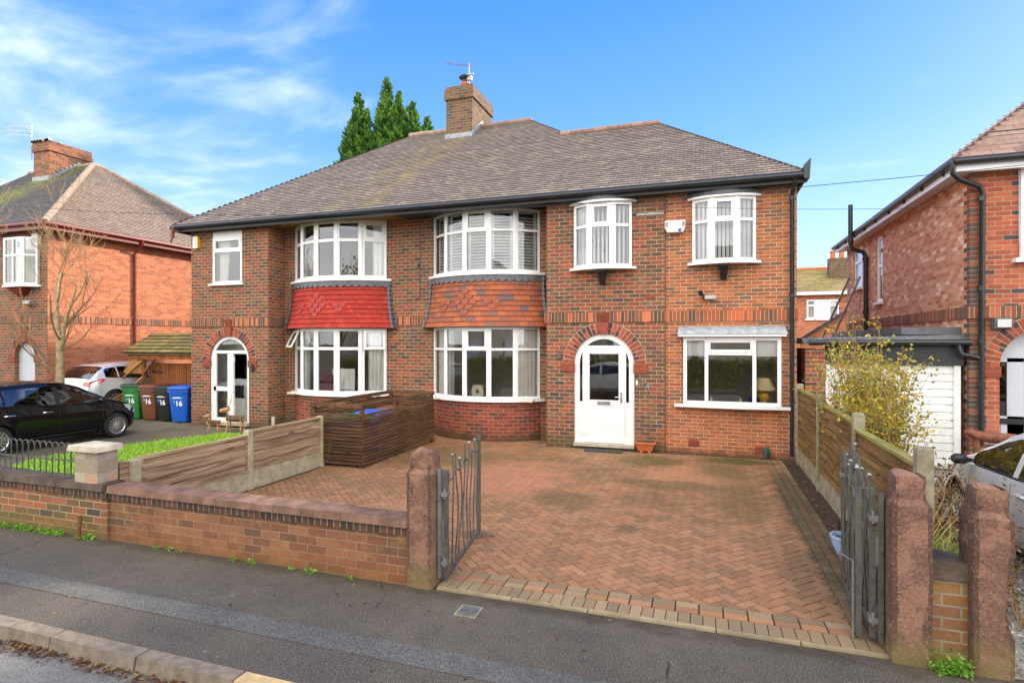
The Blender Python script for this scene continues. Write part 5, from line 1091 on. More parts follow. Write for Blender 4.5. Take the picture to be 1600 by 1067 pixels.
# two log reindeer by the step
def reindeer(x, y, s, label):
    t = thing('log_reindeer', label, 'ornament', (x, y, 0), 'log reindeer on the doorstep', rz=R(-160))
    f = lambda a, b, c: (a*s, b*s, c*s)
    m = MB(); m.tube([f(-.22, 0, .34), f(.22, 0, .36)], .085*s, 12); m.build('log_body', 'bark', t, local=True, smooth=40)
    m = MB(); m.lathe(f(.222, 0, .36), [(.001, 0), (.083*s, 0)], 12, 'x'); m.lathe(f(-.222, 0, .34), [(.001, 0), (.083*s, 0)], 12, 'x'); m.build('log_end', 'log', t, local=True)
    for (lx, ly) in ((-.16, -.06), (-.16, .06), (.16, -.06), (.16, .06)): m = MB(); m.tube([f(lx, ly, .32), f(lx*1.25, ly*1.9, .0)], .02*s, 6); m.build('leg', 'log', t, local=True)
    m = MB(); m.tube([f(.17, 0, .40), f(.24, 0, .58)], .025*s, 6); m.tube([f(.17, 0, .62), f(.40, 0, .56)], .06*s, 10); m.build('head', 'log', t, local=True, smooth=40)
    m = MB()
    for sg in (-1, 1): m.tube([f(.22, .03*sg, .66), f(.16, .12*sg, .82), f(.2, .2*sg, 1.0), f(.1, .26*sg, 1.12)], [.012*s, .009*s, .006*s, .003*s], 5); m.tube([f(.16, .12*sg, .82), f(.3, .17*sg, .92)], [.008*s, .003*s], 5)
    m.build('antlers', 'twig', t, local=True)
reindeer(-11.62, 11.82, .95, 'bigger log reindeer with twig antlers in front of the open door'); reindeer(-12.2, 11.70, .66, 'smaller log reindeer with twig antlers beside its bigger twin')
# ------------------------------------------------------------------ front garden walls and posts
def garden_wall(label, x0, x1, y0, y1, h, mat_, cop, cz, cap_over=.05):
    t = thing('garden_wall', label, 'wall', ((x0+x1)/2, (y0+y1)/2, 0)); m = MB(); m.box(x0, x1, y0, y1, -.02, h); m.build('brickwork', mat_, t)
    m = MB(); m.box(x0, x1, y0-.022, y1+.012, h, h+.085); m.build('brick_on_edge', 'coping_brick', t)
    m = MB(); x = x0; r = random.Random(int(abs(x0)*10)); z = h+.085
    while x < x1-.05:
        L = min(r.uniform(.75, 1.0), x1-x); e = [r.uniform(-.008, .008) for _ in range(4)]
        nx = 7; top = []
        for i in range(nx):
            xa, xb = x+.003+(L-.006)*i/nx, x+.003+(L-.006)*(i+1)/nx; k = lambda q, s_: .007*mnoise.noise(V(q*5, s_*3, h*9))
            m.hexa([(xa, y0-cap_over+k(xa, 1), z), (xb, y0-cap_over+k(xb, 1), z), (xb, y1+cap_over*.6, z), (xa, y1+cap_over*.6, z)], [(xa, y0-cap_over+.02+k(xa, 2), z+cz+e[0]+k(xa, 4)), (xb, y0-cap_over+.02+k(xb, 2), z+cz+e[0]+k(xb, 4)), (xb, y1+cap_over*.6-.015, z+cz+e[1]+k(xb, 6)), (xa, y1+cap_over*.6-.015, z+cz+e[1]+k(xa, 6))])
        x += L
    m.build('coping', cop, t); return t
garden_wall('long orange-brick garden wall with dark stone coping beside the left gatepost', -6.70, -2.70, 4.90, 5.12, .475, 'garden_brick', 'coping_red', .075)
garden_wall('mossy brick garden wall carrying the iron hoop railing', -14, -6.705, 4.87, 5.10, .49, 'mossy_garden_brick', 'coping_stone', .08)
t = thing('garden_wall', 'short stub of yellow brick wall between the two right sandstone posts', 'wall', (1.68, 5, 0)); m = MB(); m.box(1.55, 1.83, 4.93, 5.15, -.02, .63); m.build('brickwork', 'gold_brick', t); m = MB(); m.hexa([(1.56, 4.90, .63), (1.82, 4.90, .63), (1.82, 5.2, .63), (1.56, 5.2, .63)], [(1.57, 4.92, .76), (1.81, 4.93, .74), (1.81, 5.2, .74), (1.57, 5.2, .77)]); m.build('coping', 'coping_stone', t)
t = thing('wall_pier', 'square pale stone-block pier with flat cap on the garden wall', 'pier', (-6.88, 5, 0)); m = MB(); m.box(-7.22, -6.84, 4.85, 5.10, .64, 1.03); m.build('stonework', 'stone_block', t); m = MB(); m.hexa([(-7.29, 4.80, 1.032), (-6.79, 4.80, 1.032), (-6.79, 5.14, 1.032), (-7.29, 5.14, 1.032)], [(-7.28, 4.81, 1.10), (-6.80, 4.81, 1.095), (-6.80, 5.13, 1.10), (-7.28, 5.13, 1.10)]); m.build('cap', 'cap_stone', t)
# hoop railing
t = thing('hoop_railing', 'low dark iron railing with hooped tops along the left wall', 'railing', (-9.5, 4.98, .65)); m = MB(); y = 4.99
x = -14.0
while x < -7.2:
    m.tube([(x, y, .66), (x, y, 1.02)]+[(x+.055-.055*cos(pi*k/6), y, 1.02+.06*sin(pi*k/6)) for k in range(1, 6)]+[(x+.11, y, 1.02), (x+.11, y, .66)], .0075, 5, cap=False); x += .22*.5*1.02
m.build('hoops', 'gate_iron', t); m = MB(); m.bar((-14, y, .67), (-7.15, y, .67), .012, .03); m.bar((-14, y, .86), (-7.15, y, .86), .012, .02)
for xx in (-8.3, -10.2, -12): m.bar((xx, y, .5), (xx, y, .67), .02)
m.build('rail', 'gate_iron', t)
def stone_post(label, x0, x1, y0, y1, h, seed, sh=.23, broken=False):
    m = MB(); nx, ny, nz = 7, 7, 34
    def P(i, j, k):
        fx, fy, z = i/nx, j/ny, h*k/nz; top = k/nz
        ins = 0
        if z > h-sh: ins = .026+ .012*max(0, (z-(h-.10))/.10)
        if z < h-sh and z > h-sh-.06: ins = .0
        cx, cy = (x0+x1)/2, (y0+y1)/2; hx, hy = (x1-x0)/2-ins, (y1-y0)/2-ins
        x, y = cx+(fx*2-1)*hx, cy+(fy*2-1)*hy
        if k == nz: z = h-.035*(abs(fx*2-1)**4)-.03*(abs(fy*2-1)**4)-.035*fx
        rc = .02                                                         # worn corners
        if (i in (0, nx)) and (j in (0, ny)): x += (cx-x)*.045; y += (cy-y)*.045
        n = mnoise.noise_vector(V(x*7+seed, y*7, z*5)); n2 = mnoise.noise_vector(V(x*22, y*22+seed, z*20))
        d = .007 if z < h-sh else .012
        if k == 0: n.z = 0; n2.z = 0
        if abs(z-(h-sh)) < .03: d = .006
        dx = 0
        if broken and fx > .7 and .25 < z < .85: dx = -.05*sin((z-.25)/.6*pi)*(fx-.7)/.3 - .02*mnoise.noise(V(z*9, y*9, 4))
        # carved flutes under the top
        if z > h-sh+.02 and j == 0: y += .024*abs(sin(fx*pi*2.5))
        return (x+n.x*d+n2.x*.004+dx, y+n.y*d+n2.y*.004, z+(n.z*.012 if k == nz else 0))
    for k in range(nz):
        for i in range(nx):
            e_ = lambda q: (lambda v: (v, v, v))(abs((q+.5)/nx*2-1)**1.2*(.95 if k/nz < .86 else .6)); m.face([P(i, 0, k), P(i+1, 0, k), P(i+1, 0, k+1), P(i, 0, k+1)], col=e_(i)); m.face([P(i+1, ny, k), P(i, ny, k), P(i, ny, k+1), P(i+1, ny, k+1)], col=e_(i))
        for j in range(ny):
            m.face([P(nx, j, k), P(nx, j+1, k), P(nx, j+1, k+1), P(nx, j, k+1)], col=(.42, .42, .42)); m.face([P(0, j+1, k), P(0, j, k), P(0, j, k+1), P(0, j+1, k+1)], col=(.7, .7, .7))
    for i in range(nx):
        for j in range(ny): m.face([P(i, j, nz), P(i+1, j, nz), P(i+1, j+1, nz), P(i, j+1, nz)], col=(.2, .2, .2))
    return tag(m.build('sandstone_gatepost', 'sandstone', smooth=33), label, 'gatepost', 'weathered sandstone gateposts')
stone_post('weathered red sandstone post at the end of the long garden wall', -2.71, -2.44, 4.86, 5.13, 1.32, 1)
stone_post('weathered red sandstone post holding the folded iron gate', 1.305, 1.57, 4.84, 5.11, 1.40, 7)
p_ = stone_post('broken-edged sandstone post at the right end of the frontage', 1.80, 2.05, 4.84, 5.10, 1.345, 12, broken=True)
# iron gates: wavy bars between flat stiles
def gate(name, label, loc, rz, L, hl, hr, seed, bolt=False):
    t = thing(name, label, 'gate', loc, 'wavy iron gate leaves', rz=rz); r = random.Random(seed)
    m = MB(); m.box(0, .05, -.02, .02, .06, hl); m.box(L-.05, L, -.02, .02, .06, hr); build_each(m, 'stile', 'gate_iron', t, local=True)
    m = MB(); m.box(.05, L-.05, -.015, .015, .06, .10); n = 14; m.tube([(.05+(L-.1)*k/n, 0, hl-.12+(hr-hl)*k/n*1.0+.03*sin(k*1.7+seed)) for k in range(n+1)], .011, 6); build_each(m, 'rail', 'gate_iron', t, local=True)
    m = MB(); kn = MB(); nb = 9
    for b in range(nb):
        x = .10+(L-.2)*b/(nb-1); ph = r.uniform(0, 6); am = r.uniform(.012, .03); ht = hl+(hr-hl)*b/(nb-1)+r.uniform(-.06, .14)
        m.tube([(x+am*sin(ph+z*6.5), .012*sin(ph*2+z*5), z) for z in [.09+(ht-.09)*k/16 for k in range(17)]], .0085, 6)
        if b % 2 == 1: kn.lathe((x+am*sin(ph+ht*6.5), .012*sin(ph*2+ht*5), ht), [(.001, -.018), (.014, -.012), (.019, 0), (.014, .012), (.001, .018)], 8)
    m.build('wavy_bars', 'gate_iron', t, local=True, smooth=60); build_each(kn, 'ball_finial', 'galvanised', t, local=True, smooth=60)
    m = MB()
    for z in (.22, hl-.22): m.box(-.05, .06, -.03, .03, z-.02, z+.02); m.tube([(-.03, 0, z-.04), (-.03, 0, z+.05)], .016, 8)
    build_each(m, 'hinge', 'galvanised', t, local=True)
    if bolt: m = MB(); m.tube([(L-.02, -.035, .0), (L-.02, -.035, .62), (L+.0, -.13, .68)], .010, 6); m.build('drop_bolt', 'galvanised', t, local=True)
    return t
m = MB(); m.box(-2.425, -2.395, 4.96, 5.0, .08, 1.12); tag(m.build('hinge_plate', 'galvanised'), 'upright steel hinge plate bolted to the left gatepost', 'hinge plate')
gate('iron_gate', 'open single gate leaf of wavy bars by the left gatepost', (-2.37, 5.02, .0), R(98), 1.36, 1.10, 1.22, 2)
m = MB(); m.box(1.262, 1.292, 4.98, 5.02, .06, 1.20); tag(m.build('hinge_plate', 'gate_iron'), 'upright iron hinge plate on the right gatepost', 'hinge plate')
gate('iron_gate', 'right gate leaf hinged on its sandstone post', (1.235, 5.05, 0), R(84), 1.32, 1.22, 1.30, 9)
gate('iron_gate', 'folded-back right gate leaf with a drop bolt', (1.31, 6.40, 0), R(-97.0), 1.32, 1.26, 1.20, 4, True)
# ------------------------------------------------------------------ board fences with concrete posts
def fence(label, X, ys, ptop, ztops, board_top, gb, green, w=.10):
    t = thing('panel_fence', label, 'fence', (X, ys[0], 0)); wm, cm, pm = ('fence_wood_green', 'fence_cap_green', 'concrete_old') if green else ('fence_wood', 'fence_cap', 'concrete')
    for i, y in enumerate(ys): m = MB(); h = ptop[i]; m.box(X-w/2, X+w/2, y-.05, y+.05, -.02, h-.02); m.hexa([(X-w/2, y-.05, h-.02), (X+w/2, y-.05, h-.02), (X+w/2, y+.05, h-.02), (X-w/2, y+.05, h-.02)], [(X-w/2+.012, y-.038, h), (X+w/2-.012, y-.038, h), (X+w/2-.012, y+.038, h), (X-w/2+.012, y+.038, h)]); m.build('post', pm, t)
    for i in range(len(ys)-1):
        y0, y1 = ys[i]+.05, ys[i+1]-.05; zb, zt = gb, board_top[i]; m = MB(); m.box(X-.025, X+.025, y0, y1, .0, zb); m.build('gravel_board', pm, t)
        m = MB(); n = max(3, int(round((zt-zb)/.135))); r = random.Random(i+int(X*10))
        for k in range(n):
            za, zc = zb+(zt-zb)*k/n, zb+(zt-zb)*(k+1)/n+.018; ns = 9; e = [r.uniform(-.012, .012) for _ in range(ns+1)]; wa = X-.022; wb = X+.022
            for s in range(ns):
                ya, yb = y0+(y1-y0)*s/ns, y0+(y1-y0)*(s+1)/ns
                for sgx in (-1, 1): m.face([(X+sgx*.042, ya, za+e[s]), (X+sgx*.042, yb, za+e[s+1]), (X+sgx*.012, yb, zc), (X+sgx*.012, ya, zc)]); m.face([(X+sgx*.042, ya, za+e[s]), (X+sgx*.042, yb, za+e[s+1]), (X, yb, za+e[s+1]), (X, ya, za+e[s])])
        pn = m.build('boards', wm, t); m = MB(); m.box(X-.045, X+.045, y0, y1, zt+.0, zt+.035); m.build('cap_rail', cm, pn)
        m = MB()
        for yy in (y0, y1-.045): m.box(X-.04, X+.04, yy, yy+.045, zb+.005, zt-.002)
        build_each(m, 'batten', wm, pn)
    return t
fence('low silvery plank fence with concrete posts dividing the two front gardens', -6.85, [5.32, 7.23, 9.03], [.86, .95, .95], 0, [.84, .90], .30, False, .11)
fence('tall green-stained board fence along the right side of the drive', 1.745, [5.62, 7.75, 10.02, 12.1], [1.47, 1.50, 1.52, 1.54], 0, [1.28, 1.36, 1.42], .32, True, .12)
m = MB(); m.box(-6.98, -6.86, 5.14, 5.26, 0, .84); m.box(-6.955, -6.885, 5.125, 5.14, 0, .83); tag(m.build('wooden_post', 'fence_wood'), 'grey timber post beside the fence end behind the wall', 'post')
# ------------------------------------------------------------------ slatted bin store
t = thing('bin_store', 'brown slatted timber bin store standing open-topped on the drive', 'bin store', (-6.5, 10.4, 0)); x0, x1, y0, y1, H = -7.08, -5.95, 9.06, 11.95, 1.12; ym = 10.35
m = MB()
for (x, y) in ((x0, y0), (x1, y0), (x0, y1), (x1, y1), (x0, ym), (x1, ym)): xx = x+.035 if x == x0 else x-.035; yy = y+.035 if y == y0 else (y-.035 if y == y1 else y); m.box(xx-.034, xx+.034, yy-.034, yy+.034, .0, H-.002)
build_each(m, 'frame_post', 'slat_y', t); r = random.Random(4); n = 15
def slats(fn, name, mt):
    m = MB()
    for k in range(n): z = .07+k*.0635; fn(m, z+r.uniform(-.004, .004), z+.049+r.uniform(-.004, .004))
    m.build(name, mt, t)
slats(lambda m, a, b: m.box(x0-.01, x1-.012, y0-.022, y0, a, b), 'slat_panel', 'slat_x')
def sd_(m, a, b):
    m.box(x1, x1+.022, y0-.02, ym-.004, a, b); m.box(x1, x1+.022, ym+.004, y1+.02, a+.004, b+.004)
slats(sd_, 'slat_panel', 'slat_y'); n = 16; slats(lambda m, a, b: m.box(x0-.024, x0-.002, y0-.02, y1+.02, a, b), 'slat_panel', 'slat_y'); slats(lambda m, a, b: m.box(x0, x1-.012, y1, y1+.02, a, b), 'slat_panel', 'slat_x')
m = MB(); m.box(x0-.02, x1+.02, y0-.03, y0+.05, H+.0, H+.075); m.box(x0-.03, x0+.05, y0+.052, y1+.02, H+.0, H+.07); m.box(x1-.055, x1+.03, y0+.052, y1+.02, H+.001, H+.072); m.box(x0+.052, x1-.057, y1-.05, y1+.02, H, H+.07); m.build('top_rail', 'slat_y', t)
# ------------------------------------------------------------------ wheelie bins
def bin_(label, x, y, rz, body, lid, num, group, tx=None):
    t = thing('wheelie_bin', label, 'bin', (x, y, 0), group, rz=rz)
    def ring(z, hw, hd, r=.06, n=3):
        o = []
        for (sx, sy, a0) in ((1, -1, -90), (1, 1, 0), (-1, 1, 90), (-1, -1, 180)):
            for k in range(n+1): a = R(a0+90*k/n); o.append((sx*(hw-r)+r*cos(a), sy*(hd-r)+r*sin(a), z))
        return o
    lv = [(.03, .215, .25), (.10, .225, .27), (.80, .275, .335), (.88, .278, .34), (.885, .30, .365), (.965, .30, .365)]; m = MB(); rs = [ring(*q) for q in lv]; n = len(rs[0])
    for i in range(len(rs)-1):
        for k in range(n): m.face([rs[i][k], rs[i][(k+1) % n], rs[i+1][(k+1) % n], rs[i+1][k]])
    m.face(rs[0][::-1]); m.face(rs[-1]); m.box(-.18, .18, -.36, -.335, .83, .87); m.build('bin_body', body, t, local=True, smooth=35)
    m = MB(); l = [ring(.968, .31, .375), ring(1.0, .315, .38), ring(1.04, .29, .35), ring(1.065, .22, .27)]
    for i in range(3):
        for k in range(n): m.face([l[i][k], l[i][(k+1) % n], l[i+1][(k+1) % n], l[i+1][k]])
    m.face(l[-1]); m.face(l[0][::-1]); m.box(-.22, .22, -.40, -.36, .975, 1.0); m.tube([(-.24, .42, 1.0), (.24, .42, 1.0)], .018, 8); m.build('lid', lid, t, local=True, smooth=35)
    m = MB()
    for sx in (-1, 1): m.lathe((sx*.24, .27, .10), [(.001, -.025), (.10, -.025), (.10, .025), (.001, .025)], 16, 'x')
    build_each(m, 'wheel', 'tyre', t, local=True)
    if num:
        k = R(90)-math.atan2(.065, .70)*0+R(-5.0); text_mesh('number_decal', num, .20, 'decal_white', t, (.02, -.30+.004-.02, .50), (R(90)+R(5.3), 0, 0), .001, bold=.006)
        text_mesh('lettering', 'recycle', .055, 'decal_white', t, (0, -.332, .71), (R(90)+R(5.3), 0, 0), .001) if False else None
        m = MB(); m.box(-.17, .12, -.336, -.334, .715, .73); m.box(-.13, .06, -.337, -.335, .735, .75); m.build('emblem', 'decal_white', t, local=True)
        m = MB(); m.box(-.13, -.09, -.325, -.320, .585, .65); m.build('emblem', 'decal_blue', t, local=True)
    return t
G = 'wheelie bins with white number 16'
bin_('green wheelie bin numbered 16 at the left of the row', -16.45, 12.9, R(16), 'bin_green', 'bin_lid_green', '16', G)
bin_('brown wheelie bin numbered 16 next to the green one', -15.72, 12.9, R(10), 'bin_brown', 'bin_brown', '16', G)
bin_('black wheelie bin numbered 16 between brown and blue ones', -15.05, 12.85, R(4), 'bin_black', 'bin_black', '16', G)
bin_('blue wheelie bin numbered 16 against the house corner', -14.42, 12.75, R(20), 'bin_blue', 'bin_blue', '16', G)
G = 'wheelie bins inside the slatted store'
bin_('pale green-lidded wheelie bin at the near end of the slatted store', -6.55, 9.55, R(90), 'bin_black', 'bin_green', None, G).scale = (.87, .87, .87)
bin_('blue-lidded wheelie bin behind the near slats of the store', -6.5, 10.30, R(90), 'bin_blue', 'bin_blue', None, G).scale = (.87, .87, .87)
bin_('brown-lidded wheelie bin at the house end of the store', -6.5, 11.1, R(90), 'bin_brown', 'bin_brown', None, G).scale = (.87, .87, .87)
# ------------------------------------------------------------------ shelter beside house 16
t = thing('lean_to_shelter', 'open timber lean-to with mossy tiled roof behind the wheelie bins', 'shelter', (-15.8, 13.6, 0)); rf = MB(); slope(rf, lambda D: -17.3, lambda D: -13.80, 0, 1.1, 2.0, .56, lambda u, D, z: (u, 13.0+D, z), gauge=.2, th=.03); rf.face([(-17.3, 13.0, 1.95), (-13.8, 13.0, 1.95), (-13.8, 14.1, 2.57), (-17.3, 14.1, 2.57)]); rf.build('roof', 'moss_shingle', t)
m = MB(); m.box(-17.1, -13.8, 13.06, 13.12, 1.80, 1.95)
for x in (-16.55, -13.9): m.box(x, x+.09, 13.1, 13.19, .0, 1.82)
m.bar((-16.5, 13.12, 1.35), (-16.05, 13.12, 1.8), .06); m.build('timber_frame', 'gate_wood', t)
m = MB(); x = -16.45
while x < -13.9: m.box(x, x+.075, 13.3, 13.32, .1, 1.68); x += .088
m.box(-16.45, -13.9, 13.32, 13.36, .4, .5); m.box(-16.45, -13.9, 13.32, 13.36, 1.4, 1.5); m.build('slatted_gate', 'gate_wood', t)
m = MB(); m.box(-16.3, -15.9, 13.27, 13.30, 1.38, 1.44); m.build('hinge', 'dark_trim', t)
t = thing('broken_panels', 'leaning broken fence boards beside the green bin and silver hatchback', 'panels', (-17, 12.9, 0)); m = MB()
m.hexa([(-17.3, 13.05, 1.35), (-16.6, 13.15, 1.35), (-16.6, 13.18, 1.35), (-17.3, 13.08, 1.35)], [(-17.0, 13.05, 1.75), (-16.5, 13.15, 1.85), (-16.5, 13.18, 1.85), (-17.0, 13.08, 1.75)]); m.bar((-18.3, 12.7, .25), (-16.5, 13.1, 1.75), .09, .03); m.bar((-18.1, 12.6, .1), (-16.7, 12.8, .85), .12, .03); m.bar((-17.8, 12.4, .1), (-16.9, 12.9, .6), .35, .03, up=(0, -1, .6)); m.bar((-17.6, 12.6, .1), (-16.4, 13.0, 1.25), .05, .05); m.build('boards', 'plank', t)
# pavement cover, pipe stub
t = thing('utility_cover', 'small square utility cover set in the dark pavement', 'cover', (-1.93, 4.58, 0)); m = MB(); m.box(-2.04, -1.84, 4.48, 4.68, .0, .008); m.build('frame', 'concrete_old', t); m = MB(); m.box(-2.02, -1.86, 4.50, 4.66, .008, .012)
for k in range(4): m.box(-2.0, -1.88, 4.52+k*.035, 4.535+k*.035, .0121, .015)
m.build('lid', 'steel', t)
m = MB(); m.tube([(-7.05, 4.78, 0), (-7.06, 4.80, .27)], .022, 8); m.tube([(-7.05, 4.78, 0), (-7.05, 4.78, .02)], .04, 8); tag(m.build('pipe_stub', 'rust'), 'rusty pipe stub standing at the foot of the left wall', 'pipe')
# pot by the right gate
t = thing('flower_pot', 'blue glazed pot on the drive behind the right gate', 'pot', (1.40, 7.15, 0)); m = MB(); m.lathe((1.47, 7.1, .012), [(.001, 0), (.08, 0), (.095, .03), (.13, .12), (.138, .18), (.15, .185), (.15, .21), (.12, .21), (.115, .17)], 24); m.build('pot_body', 'pot_blue', t, smooth=45); m = MB(); m.lathe((1.47, 7.1, .175), [(.001, .02), (.12, 0)], 16); m.build('soil', 'soil', t)
m = MB(); m.box(1.46, 1.60, 7.3, 7.42, .014, .28); m.box(1.475, 1.585, 7.28, 7.3, .2, .33); tag(m.build('plastic_tub', 'dark_trim'), 'small black tub standing behind the blue pot', 'tub')
# ladder against house 12
t = thing('ladder', 'grey ladder leaning on the right-hand house wall above the garage', 'ladder', (4.3, 20.2, 2.4)); a, b = Vector((4.08, 21.35, 2.5)), Vector((4.50, 19.75, 4.32)); sd2 = Vector((-.33, -.1, .0)); m = MB()
for s_ in (0, 1): m.bar(a+sd2*s_, b+sd2*s_*.9, .06, .03)
m.build('stile', 'ladder_metal', t); m = MB()
for k in range(9): p = a.lerp(b, (k+.5)/9); m.tube([p, p+sd2*.95], .018, 6)
build_each(m, 'rung', 'ladder_metal', t)
# ------------------------------------------------------------------ hatchback cars (nose towards +x in their own space)
def interp(tab, x):
    if x <= tab[0][0]: return tab[0][1]
    for (a, b), (c, d) in zip(tab, tab[1:]):
        if x <= c:
            t = (x-a)/(c-a); t = t*t*(3-2*t)*.5+t*.5; return b+(d-b)*t
    return tab[-1][1]
TOP = [(-1.98, .70), (-1.95, .88), (-1.88, 1.02), (-1.62, 1.26), (-1.38, 1.40), (-.9, 1.455), (-.3, 1.475), (.15, 1.44), (.45, 1.35), (.8, 1.165), (1.1, 1.01), (1.3, .955), (1.6, .86), (1.82, .74), (1.92, .62), (1.97, .50)]
BELT = [(-1.98, .66), (-1.93, .86), (-1.84, .98), (-1.5, 1.02), (-1.0, .99), (0, .93), (.8, .90), (1.15, .90), (1.35, .86), (1.62, .79), (1.82, .69), (1.92, .58), (1.97, .47)]
HW = [(-1.98, .60), (-1.9, .72), (-1.7, .80), (-1.2, .85), (0, .86), (1.1, .85), (1.5, .81), (1.75, .72), (1.9, .58), (1.97, .42)]
BOT = [(-1.98, .36), (-1.9, .26), (-1.5, .20), (1.5, .20), (1.85, .22), (1.97, .30)]
XW = (-1.25, 1.25); RA = .355
def hatchback(label, loc, rz, paint, wheel_spokes=15, glassm='car_glass', group='parked hatchback cars', plate=None):
    t = thing('parked_car', label, 'car', loc, group, rz=rz); body = MB(); gls = {k: MB() for k in ('windscreen', 'rear_window', 'side_window')}; trim = MB()
    xs = sorted(set([round(-1.98+i*3.95/46, 3) for i in range(47)] + [round(w+RA*cos(pi*k/14), 3) for w in XW for k in range(15)] + [-1.62, -1.38, -1.5, -1.08, -.12, -.02, .45, 1.1, .62]))
    xs = [x for i, x in enumerate(xs) if i == 0 or x-xs[i-1] > .012]
    def sec(x):
        w, zt, zb, z0 = interp(HW, x), interp(TOP, x), interp(BELT, x), interp(BOT, x)
        cab = max(0, min(1, (zt-zb)/.42)); arch = 0
        for xw in XW:
            if abs(x-xw) < RA: arch = max(arch, .30+sqrt(RA*RA-(x-xw)**2))
        wr = w*(1-.27*cab)-.01
        zsh = max(.62*zb/.93, z0+.1)
        r = [(w*.90, z0), (w*.975, z0+(zsh-z0)*.33), (w*1.0, zsh), (w*.992, zsh+(zb-zsh)*.5), (w*.965, zb-.015), (w*.94, zb), (w*.94+(wr-w*.94)*.5+.012, zb+(zt-.055-zb)*.5) if cab > .05 else (w*.90, zb+.3*(zt-zb)), (w*.94+(wr-w*.94)*.86, zb+(zt-.05-zb)*.83) if cab > .05 else (wr, zb+.6*(zt-zb)), (wr*.945, zt-.04) if cab > .05 else (wr*.90, zt-.01), (wr*.58, zt-.006), (0, zt)]
        o = []
        for y, z in r: o.append((y if z > arch or arch == 0 else w*1.01, max(z, arch)))
        return o
    secs = [sec(x) for x in xs]; nP = len(secs[0])
    for i in range(len(xs)-1):
        xm = (xs[i]+xs[i+1])/2
        for j in range(nP-1):
            for sg in (-1, 1):
                a, b, c, d = secs[i][j], secs[i+1][j], secs[i+1][j+1], secs[i][j+1]
                q = [(xs[i], sg*a[0], a[1]), (xs[i+1], sg*b[0], b[1]), (xs[i+1], sg*c[0], c[1]), (xs[i], sg*d[0], d[1])]
                if sg > 0: q = q[::-1]
                tgt = body
                if j in (5, 6) and -1.50 < xm < .92:
                    if -.14 < xm < -.02: tgt = trim
                    elif -1.14 < xm < -1.06: tgt = trim if False else body
                    else: tgt = gls['side_window']
                elif j in (8, 9) and .40 < xm < 1.10: tgt = gls['windscreen']
                elif j in (8, 9) and -1.86 < xm < -1.44: tgt = gls['rear_window']
                tgt.face(q)
    for e in (0, -1):
        p = [(xs[e], y, z) for y, z in secs[e]]; p2 = [(xs[e], -y, z) for y, z in secs[e]][::-1]; body.face((p+p2[1:]) if e else (p+p2[1:])[::-1])
    bo = body.build('body', paint, t, local=True, smooth=42)
    for k, m in gls.items(): build_each(m, k, glassm, t, local=True, smooth=60)
    build_each(trim, 'door_pillar', 'dark_trim' if paint == 'car_black' else paint, t, local=True, smooth=40)
    m = MB(); m.box(-1.75, 1.75, -.60, .60, .18, .60); m.box(-1.9, 1.6, -.70, .70, .36, .62)
    for xw in XW:
        for sg in (-1, 1):
            for k in range(12): a, b = pi*k/12, pi*(k+1)/12; m.face([(xw+RA*cos(a), sg*.58, .30+RA*sin(a)), (xw+RA*cos(b), sg*.58, .30+RA*sin(b)), (xw+RA*cos(b), sg*.85, .30+RA*sin(b)), (xw+RA*cos(a), sg*.85, .30+RA*sin(a))])
    m.build('underbody', 'dark_trim', t, local=True)
    m = MB()
    for (x, y) in ((.05, -.36), (.05, .36), (-.95, -.36), (-.95, 0), (-.95, .36)):
        m.hexa([(x-.25, y-.24, .5), (x+.25, y-.24, .5), (x+.25, y+.24, .5), (x-.25, y+.24, .5)], [(x-.25, y-.22, .72), (x+.22, y-.22, .68), (x+.22, y+.22, .68), (x-.25, y+.22, .72)])
        m.hexa([(x-.28, y-.22, .68), (x-.14, y-.22, .68), (x-.14, y+.22, .68), (x-.28, y+.22, .68)], [(x-.44, y-.17, 1.10), (x-.34, y-.17, 1.10), (x-.34, y+.17, 1.10), (x-.44, y+.17, 1.10)]); m.box(x-.45, x-.37, y-.11, y+.11, 1.12, 1.27)
    m.build('seats', 'seat_cloth', t, local=True)
    m = MB(); m.hexa([(.55, -.68, .6), (1.1, -.68, .6), (1.1, .68, .6), (.55, .68, .6)], [(.62, -.66, .88), (1.1, -.66, .93), (1.1, .66, .93), (.62, .66, .88)]); m.build('dashboard', 'dark_trim', t, local=True)
    m = MB(); m.tube([(.46+.06*cos(2*pi*k/20), -.36+.185*sin(2*pi*k/20), .92+.17*cos(2*pi*k/20)) for k in range(21)], .016, 6, cap=False); m.bar((.46, -.53, .92), (.46, -.19, .92), .03); m.bar((.46, -.36, .92), (.7, -.36, .84), .05); m.build('steering_wheel', 'dark_trim', t, local=True)
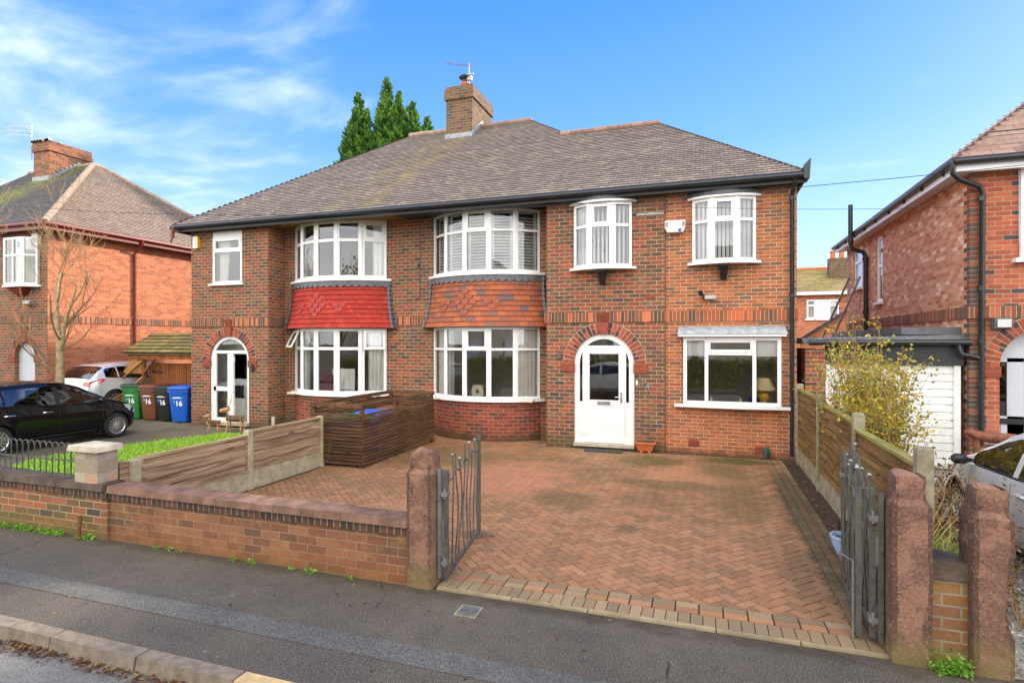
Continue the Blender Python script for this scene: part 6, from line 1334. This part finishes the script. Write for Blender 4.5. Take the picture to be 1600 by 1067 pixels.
    for xw in XW:
        for sg in (-1, 1):
            y = sg*.745; m = MB(); prof = [(.205, sg*.09), (.27, sg*.10), (.295, sg*.07), (.305, 0), (.295, -sg*.09), (.2, -sg*.1)]; m.lathe((xw, y, .305), prof, 32, 'y'); wh = m.build('wheel', 'tyre', t, local=True, smooth=50)
            m = MB(); m.lathe((xw, y, .305), [(.208, sg*.095), (.195, sg*.085), (.185, sg*.03)], 32, 'y'); m.lathe((xw, y, .305), [(.055, sg*.07), (.045, sg*.088), (.001, sg*.09)], 16, 'y')
            for k in range(wheel_spokes):
                a = 2*pi*k/wheel_spokes; c, s = cos(a), sin(a); P = lambda r, q, h: (xw+r*c-q*s, y+sg*h, .305+r*s+q*c); h0, h1 = (.055, .078)
                b = [P(.04, -.012, h0), P(.196, -.017, h0), P(.196, .017, h0), P(.04, .012, h0)]; u = [P(.04, -.010, h1), P(.196, -.012, h1+.005), P(.196, .012, h1+.005), P(.04, .010, h1)]; m.hexa(b, u)
            m.build('rim', 'alloy', wh, local=True); m = MB(); m.lathe((xw, y, .305), [(.20, sg*.02), (.001, sg*.02)], 24, 'y'); m.build('brake_disc', 'dark_trim', wh, local=True)
    for sg in (-1, 1):
        w = interp(HW, .72); m = MB(); m.tube([(.80, sg*(w-.01), .945), (.77, sg*(w+.06), .955), (.75, sg*(w+.10), .965), (.74, sg*(w+.19), .97), (.745, sg*(w+.225), .97)], [.02, .03, .062, .06, .03], 12); m.build('wing_mirror', 'dark_trim' if paint != 'car_black' else paint, t, local=True, smooth=60)
        m = MB()
        for x in (-.30, -1.02): w = interp(HW, x)*.985; m.tube([(x-.10, sg*w, .80), (x-.07, sg*(w+.035), .805), (x+.07, sg*(w+.035), .80), (x+.10, sg*w, .795)], .014, 6)
        build_each(m, 'door_handle', 'chrome' if paint == 'car_black' else paint, t, local=True)
        m = MB()
        for x in (-.07, .92, -1.06 if False else -.98):
            if x == -.98: continue
            pts = []
            for z in [.28+.06*k for k in range(11)]:
                s_ = sec(x); yy = None
                for (a, b) in zip(s_, s_[1:]):
                    if a[1] <= z <= b[1] and b[1] > a[1]: yy = a[0]+(b[0]-a[0])*(z-a[1])/(b[1]-a[1])
                if yy: pts.append((x-.05*(z-.3) if x > .5 else x, sg*(yy-.0005), z))
            if len(pts) > 2: m.tube(pts, .004, 4)
        m.tube([(x, sg*interp(HW, x)*.955, interp(BELT, x)+.004) for x in [-1.48+.1*k for k in range(24)]], .010, 5)
        m.tube([(x, sg*interp(HW, x)*.985, .27) for x in [-.85+.1*k for k in range(17)]], .012, 5)
        m.build('door_seam', 'dark_trim', t, local=True)
        m = MB(); pts = []
        for (x, z) in ((1.42, .80), (1.60, .78), (1.76, .71), (1.86, .61), (1.80, .56), (1.62, .62), (1.5, .70)):
            w = interp(HW, x); pts.append((x+.012, sg*(w*.985+.008), z))
        m.face(pts if sg > 0 else pts[::-1]); m.build('headlight', 'head_glass', t, local=True)
        m = MB(); Pl = [(-1.80, .94), (-1.60, .99), (-1.52, .96), (-1.66, .84), (-1.86, .74), (-1.94, .76), (-1.93, .88)]; f = lambda x, z, e: (x-.012, sg*(interp(HW, x)*.985+.012+e), z)
        m.face([f(x, z, 0) for x, z in Pl][::sg]); m.face([(-1.93, sg*.72, .88), (-1.955, sg*.70, .76), (-1.975, sg*.48, .78), (-1.955, sg*.50, .90)][::-sg]); m.build('tail_light', 'tail_red', t, local=True)
        m = MB(); xx = .83; m.hexa([(xx, sg*.70, .14), (xx+.02, sg*.70, .14), (xx+.02, sg*.84, .14), (xx, sg*.84, .14)], [(xx+.03, sg*.70, .42), (xx+.05, sg*.70, .42), (xx+.05, sg*.845, .42), (xx+.03, sg*.845, .42)]); m.build('mud_flap', 'dark_trim', t, local=True)
    m = MB(); m.box(-2.0, -1.97, -.26, .26, .62, .73); m.build('number_plate', 'plate_yellow', t, local=True)
    m = MB(); m.tube([(-1.62, 0, 1.25), (-1.90, -.2, .98)], .012, 5); m.box(1.93, 1.985, -.38, .38, .34, .46); m.build('wiper', 'dark_trim', t, local=True)
    return t
hatchback('black five-door hatchback parked on the left drive by the railing', (-14.47, 8.90, 0), R(90), 'car_black')
hatchback('pale silver hatchback seen from behind beyond the bare tree', (-17.98, 13.95, .245), R(90), 'car_white_silver', 10, 'dark_car_glass')
hatchback('silver hatchback cut off by the right edge of the picture', (3.86, 7.32, 0), R(90), 'car_silver', 7)
m = MB(); m.tube([(3.6, 7.75, .955), (3.65, 7.9, .96), (3.7, 8.0, .955)], [.02, .05, .02], 8); M('hi_vis', lin(214, 224, 40), .6, .1, 6); tag(m.build('folded_cloth', 'hi_vis', smooth=50), 'bright yellow cloth lying on the dashboard of the right silver car', 'cloth')

t = thing('timber_log', 'reddish weathered log on short legs below the right-hand porch arch', 'log', (4.9, 11.6, 0)); m = MB(); m.tube([(4.19, 11.55, .84), (4.32, 11.6, .78), (4.5, 11.6, .75), (4.9, 11.6, .74)], [.035, .08, .09, .08], 10); M('red_log', lin(124, 74, 54), .8, .4, 14, .5); m.build('trunk', 'red_log', t, smooth=50)
for x in (4.36, 4.8): m = MB(); m.tube([(x, 11.6, .0), (x, 11.6, .72)], .05, 8); m.build('leg', 'red_log', t)
# ------------------------------------------------------------------ trees, shrub, plants
def leafcloud(mb, pts, size, pal, r, flat=.0, asp=.5):
    for p in pts:
        n = Vector((r.gauss(0, 1), r.gauss(0, 1), r.gauss(.3, 1))).normalized(); u = n.cross(Vector((r.gauss(0, 1), r.gauss(0, 1), r.gauss(0, 1)))).normalized(); v = n.cross(u); s = size*r.uniform(.6, 1.4); c = r.choice(pal); k = r.uniform(.75, 1.25); c = tuple(x*k for x in c); p = Vector(p)
        mb.face([tuple(p-u*s), tuple(p+v*s*asp), tuple(p+u*s), tuple(p-v*s*asp)], col=c)
def conifer(label, x, y, tops, seed, base_w):
    t = thing('conifer_tree', label, 'tree', (x, y, 0), 'tall conifers behind the houses'); r = random.Random(seed); m = MB(); m.tube([(x, y, 0), (x+.1, y, 7), (x, y, 13)], [.28, .2, .05], 8); m.build('trunk', 'conifer_bark', t)
    m = MB(); pal = [lin(66, 112, 46), lin(84, 130, 50), lin(108, 150, 54), lin(50, 90, 42), lin(124, 160, 62)]
    for (tx, top, wid) in tops:
        nb = int(190*wid)+30
        for b in range(nb):
            f = r.random()**.75; z = 4.5+(top-4.7)*f; rad = wid*(1-f)**.8*r.choice([r.uniform(.4, .9), r.uniform(.8, 1.35)])+.06; a = r.uniform(0, 2*pi); rise = r.uniform(.35, .8)*(.35+rad*.45); th = .045+.085*min(1, rad)
            cv = r.choice(pal); n = int(16+38*min(1.2, rad))
            for k in range(n):
                q = (k/n)**.7; px, py, pz = x+tx+cos(a)*rad*q+r.gauss(0, th)*(1.2-q), y+sin(a)*rad*q+r.gauss(0, th)*(1.2-q), z+rise*q**1.5+r.gauss(0, th)*(1.2-q)
                if pz > top+.1: continue
                d = Vector((cos(a)*.7+r.gauss(0, .4), sin(a)*.7+r.gauss(0, .4), .9+r.gauss(0, .3))).normalized(); s = r.uniform(.06, .14); u = d.cross(Vector((r.gauss(0, 1), r.gauss(0, 1), r.gauss(0, 1)))).normalized()*s*.35; p = Vector((px, py, pz)); kk = r.uniform(.7, 1.25)
                m.face([tuple(p-d*s), tuple(p+u), tuple(p+d*s), tuple(p-u)], col=tuple(v*kk for v in cv))
    m.build('crown', 'leafy', t); return t
conifer('darker narrow conifer at the left of the pair behind the roof', -17.35, 26, [(0, 15.5, 2.0), (.5, 14.6, 1.7), (-.5, 14.0, 1.8), (.1, 13.4, 2.2)], 3, 1.6)
conifer('taller brighter conifer beside the chimney behind the roof', -15.1, 26, [(-.5, 16.1, 1.9), (.2, 15.2, 2.1), (-.9, 14.9, 1.5), (1.0, 14.6, 2.1), (1.8, 13.7, 1.9), (.4, 14.0, 2.4)], 6, 2.2)
def bare_tree(label, base, fork, seed, H, spread):
    t = thing('bare_tree', label, 'tree', base); r = random.Random(seed); tr, br = MB(), MB(); b = Vector(base); f = b+Vector((0, 0, fork))
    tr.tube([b, b+Vector((.02, 0, fork*.5)), f], [.13, .105, .09], 10)
    def grow(p, d, L, rad, lvl, mb):
        pts = [p]; n = 5; rr = [rad]
        for i in range(n):
            d = (d+Vector((r.gauss(0, .10), r.gauss(0, .10), .06+.05*lvl*(1 if r.random() > .3 else -.5)))).normalized(); p = p+d*(L/n); pts.append(p); rr.append(max(.0055, rad*(1-.62*(i+1)/n)))
        mb.tube(pts, rr, 7 if lvl < 2 else 4, cap=False)
        if lvl >= 4: return
        for k in range(r.choice([3, 4, 5]) if lvl < 3 else r.choice([2, 3])):
            i = r.randint(2, n) if lvl else r.randint(1, n); a = r.uniform(0, 2*pi); s = Vector((cos(a), sin(a), r.uniform(.0, .5))); nd = (d*.7+s*spread).normalized(); grow(pts[i], nd, L*r.uniform(.45, .75), rr[i]*.62, lvl+1, br)
    grow(f, Vector((-.06, 0, 1)), H*.5, .085, 0, tr); grow(f-Vector((0, 0, .05)), Vector((.16, .05, 1)), H*.42, .06, 0, tr)
    for k in range(7): a = r.uniform(0, 2*pi); grow(b+Vector((0, 0, fork*r.uniform(.62, 1.3))), Vector((cos(a)*1.0, sin(a)*.6, .38)).normalized(), H*r.uniform(.28, .42), .03, 2, br)
    tr.build('trunk', 'bare_bark', t, smooth=60); br.build('crown', 'twig', t, smooth=60)
bare_tree('leafless pale-barked tree in front of the far-left house', (-17.2, 11.15, .1), 2.0, 11, 4.6, .62)
bare_tree('leafless tree reaching in from the left picture edge', (-19.2, 9.3, 0), 1.4, 23, 5.2, .8)
# yellowing shrub between the fence and the garage
t = thing('yellow_shrub', 'tall straggly shrub with yellowing leaves beside the tall fence', 'shrub', (2.35, 9.6, 0)); r = random.Random(77); sm, lf = MB(), MB(); pal = [lin(190, 172, 56), lin(164, 160, 56), lin(204, 180, 70), lin(136, 146, 54), lin(180, 146, 58), lin(120, 134, 56)]
for k in range(170):
    bx, by = 2.25+r.gauss(0, .15), 9.5+r.gauss(0, .40); a = r.uniform(0, 2*pi); lean = r.uniform(.03, .68); h = r.uniform(1.3, 2.45)*(1-.15*lean); p = Vector((bx, by, 0)); pts = [p]; n = 9
    if cos(a)*lean < -.45: lean *= .6
    h = min(h+ (.55 if r.random() < .10 else 0), 2.65)
    for i in range(n):
        q = (i+1)/n; pts.append(Vector((bx+cos(a)*lean*q**1.5*.95+r.gauss(0, .02), by+sin(a)*lean*q**1.5*1.3+r.gauss(0, .02), h*(q-.16*lean*q**3))))
    sm.tube(pts, [.009*(1-.7*i/n) for i in range(n+1)], 4, cap=False)
    L = []
    for i in range(2, n+1):
        for _ in range(r.choice([2, 3, 4]) if i > 4 else 2): L.append(pts[i]+Vector((r.gauss(0, .07), r.gauss(0, .07), r.gauss(0, .07))))
        if r.random() < .6:
            tip = pts[i]+Vector((r.gauss(0, .14), r.gauss(0, .14), r.uniform(.02, .16))); sm.tube([pts[i], tip], [.004, .002], 3, cap=False)
            for _ in range(3): L.append(pts[i].lerp(tip, r.random())+Vector((r.gauss(0, .03), r.gauss(0, .03), r.gauss(0, .03))))
    leafcloud(lf, L+[q+Vector((r.gauss(0, .05), r.gauss(0, .05), r.gauss(0, .05))) for q in L if r.random() < .9], .029, pal, r)
sm.build('stems', 'shrub_twig', t); lf.build('foliage', 'leafy', t)
t = thing('dry_shrub', 'low brown dry shrub at the foot of the silver car', 'shrub', (2.25, 7.5, 0)); sm, lf = MB(), MB(); pal2 = [lin(128, 92, 62), lin(108, 76, 54), lin(150, 112, 76), lin(88, 64, 48), lin(116, 112, 60)]
for k in range(240):
    by = r.uniform(5.7, 9.0); bx = 2.08+r.uniform(-.15, .50); a = r.uniform(0, 6.28); h = r.uniform(.5, 1.05); pts = [Vector((bx, by, 0))]
    for i in range(6): q = (i+1)/6; pts.append(Vector((bx+cos(a)*.3*q+r.gauss(0, .03), by+sin(a)*.35*q+r.gauss(0, .03), h*q)))
    sm.tube(pts, [.005*(1-.7*i/6) for i in range(7)], 4, cap=False); L = [pts[i]+Vector((r.gauss(0, .06), r.gauss(0, .06), r.gauss(0, .06))) for i in (2, 3, 4, 5, 6) for _ in range(4)]; leafcloud(lf, L, .022, pal2, r)
sm.build('stems', 'shrub_twig', t); lf.build('foliage', 'leafy', t)
t = thing('grass_tuft', 'tuft of long strappy green leaves between the right gateposts', 'plant', (1.75, 5.55, 0)); m = MB(); pal3 = [lin(120, 150, 56), lin(92, 132, 50), lin(160, 166, 84), lin(186, 168, 96)]
for k in range(170):
    a = r.uniform(0, 6.28); L = r.uniform(.35, .75); bx, by = 1.74+r.gauss(0, .08), 5.5+r.gauss(0, .12); c = r.choice(pal3); prev = None; zb = .50
    for i in range(6):
        q = i/5; cx, cy, cz = bx+cos(a)*L*q*.6, by+sin(a)*L*q*.6, zb+L*(q*1.1-.75*q*q); wv = .007*(1-q)+.001; px, py = -sin(a)*wv, cos(a)*wv; cur = ((cx-px, cy-py, cz), (cx+px, cy+py, cz))
        if prev: m.face([prev[0], prev[1], cur[1], cur[0]], col=c)
        prev = cur
m.build('blades', 'leafy', t)
for k in range(9):
    pass
m = MB(); m.box(1.72, 2.04, 5.25, 12.3, -.01, .44-.0) if False else m.hexa([(1.82, 5.2, -.01), (2.06, 5.2, -.01), (2.06, 12.3, -.01), (1.82, 12.3, -.01)], [(1.82, 5.2, .36), (2.02, 5.2, .34), (2.02, 12.3, .1), (1.82, 12.3, .12)]); struct(m, 'ground', 'soil', 'raised soil bed between the tall fence and the gravel')
m = MB(); m.hexa([(1.62, 5.16, -.01), (1.82, 5.16, -.01), (1.82, 6.2, -.01), (1.62, 6.2, -.01)], [(1.62, 5.16, .5), (1.82, 5.16, .5), (1.82, 6.2, .36), (1.62, 6.2, .36)]); struct(m, 'ground', 'soil', 'soil behind the short brick wall stub')
m = MB(); m.lathe((1.83, 5.7, .37), [(.13, 0), (.14, .06), (.10, .12), (.001, .14)], 14); tag(m.build('plastic_bag', 'bag_blue', smooth=60), 'crumpled blue-white plastic bag between the right gateposts', 'bag')
def straw(label, p, d, n, L, seed):
    r = random.Random(seed); m = MB()
    for k in range(n):
        a = Vector(p)+Vector((r.gauss(0, .04), r.gauss(0, .04), 0)); e = Vector(d)+Vector((r.gauss(0, .12), r.gauss(0, .12), r.gauss(0, .08))); pts = [a+e*q*L+Vector((0, 0, -.10*q*q)) for q in (0, .33, .66, 1)]; m.tube(pts, [.0025, .0025, .002, .001], 4)
    M('straw', lin(206, 176, 104), .8, .2, 9); return tag(m.build('dry_stalks', 'straw'), label, 'stalks')
straw('pale dry stalks arching over the right gateposts', (1.68, 5.55, .5), (.5, .3, .75), 6, .8, 3)
def weeds(name, label, x0, x1, y, n, seed, h=.05, kind=None):
    r = random.Random(seed); m = MB(); P = []
    for k in range(n): x = r.uniform(x0, x1); P += [(x+r.gauss(0, .025), y+r.gauss(0, .02), abs(r.gauss(0, h))) for _ in range(14)]
    leafcloud(m, P, .018, [lin(110, 160, 50), lin(92, 142, 46), lin(132, 176, 64)], r); return tag(m.build(name, 'leafy'), label, 'weeds', kind='stuff')
weeds('weeds', 'green weeds along the foot of the mossy left wall', -8.6, -6.85, 4.80, 46, 1, .03); weeds('weeds', 'small green weed clump at the foot of the right brick stub', 1.55, 1.75, 4.80, 22, 2, .06); weeds('weeds', 'scattered seedlings along the foot of the orange garden wall', -6.5, -3.2, 4.84, 10, 3, .02)
# small scattered stuff: fallen leaves, gravel
r = random.Random(31); m = MB(); pal4 = [lin(112, 80, 54), lin(92, 66, 48), lin(136, 100, 62), lin(76, 58, 46), lin(166, 140, 86), lin(120, 72, 52)]
def leaf(x, y, z, s):
    a = r.uniform(0, 6.28); c = tuple(v*r.uniform(.7, 1.15) for v in r.choice(pal4)); e = [r.uniform(0, s*.5) for _ in range(4)]; f = lambda u, v, h: (x+u*cos(a)-v*sin(a), y+u*sin(a)+v*cos(a), z+.003+h)
    m.face([f(-s, 0, e[0]), f(-.2*s, -s*.45, e[1]), f(s, 0, e[2]), f(-.1*s, s*.45, e[3])], col=c)
for k in range(620):
    x = r.choice([r.uniform(-7.5, -2.5), r.gauss(-4.3, .5), r.gauss(-3.4, .3), r.gauss(-5.1, .2)]); leaf(x, 3.10-abs(r.gauss(0, .055)), -.098+r.random()*.012, r.uniform(.012, .032))
for k in range(160): leaf(r.uniform(-8.5, 2.5), r.uniform(3.3, 4.86), .0, r.uniform(.008, .022))
for k in range(26): leaf(r.uniform(-6.5, 1.2), r.uniform(5.2, 12), .018, r.uniform(.01, .022))
for k in range(300): leaf(r.choice([r.uniform(1.46, 1.66)]), r.uniform(6.4, 12.2), .006, r.uniform(.012, .028))
tag(m.build('fallen_leaves', 'leafy'), 'brown fallen leaves gathered along the kerb', 'leaves', kind='stuff')
m = MB(); g5 = [lin(196, 192, 182), lin(160, 156, 148), lin(220, 216, 208), lin(120, 116, 110), lin(140, 120, 100)]
for k in range(4200):
    x, y = r.uniform(2.0, 3.4), r.uniform(4.92, 8.5); s = r.uniform(.008, .02); c = tuple(v*r.uniform(.7, 1.0) for v in r.choice(g5)); q = [(x+s*cos(a)*r.uniform(.6, 1.2), y+s*sin(a)*r.uniform(.6, 1.2)) for a in (0, 1.6, 3.1, 4.7)]; top = (x, y, s*r.uniform(.5, .9))
    for i in range(4): m.face([(*q[i], -.004), (*q[(i+1) % 4], -.004), top], col=c)
tag(m.build('gravel', 'pebble'), 'pale loose gravel beside the right-hand gatepost', 'gravel', kind='stuff')
# ------------------------------------------------------------------ the other side of the street (seen mirrored in the windows)
sheet('pavement', 'pavement on the opposite side of the street', 'tarmac', rect(-60, 60, -5.2, -3.4), 0)
t = thing('garden_hedge', 'clipped green hedge on the opposite side of the street', 'hedge', (-3, -6, 0)); m = MB(); pts = []
rh = random.Random(9)
for k in range(9000):
    x = rh.uniform(-22, 14); s = rh.choice([0, 1, 2]); y, z = (-5.5+rh.gauss(0, .05), rh.uniform(0, 1.35)) if s < 2 else (rh.uniform(-6.6, -5.5), 1.35+rh.gauss(0, .06)); pts.append((x, y, z))
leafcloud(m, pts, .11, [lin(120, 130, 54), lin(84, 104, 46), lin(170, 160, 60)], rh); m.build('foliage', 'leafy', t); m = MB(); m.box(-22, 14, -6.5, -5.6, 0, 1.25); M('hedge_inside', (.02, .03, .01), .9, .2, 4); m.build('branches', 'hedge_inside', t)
for (x, lab) in ((-12.5, 'left-hand house on the opposite side of the street'), (2.5, 'right-hand house on the opposite side of the street')):
    t = thing('opposite_house', lab, 'house', (x, -17, 0)); m = MB(); m.box(x-5.5, x+5.5, -22, -14, 0, 5.4); m.build('wall', 'pale_render', t)
    m = MB(); m.hexa([(x-6, -22.4, 5.4), (x+6, -22.4, 5.4), (x+6, -13.6, 5.4), (x-6, -13.6, 5.4)], [(x-2, -18, 9), (x+2, -18, 9), (x+2, -17.9, 9), (x-2, -17.9, 9)]); m.build('roof', 'grey_roof_tile', t)
    m = MB()
    for wx in (x-3, x+3):
        for z in (1, 3.6): m.box(wx-1.1, wx+1.1, -13.99, -13.9, z, z+1.4)
    m.build('window', 'white_upvc', t)
for (x, y, s, lab) in ((-8.5, -8.5, 21, 'broad tree with thin winter leaves across the street, left one'), (-.5, -8.8, 22, 'broad tree with thin winter leaves across the street, right one')):
    t = thing('street_tree', lab, 'tree', (x, y, 0)); rt = random.Random(s); m = MB(); m.tube([(x, y, 0), (x, y, 3), (x+.2, y, 5)], [.2, .16, .08], 8); pts = []
    for k in range(16): a = rt.uniform(0, 6.28); e = Vector((x+cos(a)*1.9, y+sin(a)*1.9, rt.uniform(4, 6.2))); m.tube([(x, y, rt.uniform(2, 4)), e], [.06, .02], 5); pts += [e+Vector((rt.gauss(0, .7), rt.gauss(0, .7), rt.gauss(0, .6))) for _ in range(230)]
    m.build('trunk', 'bark', t); m = MB(); leafcloud(m, pts, .10, [lin(130, 130, 56), lin(160, 144, 60), lin(90, 104, 46)], rt); m.build('crown', 'leafy', t)
hatchback('silver hatchback parked on the opposite side of the street', (-4.6, -2.2, -.1), R(180), 'car_silver', 7)
